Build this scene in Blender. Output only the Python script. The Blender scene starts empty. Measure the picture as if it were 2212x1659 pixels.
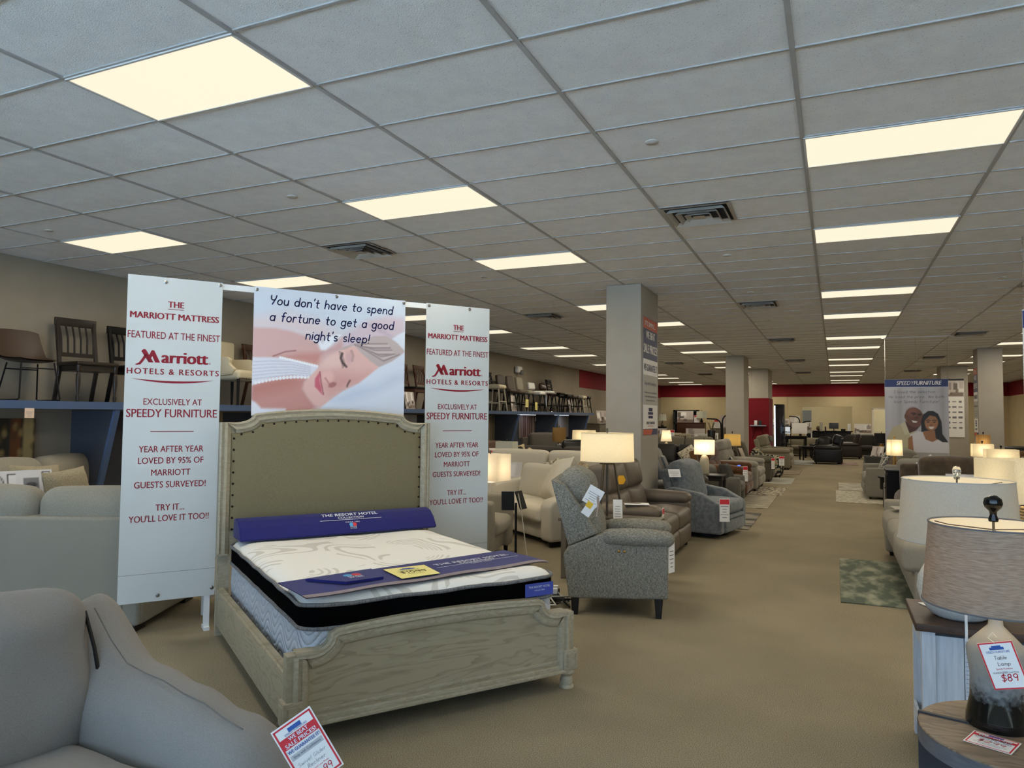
import bpy, bmesh, math, random
import numpy as np
from mathutils import Vector, Matrix, noise as mnoise

random.seed(7)
SC = bpy.context.scene
COL = SC.collection
PI = math.pi

def srgb(r, g, b):
    f = lambda c: c / 12.92 if c <= .04045 else ((c + .055) / 1.055) ** 2.4
    return (f(r / 255), f(g / 255), f(b / 255))

# ------------------------------------------------------------------ camera
CAM_H = 1.595
CEIL = 3.429
def make_camera():
    p, y, r = .04705, -.42064, .0088
    f = Vector((math.sin(y) * math.cos(p), math.cos(y) * math.cos(p), math.sin(p)))
    r0 = Vector((math.cos(y), -math.sin(y), 0)); u0 = r0.cross(f)
    rr = math.cos(r) * r0 + math.sin(r) * u0; uu = -math.sin(r) * r0 + math.cos(r) * u0
    cd = bpy.data.cameras.new('camera'); co = bpy.data.objects.new('camera', cd)
    cd.sensor_width = 36; cd.lens = 1558.83 / 2212 * 36; cd.clip_start = .05; cd.clip_end = 200
    M = Matrix((rr, uu, -f)).transposed().to_4x4(); M.translation = (0, 0, CAM_H)
    co.matrix_world = M; COL.objects.link(co); SC.camera = co
make_camera()

# ------------------------------------------------------------------ light and exposure
LIGHT_W = 23.0          # watts of each ceiling troffer
LAMP_W = 3.0            # watts of each table lamp
PANEL = 1.0            # radiance of a troffer's diffuser
SKY = 5.0
vs = SC.view_settings
vs.view_transform = 'Standard'; vs.look = 'None'; vs.gamma = 1; vs.use_curve_mapping = False
vs.exposure = 0.0
w = bpy.data.worlds.new('daylight'); SC.world = w; w.use_nodes = True
bg = w.node_tree.nodes['Background']
bg.inputs[0].default_value = (.54, .72, 1.0, 1); bg.inputs[1].default_value = SKY
sl = bpy.data.lights.new('sun', 'SUN'); sl.energy = 60.0; sl.angle = .009; sl.color = (.54, .73, 1.0)      # high sun on the pavement outside the shop windows
so = bpy.data.objects.new('sun', sl); COL.objects.link(so); so.rotation_euler = (.40, .15, 0)
cy = SC.cycles
cy.max_bounces = 7; cy.diffuse_bounces = 4; cy.glossy_bounces = 3; cy.transmission_bounces = 5
cy.transparent_max_bounces = 6; cy.sample_clamp_indirect = 20.0; cy.caustics_reflective = False; cy.caustics_refractive = False
cy.use_denoising = True
cy.blur_glossy = 1.0

# ------------------------------------------------------------------ materials
MATS = {}
def mat(name, col, rough=.7, metal=0., col2=None, nscale=40., ndetail=3., mix=(.35, .65), stretch=None, bump=0., bscale=None,
        emit=None, estr=1., trans=0., sheen=0., coat=0., spec=.4, ior=1.45, glass=0., alpha=1.):
    if name in MATS: return MATS[name]
    m = bpy.data.materials.new(name); m.use_nodes = True
    nt = m.node_tree; N = nt.nodes; L = nt.links; b = N['Principled BSDF']
    b.inputs['Base Color'].default_value = (*col, 1); b.inputs['Roughness'].default_value = rough
    b.inputs['Metallic'].default_value = metal; b.inputs['IOR'].default_value = ior
    b.inputs['Specular IOR Level'].default_value = spec
    b.inputs['Transmission Weight'].default_value = glass
    b.inputs['Sheen Weight'].default_value = sheen; b.inputs['Coat Weight'].default_value = coat
    b.inputs['Alpha'].default_value = alpha
    if emit is not None:
        b.inputs['Emission Color'].default_value = (*emit, 1); b.inputs['Emission Strength'].default_value = estr
    if col2 is not None or bump:
        tc = N.new('ShaderNodeTexCoord'); mp = N.new('ShaderNodeMapping'); L.new(tc.outputs['Object'], mp.inputs[0])
        if stretch: mp.inputs['Scale'].default_value = stretch
        nz = N.new('ShaderNodeTexNoise'); nz.inputs['Scale'].default_value = nscale; nz.inputs['Detail'].default_value = ndetail
        L.new(mp.outputs[0], nz.inputs['Vector'])
        if col2 is not None:
            cr = N.new('ShaderNodeValToRGB'); cr.color_ramp.elements[0].position = mix[0]; cr.color_ramp.elements[1].position = mix[1]
            cr.color_ramp.elements[0].color = (*col, 1); cr.color_ramp.elements[1].color = (*col2, 1)
            L.new(nz.outputs[0], cr.inputs[0]); L.new(cr.outputs[0], b.inputs['Base Color'])
        if bump:
            nb = nz
            if bscale:
                nb = N.new('ShaderNodeTexNoise'); nb.inputs['Scale'].default_value = bscale; L.new(mp.outputs[0], nb.inputs['Vector'])
            bp = N.new('ShaderNodeBump'); bp.inputs['Strength'].default_value = min(1, bump); bp.inputs['Distance'].default_value = .004 * max(1, bump)
            L.new(nb.outputs[0], bp.inputs['Height']); L.new(bp.outputs[0], b.inputs['Normal'])
    if trans:
        tr = N.new('ShaderNodeBsdfTranslucent'); mx = N.new('ShaderNodeMixShader'); mx.inputs[0].default_value = trans
        src = b.inputs['Base Color'].links[0].from_socket if b.inputs['Base Color'].links else None
        if src: L.new(src, tr.inputs[0])
        else: tr.inputs[0].default_value = (*col, 1)
        L.new(b.outputs[0], mx.inputs[1]); L.new(tr.outputs[0], mx.inputs[2]); L.new(mx.outputs[0], N['Material Output'].inputs[0])
    MATS[name] = m
    return m

def mat_print(name='printed_card', rough=.45):
    if name in MATS: return MATS[name]
    m = bpy.data.materials.new(name); m.use_nodes = True; N = m.node_tree.nodes
    a = N.new('ShaderNodeVertexColor'); a.layer_name = 'Col'
    m.node_tree.links.new(a.outputs[0], N['Principled BSDF'].inputs['Base Color']); N['Principled BSDF'].inputs['Roughness'].default_value = rough
    MATS[name] = m; return m

def nodes_of(m):
    return m.node_tree.nodes, m.node_tree.links, m.node_tree.nodes['Principled BSDF']

# ------------------------------------------------------------------ mesh builder
class MB:
    def __init__(s, T=None):
        s.v = []; s.f = []; s.T = T or Matrix()
    def add(s, vs, fs, T=None):
        o = len(s.v); M = s.T if T is None else s.T @ T
        s.v += [tuple(M @ Vector(p)) for p in vs]; s.f += [tuple(i + o for i in f) for f in fs]; return s
    def box(s, c, d, T=None, r=0., n=2):
        if r > 0: return s.rbox(c, d, r, n, T=T)
        x, y, z = c; a, b, e = d[0] / 2, d[1] / 2, d[2] / 2
        vs = [(x + i * a, y + j * b, z + k * e) for i in (-1, 1) for j in (-1, 1) for k in (-1, 1)]
        return s.add(vs, [(0, 1, 3, 2), (4, 6, 7, 5), (0, 4, 5, 1), (2, 3, 7, 6), (0, 2, 6, 4), (1, 5, 7, 3)], T)
    def rbox(s, c, d, r, n=3, m=1, bulge=(0, 0, 0), T=None, wr=0., wf=3., seed=0, pinch=0.):
        h = [q / 2 for q in d]; r = min([r] + [q * .999 for q in h])
        ax = []
        for q in h:
            lo = [-q + r * (1 - math.cos(PI / 2 * i / n)) if False else -q + r * i / n for i in range(n)]
            mid = [-(q - r) + 2 * (q - r) * i / m for i in range(m + 1)]
            ax.append(lo + mid + [-t for t in reversed(lo)])
        K = [len(a) for a in ax]; idx = {}; vs = []; fs = []
        def vid(i, j, k):
            key = (i, j, k)
            if key in idx: return idx[key]
            p = [ax[0][i], ax[1][j], ax[2][k]]
            inn = [max(-(h[t] - r), min(h[t] - r, p[t])) for t in range(3)]
            dv = Vector([p[t] - inn[t] for t in range(3)])
            if dv.length > 1e-9: dv = dv.normalized() * r
            q = Vector(inn) + dv
            u = [max(-1, min(1, q[t] / h[t])) for t in range(3)]
            o = [0, 0, 0]
            for t in range(3):
                if bulge[t]:
                    a, b = (t + 1) % 3, (t + 2) % 3
                    o[t] = bulge[t] * u[t] * (1 - u[a] ** 2) * (1 - u[b] ** 2)
            q = q + Vector(o)
            if pinch:
                f = 1 - pinch * (1 - u[0] ** 2) if False else 1
            if wr:
                nn = mnoise.noise_vector(Vector(((q.x + c[0]) * wf + seed * 7.3, (q.y + c[1]) * wf, (q.z + c[2]) * wf)))
                q = q + nn * wr
            idx[key] = len(vs); vs.append((q.x + c[0], q.y + c[1], q.z + c[2])); return idx[key]
        for t, (a, b) in enumerate(((1, 2), (2, 0), (0, 1))):
            for e in (0, K[t] - 1):
                for i in range(K[a] - 1):
                    for j in range(K[b] - 1):
                        def g(ii, jj):
                            q = [0, 0, 0]; q[t] = e; q[a] = ii; q[b] = jj; return vid(*q)
                        f = (g(i, j), g(i + 1, j), g(i + 1, j + 1), g(i, j + 1))
                        fs.append(f if e else f[::-1])
        return s.add(vs, fs, T)
    def pillow(s, w, hh, t, T=None, n=12, wr=.0, seed=0, ear=.06):
        vs = []; fs = []
        for sd in (1, -1):
            for i in range(n + 1):
                for j in range(n + 1):
                    u = -1 + 2 * i / n; v = -1 + 2 * j / n
                    e = 1 - ear * ((1 - u * u) * abs(v) ** 3)
                    e2 = 1 - ear * ((1 - v * v) * abs(u) ** 3)
                    z = sd * t / 2 * (max(0, (1 - u ** 4) * (1 - v ** 4))) ** .55
                    p = Vector((u * w / 2 * e2, v * hh / 2 * e, z))
                    if wr: p += mnoise.noise_vector(p * 6 + Vector((seed * 3.1, 0, 0))) * wr
                    vs.append(tuple(p))
        q = (n + 1) ** 2
        for sd in (0, 1):
            for i in range(n):
                for j in range(n):
                    a = sd * q + i * (n + 1) + j; f = (a, a + n + 1, a + n + 2, a + 1)
                    fs.append(f if sd == 0 else f[::-1])
        return s.add(vs, fs, T)
    def lathe(s, prof, c=(0, 0, 0), n=24, T=None, sx=1., sy=1., cap=True):
        vs = []; fs = []
        for r, z in prof:
            for k in range(n):
                a = 2 * PI * k / n; vs.append((c[0] + r * math.cos(a) * sx, c[1] + r * math.sin(a) * sy, c[2] + z))
        for i in range(len(prof) - 1):
            for k in range(n):
                k2 = (k + 1) % n; fs.append((i * n + k, i * n + k2, (i + 1) * n + k2, (i + 1) * n + k))
        if cap:
            if prof[0][0] > 1e-6: fs.append(tuple(range(n))[::-1])
            if prof[-1][0] > 1e-6: fs.append(tuple((len(prof) - 1) * n + k for k in range(n)))
        return s.add(vs, fs, T)
    def cyl(s, p0, p1, r0, r1=None, n=12, T=None):
        r1 = r0 if r1 is None else r1
        return s.tube([p0, p1], [r0, r1], n, T)
    def tube(s, pts, r, n=8, T=None, closed=False):
        P = [Vector(p) for p in pts]; k = len(P); R = r if isinstance(r, (list, tuple)) else [r] * k
        vs = []; fs = []; up = None
        for i in range(k):
            if closed: t = P[(i + 1) % k] - P[i - 1]
            else: t = P[min(i + 1, k - 1)] - P[max(i - 1, 0)]
            t.normalize()
            if up is None: up = Vector((0, 0, 1)) if abs(t.z) < .9 else Vector((1, 0, 0))
            a = t.cross(up); a.normalize(); b = a.cross(t); up = b
            for j in range(n):
                g = 2 * PI * j / n; vs.append(tuple(P[i] + (a * math.cos(g) + b * math.sin(g)) * R[i]))
        m = k if closed else k - 1
        for i in range(m):
            for j in range(n):
                j2 = (j + 1) % n; i2 = (i + 1) % k; fs.append((i * n + j, i * n + j2, i2 * n + j2, i2 * n + j))
        if not closed: fs += [tuple(range(n))[::-1], tuple((k - 1) * n + j for j in range(n))]
        return s.add(vs, fs, T)
    def prism(s, poly, t0, t1, axis='y', T=None, bevel=0., seg=2):
        # polygon in the plane across `axis` (y: (x,z), x: (y,z), z: (x,y)) drawn out from t0 to t1
        def pt(a, b, t): return {'y': (a, t, b), 'x': (t, a, b), 'z': (a, b, t)}[axis]
        n = len(poly); vs = [pt(a, b, t0) for a, b in poly] + [pt(a, b, t1) for a, b in poly]
        fs = [tuple(range(n))[::-1], tuple(range(n, 2 * n))] + [(i, (i + 1) % n, n + (i + 1) % n, n + i) for i in range(n)]
        if bevel:
            bm = bmesh.new(); bv = [bm.verts.new(v) for v in vs]
            for f in fs: bm.faces.new([bv[i] for i in f])
            bmesh.ops.recalc_face_normals(bm, faces=bm.faces)
            bmesh.ops.bevel(bm, geom=list(bm.edges), offset=bevel, segments=seg, profile=.6, affect='EDGES', clamp_overlap=True)
            bm.verts.index_update(); vs = [tuple(v.co) for v in bm.verts]; fs = [tuple(v.index for v in f.verts) for f in bm.faces]; bm.free()
        return s.add(vs, fs, T)
    def ball(s, c, r, n=12, T=None, sz=1.):
        k = max(6, n // 2 + 2); pr = [(r * math.sin(PI * i / k), -r * math.cos(PI * i / k) * sz) for i in range(k + 1)]
        pr[0] = (1e-5, pr[0][1]); pr[-1] = (1e-5, pr[-1][1])
        return s.lathe(pr, c, n, T)
    def sheet(s, fn, nu, nv, T=None):
        vs = [fn(i / nu, j / nv) for i in range(nu + 1) for j in range(nv + 1)]
        fs = [(i * (nv + 1) + j, (i + 1) * (nv + 1) + j, (i + 1) * (nv + 1) + j + 1, i * (nv + 1) + j + 1) for i in range(nu) for j in range(nv)]
        return s.add(vs, fs, T)
    def build(s, name, m, parent=None, sharp=38, label=None, fix=True):
        me = bpy.data.meshes.new(name); me.from_pydata(s.v, [], s.f)
        if fix:
            bm = bmesh.new(); bm.from_mesh(me); bmesh.ops.recalc_face_normals(bm, faces=bm.faces); bm.to_mesh(me); bm.free()
        if sharp:
            me.polygons.foreach_set('use_smooth', [True] * len(me.polygons)); me.set_sharp_from_angle(angle=math.radians(sharp))
        me.materials.append(m if isinstance(m, bpy.types.Material) else MATS[m])
        o = bpy.data.objects.new(name, me); COL.objects.link(o)
        if parent is not None: o.parent = parent
        if label: o['label'] = label
        return o

def TR(x=0, y=0, z=0): return Matrix.Translation((x, y, z))
def RZ(a): return Matrix.Rotation(a, 4, 'Z')
def RX(a): return Matrix.Rotation(a, 4, 'X')
def RY(a): return Matrix.Rotation(a, 4, 'Y')
def frame(o, ux, uy):
    ux = Vector(ux).normalized(); uy = Vector(uy); uy = (uy - ux * uy.dot(ux)).normalized(); uz = ux.cross(uy)
    M = Matrix((ux, uy, uz)).transposed().to_4x4(); M.translation = o; return M

def tag(o, label, cat, group=None, kind=None):
    o['label'] = label; o['category'] = cat
    if group: o['group'] = group
    if kind: o['kind'] = kind
    return o
def thing(name, label, cat, loc=(0, 0, 0), rz=0., group=None):
    o = bpy.data.objects.new(name, None); COL.objects.link(o); o.empty_display_size = .1
    o.location = loc; o.rotation_euler = (0, 0, rz)
    return tag(o, label, cat, group)
def place(o, loc, rz=0.):
    o.location = loc; o.rotation_euler = (0, 0, rz); return o
def struct(o):
    o['kind'] = 'structure'; return o
def dup(root, loc, rz=0., label=None, group=None):
    def cp(o, p):
        c = o.copy(); COL.objects.link(c)
        if p is not None: c.parent = p
        for ch in list(o.children): cp(ch, c)
        return c
    kids = None
    r = cp(root, None); r.location = loc; r.rotation_euler = (0, 0, rz)
    if label: r['label'] = label
    if group: r['group'] = group
    return r

# ------------------------------------------------------------------ lettering
_TX = {}
def glyphs(s, bold=0., shear=0., space=1.):
    key = (s, bold, shear, space)
    if key in _TX: return _TX[key]
    cu = bpy.data.curves.new('lettering', 'FONT'); cu.body = s; cu.size = 1; cu.shear = shear; cu.offset = bold; cu.resolution_u = 3
    cu.space_character = space; cu.align_x = 'LEFT'
    ob = bpy.data.objects.new('lettering', cu); COL.objects.link(ob)
    dg = bpy.context.evaluated_depsgraph_get(); me = bpy.data.meshes.new_from_object(ob.evaluated_get(dg))
    vs = [tuple(v.co) for v in me.vertices]; fs = [tuple(p.vertices) for p in me.polygons]
    bpy.data.objects.remove(ob); bpy.data.curves.remove(cu); bpy.data.meshes.remove(me)
    if not vs: vs = [(0, 0, 0)]
    xs = [v[0] for v in vs]; ys = [v[1] for v in vs]
    _TX[key] = (vs, fs, min(xs), max(xs), min(ys), max(ys)); return _TX[key]
def text(mb, s, cx, y, width=None, cap=None, T=None, z=.001, bold=0., shear=0., space=1., align='c'):
    """one line: centred on cx, baseline at y, cap height `cap`, squeezed to `width`"""
    vs, fs, x0, x1, y0, y1 = glyphs(s, 0., shear, space)
    caph = .70
    ky = (cap or .1) / caph
    kx = ky if width is None else width / max(1e-6, x1 - x0)
    if cap is None: ky = kx
    off = {'c': -(x0 + x1) / 2, 'l': -x0, 'r': -x1}[align]
    for k, d in enumerate((0,) if not bold else (0, -bold * 1.3, bold * 1.3)):     # heavier strokes: the outline laid down again either side, a hair apart
        mb.add([((v[0] + off + d) * kx + cx, v[1] * ky + y, z + .0004 * k) for v in vs], fs, T)

def _arc(cx, cy, rx, ry, a0, a1, n=9):
    return [(cx + rx * math.cos(math.radians(a0 + (a1 - a0) * i / n)), cy + ry * math.sin(math.radians(a0 + (a1 - a0) * i / n))) for i in range(n + 1)]
_O = _arc(.24, .25, .24, .25, 0, 360, 14)
HAND = {
 'a': (.5, [_O, [(.48, .5), (.48, 0)]]), 'o': (.5, [_O]), 'd': (.5, [_O, [(.48, .86), (.48, 0)]]), 'b': (.5, [_O, [(0, .86), (0, 0)]]),
 'p': (.5, [_O, [(0, .5), (0, -.32)]]), 'g': (.5, [_O, [(.48, .5), (.48, -.12)] + _arc(.25, -.12, .23, .18, 0, -160)]),
 'c': (.44, [_arc(.24, .25, .24, .25, 50, 310)]), 'e': (.5, [[(.02, .28), (.48, .28)] + _arc(.24, .25, .24, .25, 8, 315)]),
 'n': (.46, [[(0, .5), (0, 0)], _arc(.22, .27, .22, .23, 180, 0) + [(.44, 0)]]), 'h': (.46, [[(0, .86), (0, 0)], _arc(.22, .27, .22, .23, 180, 0) + [(.44, 0)]]),
 'm': (.7, [[(0, .5), (0, 0)], _arc(.17, .3, .17, .2, 180, 0) + [(.34, 0)], _arc(.51, .3, .17, .2, 180, 0) + [(.68, 0)]]),
 'u': (.46, [[(0, .5)] + _arc(.22, .22, .22, .22, 180, 360), [(.44, .5), (.44, 0)]]), 'v': (.44, [[(0, .5), (.22, 0), (.44, .5)]]),
 'w': (.66, [[(0, .5), (.17, 0), (.33, .4), (.49, 0), (.66, .5)]]), 'y': (.44, [[(0, .5), (.22, .02)], [(.44, .5), (.22, .02), (.06, -.3)]]),
 's': (.38, [_arc(.19, .37, .17, .13, 40, 270, 8) + _arc(.19, .12, .18, .12, 90, -140, 8)]), 't': (.36, [[(.15, .78), (.15, .12)] + _arc(.27, .12, .12, .12, 180, 290, 5), [(0, .5), (.34, .5)]]),
 'f': (.36, [_arc(.28, .7, .14, .16, 40, 180, 6) + [(.14, 0)], [(0, .5), (.32, .5)]]), 'r': (.34, [[(0, .5), (0, 0)], _arc(.18, .3, .18, .2, 180, 50, 6)]),
 'i': (.06, [[(.03, .5), (.03, 0)], [(.03, .7), (.03, .72)]]), 'l': (.06, [[(.03, .86), (.03, 0)]]), 'k': (.4, [[(0, .86), (0, 0)], [(.36, .5), (0, .2), (.38, 0)]]),
 'Y': (.56, [[(0, .86)] + _arc(.25, .66, .25, .24, 180, 350), [(.54, .88), (.5, .6), (.22, 0)]]), 'I': (.3, [[(.15, .86), (.15, 0)], [(0, .86), (.3, .86)], [(0, 0), (.3, 0)]]),
 'H': (.5, [[(0, .86), (0, 0)], [(.48, .86), (.48, 0)], [(0, .43), (.48, .43)]]), 'W': (.8, [[(0, .86), (.2, 0), (.4, .7), (.6, 0), (.8, .86)]]),
 'S': (.48, [_arc(.24, .64, .22, .22, 30, 270, 9) + _arc(.24, .21, .24, .21, 90, -150, 9)]), 'F': (.44, [[(.44, .86), (0, .86), (0, 0)], [(0, .45), (.36, .45)]]),
 'T': (.56, [[(0, .86), (.56, .86)], [(.28, .86), (.28, 0)]]), 'L': (.44, [[(0, .86), (0, 0), (.44, 0)]]), 'G': (.56, [_arc(.28, .43, .28, .43, 50, 350) + [(.3, .38)]]),
 'R': (.5, [[(0, 0), (0, .86)] + _arc(.24, .65, .22, .21, 90, -90) + [(0, .44)], [(.2, .44), (.48, 0)]]), 'z': (.4, [[(0, .5), (.4, .5), (0, 0), (.4, 0)]]),
 '0': (.48, [_arc(.24, .43, .24, .43, 90, 450, 14)]), '1': (.2, [[(0, .7), (.16, .86), (.16, 0)]]), '2': (.5, [_arc(.24, .62, .23, .24, 160, -40, 9) + [(0, 0), (.5, 0)]]),
 '3': (.46, [_arc(.2, .64, .22, .22, 140, -80, 8) + _arc(.2, .22, .24, .22, 80, -140, 8)]), '4': (.5, [[(.36, 0), (.36, .86), (0, .28), (.5, .28)]]), '7': (.46, [[(0, .86), (.46, .86), (.16, 0)]]),
 '8': (.46, [_arc(.22, .65, .18, .2, 0, 360, 12), _arc(.22, .22, .22, .23, 0, 360, 12)]), '9': (.46, [_arc(.22, .62, .22, .23, 0, 360, 12), [(.44, .62), (.38, 0)]]),
 '$': (.46, [_arc(.23, .6, .22, .18, 30, 270, 9) + _arc(.23, .22, .22, .2, 90, -150, 9), [(.23, .95), (.23, -.1)]]),
 '!': (.08, [[(.05, .86), (.03, .25)], [(.03, 0), (.03, .02)]]), "'": (.08, [[(.06, .9), (.03, .72)]]), '.': (.08, [[(.03, 0), (.03, .02)]]), '-': (.3, [[(0, .3), (.28, .3)]]), ' ': (.3, [])}
def hand(mb, s, cx, y, width, xk=1., stroke=.07, shear=.18, T=None, z=.001):
    """one line of hand lettering `width` wide, round ended strokes; xk = height relative to width scale"""
    x = 0; st = []
    for ch in s:
        wd, ps = HAND.get(ch, HAND[' '])
        for p in ps: st.append([(x + a + shear * b, b) for a, b in p])
        x += wd + .2
    x -= .2; k = width / x; ky = k * xk; r = stroke * k / 2 * (1 + xk) / 2
    for p in st:
        q = [(cx - width / 2 + a * k, y + b * ky) for a, b in p]
        for i, (a, b) in enumerate(q):
            ring = [(a + r * math.cos(PI * j / 3), b + r * math.sin(PI * j / 3), z) for j in range(6)]
            mb.add(ring, [tuple(range(6))], T)
            if i:
                c, d = q[i - 1]; dx, dy = a - c, b - d; l = math.hypot(dx, dy) or 1; nx, ny = -dy / l * r, dx / l * r
                mb.add([(c + nx, d + ny, z), (c - nx, d - ny, z), (a - nx, b - ny, z), (a + nx, b + ny, z)], [(0, 1, 2, 3)], T)

# ------------------------------------------------------------------ printed pictures (colour per vertex of a fine grid)
def S3(c): return np.array(srgb(*c))
class Paint:
    def __init__(s, nx, ny, base, W=1., H=1.):
        s.nx, s.ny = nx, ny
        s.X, s.Y = np.meshgrid(np.linspace(0, W, nx), np.linspace(0, H, ny), indexing='ij')
        s.C = np.zeros((nx, ny, 3)); s.C[:] = S3(base)
    def mixin(s, a, col):
        c = S3(col) if isinstance(col, tuple) else col
        s.C = s.C * (1 - a[..., None]) + c * a[..., None]
    def rect(s, x0, y0, x1, y1, col, soft=.002, a=1.):
        d = np.minimum(np.minimum(s.X - x0, x1 - s.X), np.minimum(s.Y - y0, y1 - s.Y))
        s.mixin(a * np.clip(d / soft + .5, 0, 1), col)
    def ell(s, cx, cy, rx, ry, col, soft=.15, rot=0., a=1.):
        dx, dy = s.X - cx, s.Y - cy; c, q = math.cos(rot), math.sin(rot)
        u = (dx * c + dy * q) / rx; v = (-dx * q + dy * c) / ry
        s.mixin(a * np.clip((1 - np.sqrt(u * u + v * v)) / soft + .5, 0, 1), col)
    def poly(s, pts, col, soft=.01, a=1.):
        P = np.array(pts, float); ins = np.zeros(s.X.shape, bool); dm = np.full(s.X.shape, 1e9); n = len(P)
        for i in range(n):
            x0, y0 = P[i]; x1, y1 = P[(i + 1) % n]
            dx, dy = x1 - x0, y1 - y0; L = dx * dx + dy * dy + 1e-12
            t = np.clip(((s.X - x0) * dx + (s.Y - y0) * dy) / L, 0, 1)
            dm = np.minimum(dm, np.hypot(s.X - x0 - t * dx, s.Y - y0 - t * dy))
            if abs(y1 - y0) > 1e-12:
                cr = ((y0 > s.Y) != (y1 > s.Y)) & (s.X < (x1 - x0) * (s.Y - y0) / (y1 - y0) + x0); ins ^= cr
        sd = np.where(ins, dm, -dm); s.mixin(a * np.clip(sd / soft + .5, 0, 1), col)
    def line(s, pts, wd, col, a=1.):
        dm = np.full(s.X.shape, 1e9)
        for (x0, y0), (x1, y1) in zip(pts, pts[1:]):
            dx, dy = x1 - x0, y1 - y0; L = dx * dx + dy * dy + 1e-12
            t = np.clip(((s.X - x0) * dx + (s.Y - y0) * dy) / L, 0, 1)
            dm = np.minimum(dm, np.hypot(s.X - x0 - t * dx, s.Y - y0 - t * dy))
        s.mixin(a * np.clip(1.5 - dm / wd, 0, 1), col)
    def object(s, name, pos, parent=None, m=None):
        """pos(i,j arrays)-> xyz, or (W,H,T): a flat rectangle of that size centred on T's origin"""
        W, H, T = pos; M = T
        vs = []
        for i in range(s.nx):
            for j in range(s.ny):
                vs.append(tuple(M @ Vector((W * (i / (s.nx - 1) - .5), H * (j / (s.ny - 1) - .5), 0))))
        fs = [(i * s.ny + j, (i + 1) * s.ny + j, (i + 1) * s.ny + j + 1, i * s.ny + j + 1) for i in range(s.nx - 1) for j in range(s.ny - 1)]
        me = bpy.data.meshes.new(name); me.from_pydata(vs, [], fs)
        at = me.color_attributes.new('Col', 'FLOAT_COLOR', 'POINT')
        rgba = np.concatenate([s.C.reshape(-1, 3), np.ones((s.nx * s.ny, 1))], 1).astype(np.float32)
        at.data.foreach_set('color', rgba.ravel())
        me.materials.append(m or mat_print())
        o = bpy.data.objects.new(name, me); COL.objects.link(o)
        if parent is not None: o.parent = parent
        return o
def room_picture(seed, nx=22, ny=16, tone=0):
    """a photograph of a furnished room, reduced to soft blocks"""
    R = random.Random(seed); p = Paint(nx, ny, (196, 186, 180) if tone == 0 else (215, 210, 205))
    p.rect(0, 0, 1, R.uniform(.25, .4), (128, 112, 100), .05)
    for _ in range(3):
        x = R.uniform(0, .8); p.rect(x, .45, x + R.uniform(.08, .25), R.uniform(.75, .97), R.choice([(225, 222, 218), (150, 140, 135), (110, 100, 95), (240, 238, 235)]), .03)
    for _ in range(7):
        x = R.uniform(-.05, .85); y = R.uniform(.05, .4)
        p.rect(x, y, x + R.uniform(.08, .3), y + R.uniform(.06, .25), R.choice([(70, 62, 58), (50, 44, 42), (230, 226, 220), (120, 96, 78), (90, 84, 84), (205, 200, 196)]), .04)
    return p
# ================================================================== the shop's shell
XL, XR, YF, YB = -8.70, 7.30, -4.6, 39.4
WALL = mat('wall_paint', srgb(146, 136, 120), .85, col2=srgb(142, 132, 116), nscale=3, bump=.15, bscale=120)
BACKW = mat('back_wall_paint', srgb(192, 176, 140), .85, col2=srgb(188, 172, 136), nscale=3)
RED = mat('red_band_paint', srgb(122, 14, 28), .8, col2=srgb(116, 12, 26), nscale=3)
PILLAR = mat('pillar_paint', srgb(170, 163, 150), .85, col2=srgb(166, 159, 146), nscale=4, bump=.2, bscale=90)
def ceil_mat():
    m = mat('mineral_fibre_tile', srgb(232, 232, 231), .9, col2=srgb(225, 225, 225), nscale=8, bump=.5, bscale=160)
    N, L, b = nodes_of(m)
    tc = N.new('ShaderNodeTexCoord'); v = N.new('ShaderNodeTexVoronoi'); v.inputs['Scale'].default_value = 62; v.inputs['Randomness'].default_value = 1
    L.new(tc.outputs['Object'], v.inputs['Vector'])
    nz = N.new('ShaderNodeTexNoise'); nz.inputs['Scale'].default_value = 30; L.new(tc.outputs['Object'], nz.inputs['Vector'])
    mt = N.new('ShaderNodeMath'); mt.operation = 'MULTIPLY'; mt.inputs[1].default_value = .34; L.new(nz.outputs[0], mt.inputs[0])
    lt = N.new('ShaderNodeMath'); lt.operation = 'LESS_THAN'; L.new(v.outputs['Distance'], lt.inputs[0]); L.new(mt.outputs[0], lt.inputs[1])
    mx = N.new('ShaderNodeMix'); mx.data_type = 'RGBA'; src = b.inputs['Base Color'].links[0].from_socket
    fac = N.new('ShaderNodeMath'); fac.operation = 'MULTIPLY'; fac.inputs[1].default_value = .35; L.new(lt.outputs[0], fac.inputs[0])
    L.new(fac.outputs[0], mx.inputs[0]); L.new(src, mx.inputs[6]); mx.inputs[7].default_value = (*srgb(120, 120, 122), 1)
    L.new(mx.outputs[2], b.inputs['Base Color']); return m
CEILM = ceil_mat()
GRID = mat('ceiling_tee_metal', srgb(168, 166, 163), .5)
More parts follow.
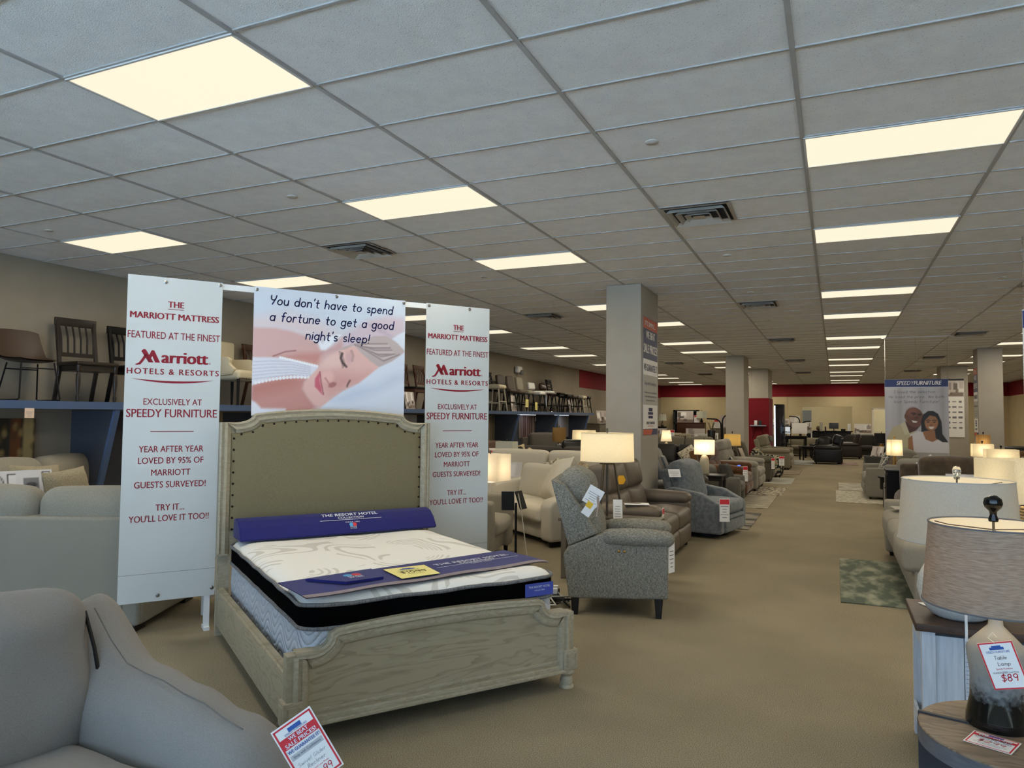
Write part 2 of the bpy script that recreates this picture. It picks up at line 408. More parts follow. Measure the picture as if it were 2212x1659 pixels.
def carpet_mat():
    m = mat('carpet', srgb(104, 96, 80), .95, col2=srgb(172, 160, 134), nscale=240, ndetail=5, mix=(.38, .62), bump=.8, spec=.1)
    N, L, b = nodes_of(m)
    tc = N.new('ShaderNodeTexCoord'); n2 = N.new('ShaderNodeTexNoise'); n2.inputs['Scale'].default_value = 1.1; n2.inputs['Detail'].default_value = 4
    L.new(tc.outputs['Object'], n2.inputs['Vector'])
    cr = N.new('ShaderNodeValToRGB'); cr.color_ramp.elements[0].color = (.86, .86, .86, 1); cr.color_ramp.elements[1].color = (1.08, 1.07, 1.05, 1)
    cr.color_ramp.elements[0].position = .3; cr.color_ramp.elements[1].position = .7; L.new(n2.outputs[0], cr.inputs[0])
    mx = N.new('ShaderNodeMix'); mx.data_type = 'RGBA'; mx.blend_type = 'MULTIPLY'; mx.inputs[0].default_value = 1
    src = b.inputs['Base Color'].links[0].from_socket; L.new(src, mx.inputs[6]); L.new(cr.outputs[0], mx.inputs[7]); L.new(mx.outputs[2], b.inputs['Base Color'])
    return m
CARPET = carpet_mat()

def wall_box(name, x0, x1, y0, y1, z0, z1, m):
    return struct(MB().box(((x0 + x1) / 2, (y0 + y1) / 2, (z0 + z1) / 2), (x1 - x0, y1 - y0, z1 - z0)).build(name, m, sharp=0))
wall_box('floor', XL - .2, XR + .2, YF - .2, YB + 4.2, -.1, 0, CARPET)
wall_box('ceiling', XL - .2, XR + .2, YF - .2, YB + 4.2, CEIL + .004, CEIL + .12, CEILM)
GX = [1.2192 * i - .1724 for i in range(-7, 7)]; GY = [.6096 * j + 3.738 for j in range(-13, 60)]
g = MB()
for x in GX:
    if XL < x < XR: g.box((x, (YF + YB) / 2, CEIL), (.026, YB - YF, .010))
for y in GY:
    if YF < y < YB: g.box(((XL + XR) / 2, y, CEIL + .001), (XR - XL, .018, .009))
struct(g.build('trim_1', GRID, sharp=0))
# left wall: beige, with the red band from Y 24.6 to the back
wall_box('wall_left', XL - .2, XL, YF, YB, 0, CEIL, WALL)
wall_box('trim_2', XL, XL + .012, 25.6, YB, 2.76, CEIL - .006, RED)
wall_box('wall_right', XR, XR + .2, YF, YB, 0, CEIL, BACKW)
wall_box('trim_3', XR - .012, XR, 22, YB, 2.80, CEIL - .006, RED)
# back wall with the service window and the doorway
bwz = [(-1.52, .78), (1.72, 2.62)]
b = MB()
def seg(x0, x1, z0, z1): b.box(((x0 + x1) / 2, YB + .1, (z0 + z1) / 2), (x1 - x0, .2, z1 - z0))
seg(XL, -1.52, 0, CEIL); seg(.78, 1.72, 0, CEIL); seg(2.62, XR, 0, CEIL); seg(-1.52, .78, 0, 1.10); seg(-1.52, .78, 2.30, CEIL); seg(1.72, 2.62, 2.17, CEIL)
struct(b.build('wall_back', BACKW, sharp=0))
wall_box('trim_4', XL, XR, YB - .012, YB, 2.80, CEIL - .006, RED)
wall_box('wall_office', -3.5, 3.5, YB + 3.4, YB + 3.5, 0, CEIL, BACKW)
wall_box('wall_office_side', 1.25, 1.35, YB + .2, YB + 3.4, 0, CEIL, BACKW)
TRIMW = mat('white_trim_paint', srgb(214, 208, 196), .5)
d = MB()
for x in (1.69, 2.65): d.box((x, YB - .01, 1.1), (.07, .06, 2.2))
d.box((2.17, YB - .01, 2.2), (1.03, .06, .07)); struct(d.build('door_1', TRIMW, sharp=0))
_ol = bpy.data.lights.new('office_ceiling', 'AREA'); _ol.shape = 'RECTANGLE'; _ol.size = 1.2; _ol.size_y = .6; _ol.energy = 30; _ol.color = (1, .88, .68)
for _x in (-.4, 2.3):
    _oo = bpy.data.objects.new('office_ceiling_light', _ol); COL.objects.link(_oo); _oo.location = (_x, YB + 1.6, CEIL - .02)
wall_box('door_2', 2.26, 2.6, YB + .24, YB + .28, 0, 2.1, mat('dark_door', srgb(40, 42, 44), .5))
wall_box('wall_seam', -2.24, -2.21, YB - .02, YB, 1.2, 2.8, BACKW)
# street front behind the camera: glazed shop windows
fw = MB()
fw.box(((XL + XR) / 2, YF - .1, .2), (XR - XL, .2, .4)); fw.box(((XL + XR) / 2, YF - .1, 3.2), (XR - XL, .2, .46))
for x in (-8.5, -5.4, -2.3, .8, 3.9, 7.1): fw.box((x, YF - .1, 1.7), (.4 if abs(x) > 7 else .16, .2, 2.7))
struct(fw.build('wall_front', WALL, sharp=0))
GLASS = bpy.data.materials.new('window_glass'); GLASS.use_nodes = True
_n = GLASS.node_tree.nodes; _l = GLASS.node_tree.links; _n.clear()
_o = _n.new('ShaderNodeOutputMaterial'); _t = _n.new('ShaderNodeBsdfTransparent'); _t.inputs[0].default_value = (.92, .96, .97, 1)
_g = _n.new('ShaderNodeBsdfGlossy'); _g.inputs['Roughness'].default_value = .02; _m = _n.new('ShaderNodeMixShader'); _m.inputs[0].default_value = .06
_l.new(_t.outputs[0], _m.inputs[1]); _l.new(_g.outputs[0], _m.inputs[2]); _l.new(_m.outputs[0], _o.inputs[0])
for k, (a, c) in enumerate(((-8.3, -5.48), (-5.32, -2.38), (-2.22, .72), (.88, 3.82), (3.98, 6.9))):
    struct(MB().box(((a + c) / 2, YF - .1, 1.685), (c - a, .012, 2.57)).build('window_%d' % (k + 1), GLASS, sharp=0))
    ld = bpy.data.lights.new('sky_portal', 'AREA'); ld.shape = 'RECTANGLE'; ld.size = c - a; ld.size_y = 2.55; ld.cycles.is_portal = True
    lo = bpy.data.objects.new('sky_portal', ld); COL.objects.link(lo); lo.location = ((a + c) / 2, YF + .02, 1.685); lo.rotation_euler = (PI / 2, 0, 0)
# pavement outside
wall_box('ground_outside', -25, 25, YF - 32, YF - .2, -.2, -.1, mat('pavement', srgb(196, 196, 194), .9))

# columns
def column(name, x0, x1, y0, y1, base=None):
    o = struct(MB().rbox(((x0 + x1) / 2, (y0 + y1) / 2, CEIL / 2), (x1 - x0, y1 - y0, CEIL), .012, 2).build(name, PILLAR))
    return o
column('pillar', -2.86, -2.37, 9.54, 10.57)
column('pillar', -2.85, -2.345, 21.38, 22.56)
column('pillar', -2.81, -2.15, 27.1, 28.9)
column('pillar', 3.25, 3.78, 21.05, 21.66)
column('pillar', 3.2, 3.96, 27.4, 28.4)
wall_box('trim_5', -2.83, -2.13, 27.085, 28.92, 0, 2.38, RED)

# ceiling lights
DIFF = mat('light_diffuser', (.1, .1, .1), .5, emit=srgb(255, 243, 214), estr=PANEL)
def ceiling_light():
    t = thing('ceiling_light', 'x', 'ceiling light', (0, 0, 0), 0, 'recessed ceiling lights')
    MB().box((0, 0, -.0015), (1.185, .575, .003)).build('diffuser', DIFF, t, sharp=0)
    f = MB()
    for s in (-1, 1):
        f.box((s * .5985, 0, -.003), (.013, .598, .008)); f.box((0, s * .2935, -.003), (1.21, .013, .008))
    f.build('frame', mat('light_frame_metal', srgb(205, 203, 198), .5), t, sharp=0)
    ld = bpy.data.lights.new('troffer', 'AREA'); ld.shape = 'RECTANGLE'; ld.size = 1.15; ld.size_y = .55; ld.energy = LIGHT_W; ld.color = (1, .90, .72)
    lo = bpy.data.objects.new('troffer_light', ld); COL.objects.link(lo); lo.parent = t; lo.location = (0, 0, -.012)
    return t
CL = None
rowname = {-6: 'row beside the left wall', -3: 'second row from the left wall', 0: 'row over the aisle', 3: 'row over the right-hand sofas'}
ordn = ['first', 'second', 'third', 'fourth', 'fifth', 'sixth', 'seventh', 'eighth', 'ninth', 'tenth', 'eleventh', 'twelfth', 'thirteenth', 'fourteenth']
for i in (-6, -3, 0, 3):
    k = 0
    for j in (-8, -2, 2, 6, 12, 16, 22, 26, 32, 36, 42, 46, 52, 56):
        vis = (i == -3 and j >= -2) or (i in (-6, 0) and j >= 2) or (i == 3 and j >= 26)
        if j == -8 or (j == -2 and i == 0): continue
        x = 1.2192 * (i + .5) - .1724; y = .6096 * (j + .5) + 3.738
        if vis:
            lab = '%s lit ceiling panel from the camera in the %s' % (ordn[k], rowname[i]); k += 1
        else:
            lab = 'lit ceiling panel behind or beside the camera'
        if CL is None:
            CL = ceiling_light(); place(CL, (x, y, CEIL - .004)); CL['label'] = lab
        else: dup(CL, (x, y, CEIL - .004), 0, lab)
# air diffusers
VENT = mat('vent_enamel', srgb(176, 168, 156), .4)
VDARK = mat('duct_dark', srgb(28, 34, 44), .7)
def ceiling_vent():
    t = thing('ceiling_vent', 'x', 'air vent', (0, 0, 0), 0, 'square ceiling vents')
    MB().box((0, 0, -.001), (.575, .575, .002)).build('duct', VDARK, t, sharp=0)
    f = MB()
    def ring(h, w, z, dz):
        a, c = h, h - w
        vs = [(-a, -a, z), (a, -a, z), (a, a, z), (-a, a, z), (-c, -c, z - dz), (c, -c, z - dz), (c, c, z - dz), (-c, c, z - dz)]
        f.add(vs, [(k, (k + 1) % 4, 4 + (k + 1) % 4, 4 + k) for k in range(4)])
    ring(.295, .03, -.006, .0); f.build('frame', VENT, t, sharp=0)
    for n, h in enumerate((.25, .18, .11)):
        f = MB(); ring(h - .03, -.032, -.002, .034); f.build('louvre', VENT, t, sharp=0)
    MB().add([(-.05, -.05, -.03), (.05, -.05, -.03), (.05, .05, -.03), (-.05, .05, -.03), (0, 0, -.012)], [(0, 1, 2, 3), (0, 1, 4), (1, 2, 4), (2, 3, 4), (3, 0, 4)]).build('core', VENT, t, sharp=0)
    return t
V = None
for n, (i, j, lab) in enumerate(((-1, 4, 'nearest square vent over the aisle, right of the centre poster'), (-4, 4, 'square vent above the centre poster of the banner stand'),
        (-1, 13, 'second square vent over the aisle'), (-4, 13, 'square vent above the right-hand tall banner'), (2, 22, 'square vent above the hanging couple poster, nearer one'), (2, 12, 'square vent beside the hanging chain at the frame edge'),
        (2, 32, 'square vent above the hanging couple poster, farther one'), (-1, 22, 'third square vent over the aisle'), (-4, 32, 'square vent behind the sign pillar'), (-1, 32, 'fourth square vent over the aisle'), (-4, 42, 'square vent left of the second pillar'), (-1, 42, 'fifth square vent over the aisle'), (2, 42, 'square vent seen through the chains of the hanging poster'))):
    x = 1.2192 * i - .1724 + .31; y = .6096 * (j + .5) + 3.738
    if V is None: V = ceiling_vent(); place(V, (x, y, CEIL - .004)); V['label'] = lab
    else: dup(V, (x, y, CEIL - .004), 0, lab)
# concealed sprinkler caps
SPR = None
for i, j, lab in ((-.75, 1.52, 'round sprinkler cap nearest the camera over the aisle'), (-3.24, 1.55, 'round sprinkler cap left of the nearest vent row'), (-5.74, 1.45, 'round sprinkler cap beside the leftmost near ceiling light'), (-.74, 7.4, 'round sprinkler cap behind the nearest aisle vent'),
        (-.75, 11.6, 'round sprinkler cap just before the second aisle vent'), (-.75, 16.8, 'round sprinkler cap between second and third aisle vents'), (-3.27, 7.6, 'round sprinkler cap above the right-hand tall banner'), (-3.27, 11.7, 'round sprinkler cap beside the vent left of the pillar'), (1.74, 11.6, 'round sprinkler cap beside the hanging chain'), (1.72, 16.6, 'round sprinkler cap right of the aisle lights'), (1.76, 21.4, 'round sprinkler cap over the bar of the couple poster')):
    p = (1.2192 * i - .1724, .6096 * j + 3.738, CEIL + .003)
    if SPR is None:
        SPR = tag(MB().lathe([(.045, 0), (.045, -.006), (.04, -.010), (1e-4, -.011)], n=20).build('sprinkler_cap', mat('sprinkler_paint', srgb(190, 186, 180), .5)), lab, 'sprinkler cap', 'ceiling sprinkler caps'); SPR.location = p
    else:
        o = SPR.copy(); COL.objects.link(o); o.location = p; o['label'] = lab
# ================================================================== bed, mattress and the banners behind
BRZ = math.radians(-34.85)
BED_O = (-1.903, 3.445, 0)      # middle of the footboard's outer face; local x points out of the foot, y to the right-hand side
def wood_mat(name, ca, cb, sc=5., stretch=(1, 12, 1), rough=.55, rings=7., mixp=(.35, .6)):
    m = mat(name, ca, rough); N, L, b = nodes_of(m)
    tc = N.new('ShaderNodeTexCoord'); mp = N.new('ShaderNodeMapping'); mp.inputs['Scale'].default_value = stretch; L.new(tc.outputs['Object'], mp.inputs[0])
    nz = N.new('ShaderNodeTexNoise'); nz.inputs['Scale'].default_value = sc; nz.inputs['Detail'].default_value = 2; nz.inputs['Distortion'].default_value = .6; L.new(mp.outputs[0], nz.inputs['Vector'])
    mu = N.new('ShaderNodeMath'); mu.operation = 'MULTIPLY'; mu.inputs[1].default_value = rings; L.new(nz.outputs[0], mu.inputs[0])
    fr = N.new('ShaderNodeMath'); fr.operation = 'FRACT'; L.new(mu.outputs[0], fr.inputs[0])
    n2 = N.new('ShaderNodeTexNoise'); n2.inputs['Scale'].default_value = sc * 9; n2.inputs['Detail'].default_value = 4; L.new(mp.outputs[0], n2.inputs['Vector'])
    ad = N.new('ShaderNodeMath'); ad.operation = 'MULTIPLY_ADD'; ad.inputs[1].default_value = .55; L.new(fr.outputs[0], ad.inputs[0])
    m3 = N.new('ShaderNodeMath'); m3.operation = 'MULTIPLY'; m3.inputs[1].default_value = .5; L.new(n2.outputs[0], m3.inputs[0]); L.new(m3.outputs[0], ad.inputs[2])
    cr = N.new('ShaderNodeValToRGB'); cr.color_ramp.elements[0].position = mixp[0]; cr.color_ramp.elements[1].position = mixp[1] + .15
    cr.color_ramp.elements[0].color = (*ca, 1); cr.color_ramp.elements[1].color = (*cb, 1)
    L.new(ad.outputs[0], cr.inputs[0]); L.new(cr.outputs[0], b.inputs['Base Color']); return m
ASH = wood_mat('limed_ash_wood', srgb(168, 156, 130), srgb(134, 122, 97), 2.4, (1, .55, 3.4), .5, 8., (.55, .85))
ASHF = wood_mat('limed_ash_frame', srgb(172, 162, 139), srgb(160, 149, 125), 9, (3, 1, 3), .5, 4.)
LINEN = mat('headboard_linen', srgb(134, 124, 94), .85, col2=srgb(118, 108, 80), nscale=220, ndetail=2, bump=.3)
NAVY = mat('navy_cloth', srgb(24, 24, 104), .75, col2=srgb(20, 20, 92), nscale=200, sheen=.1)
HEM = mat('grey_hem_cloth', srgb(140, 128, 134), .8)
WHITEINK = mat('white_ink', srgb(225, 225, 232), .6)
REDINK = mat('dark_red_ink', srgb(140, 22, 42), .5)
NAVYINK = mat('navy_ink', srgb(20, 30, 84), .5)
BLACKINK = mat('black_ink', srgb(34, 32, 40), .5)
BRIGHTRED = mat('red_ink', srgb(208, 48, 58), .5)
BLUEINK = mat('blue_ink', srgb(48, 88, 160), .5)
CYANINK = mat('light_blue_ink', srgb(70, 160, 210), .5)
GREYINK = mat('grey_ink', srgb(120, 120, 124), .5)
PAPER = mat('white_card', srgb(236, 234, 230), .45)
YELLOWP = mat('yellow_card', srgb(240, 226, 140), .5)
NAIL = mat('bronze_nailhead', srgb(38, 28, 20), .35, .8)

def off_curve(pts, d):      # a curve moved inwards along its normals (open polyline in (a, b))
    o = []
    for i, p in enumerate(pts):
        a = Vector(pts[max(0, i - 1)]); c = Vector(pts[min(len(pts) - 1, i + 1)]); t = (c - a); t = t.normalized() if t.length > 0 else Vector((1, 0))
        n = Vector((t.y, -t.x)); o.append((p[0] + n.x * d, p[1] + n.y * d))
    return o
def arcpts(cx, cz, r, a0, a1, n=7): return [(cx + r * math.cos(math.radians(a0 + (a1 - a0) * i / n)), cz + r * math.sin(math.radians(a0 + (a1 - a0) * i / n))) for i in range(n + 1)]
def crest(wl, wr, zs, zj, zc, xs, xc, n=16):
    """outline left to right: shoulder at zs, concave sweep to the step, then a low arch to zc"""
    P = [(wl, zs), (wl + xs, zs)]
    k = 8
    for i in range(1, k + 1):
        t = i / k; P.append((wl + xs + (xc - xs) * math.sin(t * PI / 2), zs + (zj - zs) * (1 - math.cos(t * PI / 2))))
    L = []
    for i in range(1, n):
        t = i / n; x = wl + xc + .02 + (wr - wl - 2 * xc - .04) * t
        L.append((x, zj + .012 + (zc - zj - .012) * (1 - (2 * t - 1) ** 2)))
    Q = [(wl + wr - a, b) for a, b in reversed(P)]
    return P + [(wl + xc + .02, zj + .012)] + L + [(wr - xc - .02, zj + .012)] + Q
def moulding(mb, path, prof, inward=1):
    """sweep a profile (d inwards from the outline, x out of the face) along the path given in (y,z)"""
    n = len(path); rows = []
    for d, x in prof:
        o = off_curve(path, d)
        # keep the ends straight down
        rows.append([(x, a, b) for a, b in o])
    vs = [p for r in rows for p in r]; fs = []
    for i in range(len(rows) - 1):
        for j in range(n - 1): fs.append((i * n + j, i * n + j + 1, (i + 1) * n + j + 1, (i + 1) * n + j))
    mb.add(vs, fs)

bed = thing('bed', 'pale limed wood queen bed with linen upholstered headboard and panelled footboard', 'bed', BED_O, BRZ)
# headboard: front face at x=-2.10, thickness .07
HX = -2.10
hw0, hw1 = -.838, .838
out = crest(hw0, hw1, 1.545, 1.60, 1.652, .11, .235)
hb = MB(); hb.prism([(hw0, .58)] + out + [(hw1, .58)], HX - .055, HX - .02, axis='x')
bed_h = hb.build('headboard', ASHF, bed)
path = [(hw0, .58)] + out + [(hw1, .58)]
mo = MB(); moulding(mo, path, [(0, HX - .03), (0, HX + .004), (.012, HX + .012), (.022, HX + .004), (.030, HX + .002), (.034, HX + .010), (.052, HX + .012), (.060, HX + .002), (.078, HX - .006), (.082, HX - .022)])
for s in (hw0, hw1): mo.box((HX - .01, s * .958, .583), (.05, .075, .012))
mo.build('moulding', ASHF, bed_h)
inner = [(hw0 + .078, .752)] + off_curve(out, .078)[1:-1] + [(hw1 - .078, .752)]
inner[1] = (hw0 + .078, inner[1][1]); inner[-2] = (hw1 - .078, inner[-2][1])
def panel_mesh(outline, x0, x1, inset):
    cx = sum(p[0] for p in outline) / len(outline); cz = 1.1
    mb = MB(); n = len(outline); rows = []
    for k, (s, x) in enumerate(((1, x0), (1 - .012, x0 + (x1 - x0) * .6), (1 - .035, x1 - .001), (1 - .09, x1), (.5, x1 + .004))):
        rows.append([(x, cx + (a - cx) * s, cz + (b - cz) * s) for a, b in outline])
    vs = [p for r in rows for p in r] + [(x1 + .005, cx, cz)]; fs = []
    for i in range(len(rows) - 1):
        for j in range(n): fs.append((i * n + j, i * n + (j + 1) % n, (i + 1) * n + (j + 1) % n, (i + 1) * n + j))
    q = (len(rows) - 1) * n; fs += [(q + j, q + (j + 1) % n, len(vs) - 1) for j in range(n)]
    mb.add(vs, fs); return mb
pn = panel_mesh(inner, HX - .022, HX + .004, .02).build('upholstered_panel', LINEN, bed_h)
nl = MB()
def along(pts, step):
    o = []; acc = 0; last = Vector(pts[0]); o.append(tuple(last))
    for p in pts[1:]:
        p = Vector(p)
        while (p - last).length + acc >= step:
            t = (step - acc) / (p - last).length; last = last + (p - last) * t; o.append(tuple(last)); acc = 0
        acc += (p - last).length; last = p
    return o
cxn = 0; npth = [(cxn + (a - cxn) * .975, 1.1 + (b - 1.1) * .972) for a, b in inner]
for a, b in along(npth, .083): nl.ball((HX + .004, a, b), .0085, 8)
nl.build('nailheads', NAIL, pn)
MB().box((HX - .035, 0, .665), (.03, 1.54, .165)).build('cross_rail', ASH, bed)
for s in (-1, 1): MB().box((HX - .04, s * .79, .29), (.05, .085, .58)).build('leg', ASHF, bed)
for s in (-1, 1):
    r = MB(); r.box((-1.07, s * .822, .215), (2.02, .028, .255), r=.005); r.box((-1.07, s * .806, .34), (2.02, .03, .02)); r.build('side_rail', ASH, bed)
# footboard
fo = crest(-.80, .80, .432, .512, .546, .075, .185)
fp = [(-.80, .098)] + fo + [(.80, .098)]
fb = MB(); fb.prism([(a, b) for a, b in fp], -.075, -.03, axis='x'); fbo = fb.build('footboard', ASH, bed)
mo = MB()
moulding(mo, [(-.80, .10)] + fo + [(.80, .10)], [(-.012, -.085), (-.012, -.02), (-.004, -.012), (.010, -.008), (.018, -.018), (.026, -.018), (.032, -.012), (.052, -.012), (.060, -.018), (.066, -.030)])
cap = fo; moulding(mo, fo, [(-.022, -.095), (-.022, -.016), (-.010, -.010), (0, -.012)])
moulding(mo, fo, [(-.012, -.10), (-.022, -.095)])
mo.box((-.030, 0, .125), (.030, 1.6, .03), r=.006); mo.box((-.022, 0, .105), (.040, 1.62, .022), r=.006); mo.box((-.035, 0, .16), (.014, 1.56, .02), r=.004)
mo.build('moulding', ASHF, fbo)
for s in (-1, 1):
    p = MB(); p.box((-.055, s * .808, .335), (.07, .072, .22), r=.004); p.build('post', ASHF, bed)
    q = MB(); q.box((-.05, s * .812, .168), (.098, .098, .118), r=.004)
    for dx, dy, sx, sy in ((.05, 0, .004, .06), (0, s * .05, .06, .004)):
        for k in (-1, 1):
            q.box((-.05 + dx, s * .812 + dy + (k * .028 if sy > .01 else 0), .168), (.006 if sx < .01 else .008, .008 if sy > .01 else .006, .07)) if sy > .01 else None
    q.box((-.0, s * .812, .168), (.006, .062, .078), r=.002); q.box((-.05, s * .812 + s * .049, .168), (.062, .006, .078), r=.002)
    q.build('post_block', ASHF, bed)
    f = MB(); f.lathe([(.043, .112), (.050, .100), (.050, .088), (.040, .078), (.030, .066), (.034, .056), (.040, .040), (.036, .018), (.042, .012), (.044, 0)], (-.05, s * .812, 0), 20); f.build('foot', ASHF, bed)
MB().box((-.35, -.1, .06), (.05, .05, .12), r=.004).build('centre_leg', ASHF, bed)

# mattress
QUILT = mat('quilted_border_knit', srgb(196, 200, 206), .85, col2=srgb(176, 180, 188), nscale=160, ndetail=2, bump=.3)
def add_waves(m, axis_a='X', amp=.5):
    N, L, b = nodes_of(m); tc = N.new('ShaderNodeTexCoord'); sp = N.new('ShaderNodeSeparateXYZ'); L.new(tc.outputs['Object'], sp.inputs[0])
    ad = N.new('ShaderNodeMath'); ad.operation = 'ADD'; L.new(sp.outputs[0], ad.inputs[0]); L.new(sp.outputs[1], ad.inputs[1])
    s1 = N.new('ShaderNodeMath'); s1.operation = 'MULTIPLY'; s1.inputs[1].default_value = 21; L.new(ad.outputs[0], s1.inputs[0])
    sn = N.new('ShaderNodeMath'); sn.operation = 'SINE'; L.new(s1.outputs[0], sn.inputs[0])
    ma = N.new('ShaderNodeMath'); ma.operation = 'MULTIPLY_ADD'; ma.inputs[1].default_value = .045; L.new(sn.outputs[0], ma.inputs[0]); L.new(sp.outputs[2], ma.inputs[2])
    m2 = N.new('ShaderNodeMath'); m2.operation = 'MULTIPLY'; m2.inputs[1].default_value = 68; L.new(ma.outputs[0], m2.inputs[0])
    s2 = N.new('ShaderNodeMath'); s2.operation = 'SINE'; L.new(m2.outputs[0], s2.inputs[0])
    ab = N.new('ShaderNodeMath'); ab.operation = 'ABSOLUTE'; L.new(s2.outputs[0], ab.inputs[0])
    pw = N.new('ShaderNodeMath'); pw.operation = 'POWER'; pw.inputs[1].default_value = .45; L.new(ab.outputs[0], pw.inputs[0])
    bp = N.new('ShaderNodeBump'); bp.inputs['Strength'].default_value = amp; bp.inputs['Distance'].default_value = .012
    L.new(pw.outputs[0], bp.inputs['Height'])
    if b.inputs['Normal'].links: L.new(b.inputs['Normal'].links[0].from_socket, bp.inputs['Normal'])
    L.new(bp.outputs[0], b.inputs['Normal']); return m
add_waves(QUILT, amp=.75)
KNIT = mat('mattress_top_knit', srgb(233, 230, 222), .85, bump=.35, nscale=11)
def swirls(m):
    N, L, b = nodes_of(m); tc = N.new('ShaderNodeTexCoord'); mp = N.new('ShaderNodeMapping'); mp.inputs['Scale'].default_value = (1.0, 1.5, .2); mp.inputs['Rotation'].default_value = (0, 0, .5)
    L.new(tc.outputs['Object'], mp.inputs[0])
    nz = N.new('ShaderNodeTexNoise'); nz.inputs['Scale'].default_value = 1.5; nz.inputs['Detail'].default_value = 0; nz.inputs['Distortion'].default_value = .5; L.new(mp.outputs[0], nz.inputs['Vector'])
    m1 = N.new('ShaderNodeMath'); m1.operation = 'MULTIPLY'; m1.inputs[1].default_value = 120; L.new(nz.outputs[0], m1.inputs[0])
    s1 = N.new('ShaderNodeMath'); s1.operation = 'SINE'; L.new(m1.outputs[0], s1.inputs[0])
    gt = N.new('ShaderNodeMath'); gt.operation = 'GREATER_THAN'; gt.inputs[1].default_value = .35; L.new(s1.outputs[0], gt.inputs[0])
    n2 = N.new('ShaderNodeTexNoise'); n2.inputs['Scale'].default_value = 3.1; n2.inputs['Detail'].default_value = 0; L.new(tc.outputs['Object'], n2.inputs['Vector'])
    g2 = N.new('ShaderNodeMath'); g2.operation = 'GREATER_THAN'; g2.inputs[1].default_value = .52; L.new(n2.outputs[0], g2.inputs[0])
    ml = N.new('ShaderNodeMath'); ml.operation = 'MULTIPLY'; L.new(gt.outputs[0], ml.inputs[0]); L.new(g2.outputs[0], ml.inputs[1])
    mx = N.new('ShaderNodeMix'); mx.data_type = 'RGBA'; mx.inputs[6].default_value = (*srgb(233, 230, 222), 1); mx.inputs[7].default_value = (*srgb(206, 202, 192), 1)
    L.new(ml.outputs[0], mx.inputs[0]); L.new(mx.outputs[2], b.inputs['Base Color'])
swirls(KNIT)
MBLACK = mat('black_border_cloth', srgb(7, 7, 8), 1., spec=.02)
CORD = mat('grey_piping_cord', srgb(126, 126, 126), .7, col2=srgb(92, 92, 94), nscale=120, stretch=(1, 1, .1))
mt = thing('mattress', 'white pillow-top mattress with black border band lying on the bed', 'mattress', BED_O, BRZ)
MC = (-1.075, 0); ML, MW = 2.02, 1.50
def rrect(l, wd, r, z, n=6, c=MC):
    P = []
    for sx, sy, a in ((1, 1, 0), (-1, 1, 90), (-1, -1, 180), (1, -1, 270)):
        for i in range(n + 1):
            g = math.radians(a + 90 * i / n); P.append((c[0] + sx * (l / 2 - r) + r * math.cos(g), c[1] + sy * (wd / 2 - r) + r * math.sin(g), z))
    return P
def loft(mb, rings):
    n = len(rings[0]); mb.add([p for r in rings for p in r], [(i * n + j, i * n + (j + 1) % n, (i + 1) * n + (j + 1) % n, (i + 1) * n + j) for i in range(len(rings) - 1) for j in range(n)])
q = MB(); loft(q, [rrect(ML - .02, MW - .02, .10, .25), rrect(ML, MW, .11, .28), rrect(ML + .012, MW + .012, .11, .40), rrect(ML, MW, .11, .535)]); q.build('quilted_side', QUILT, mt)
q = MB(); loft(q, [rrect(ML - .01, MW - .01, .11, .53), rrect(ML + .016, MW + .016, .115, .548), rrect(ML + .016, MW + .016, .115, .635), rrect(ML - .01, MW - .01, .11, .655)]); q.build('black_band', MBLACK, mt)
for z in (.54, .655):
    wv = .004 if z > .6 else .002
    pts = [(a, b, z + wv * math.sin((a + b) * 9)) for a, b, _ in rrect(ML + .018, MW + .018, .12, z, 9)]
    P2 = []
    for i in range(len(pts)):
        a = Vector(pts[i]); c = Vector(pts[(i + 1) % len(pts)]); k = max(1, int((c - a).length / .12))
        for t in range(k):
            p = a.lerp(c, t / k); P2.append((p.x, p.y, z + wv * math.sin((p.x * 1.3 + p.y) * 14)))
    MB().tube(P2, .0105, 8, closed=True).build('piping', CORD, mt)
def top(u, v):
    a = -1 + 2 * u; b = -1 + 2 * v
    # superellipse-ish rounded rectangle mapping
    x = a * (ML / 2) ; y = b * (MW / 2)
    r = .11
    ix = max(-(ML / 2 - r), min(ML / 2 - r, x)); iy = max(-(MW / 2 - r), min(MW / 2 - r, y)); dx, dy = x - ix, y - iy
    m = max(abs(dx), abs(dy)); l = math.hypot(dx, dy)
    if l > 1e-9: dx, dy = dx / l * m, dy / l * m
    x, y = ix + dx, iy + dy
    e = min(ML / 2 - abs(a) * ML / 2, MW / 2 - abs(b) * MW / 2)
    z = .655 + .045 * (1 - math.exp(-e / .035)) + .006 * mnoise.noise(Vector((x * 5, y * 5, 0))) * min(1, e / .08)
    return (x + MC[0], y + MC[1], z)
MB().sheet(top, 80, 64).build('pillow_top', KNIT, mt, sharp=60)
lb = MB(); lb.add([(.944, -.005, .0), (.944, .19, .0), (.944, .19, .075), (.944, -.005, .075)], [(0, 1, 2, 3)], T=TR(-1.075 + .085, .52, .557)); LB = lb.build('brand_label', mat('label_blue_satin', srgb(70, 84, 168), .4), mt)
lt = MB(); text(lt, 'THE RESORT HOTEL', 0, .048, .15, .012, T=frame((-.0455, .613, .557), (0, 1, 0), (0, 0, 1)), z=.001); text(lt, 'COLLECTION', 0, .03, .07, .008, T=frame((-.0455, .613, .557), (0, 1, 0), (0, 0, 1)), z=.001)
lt.build('lettering', WHITEINK, LB, sharp=0)

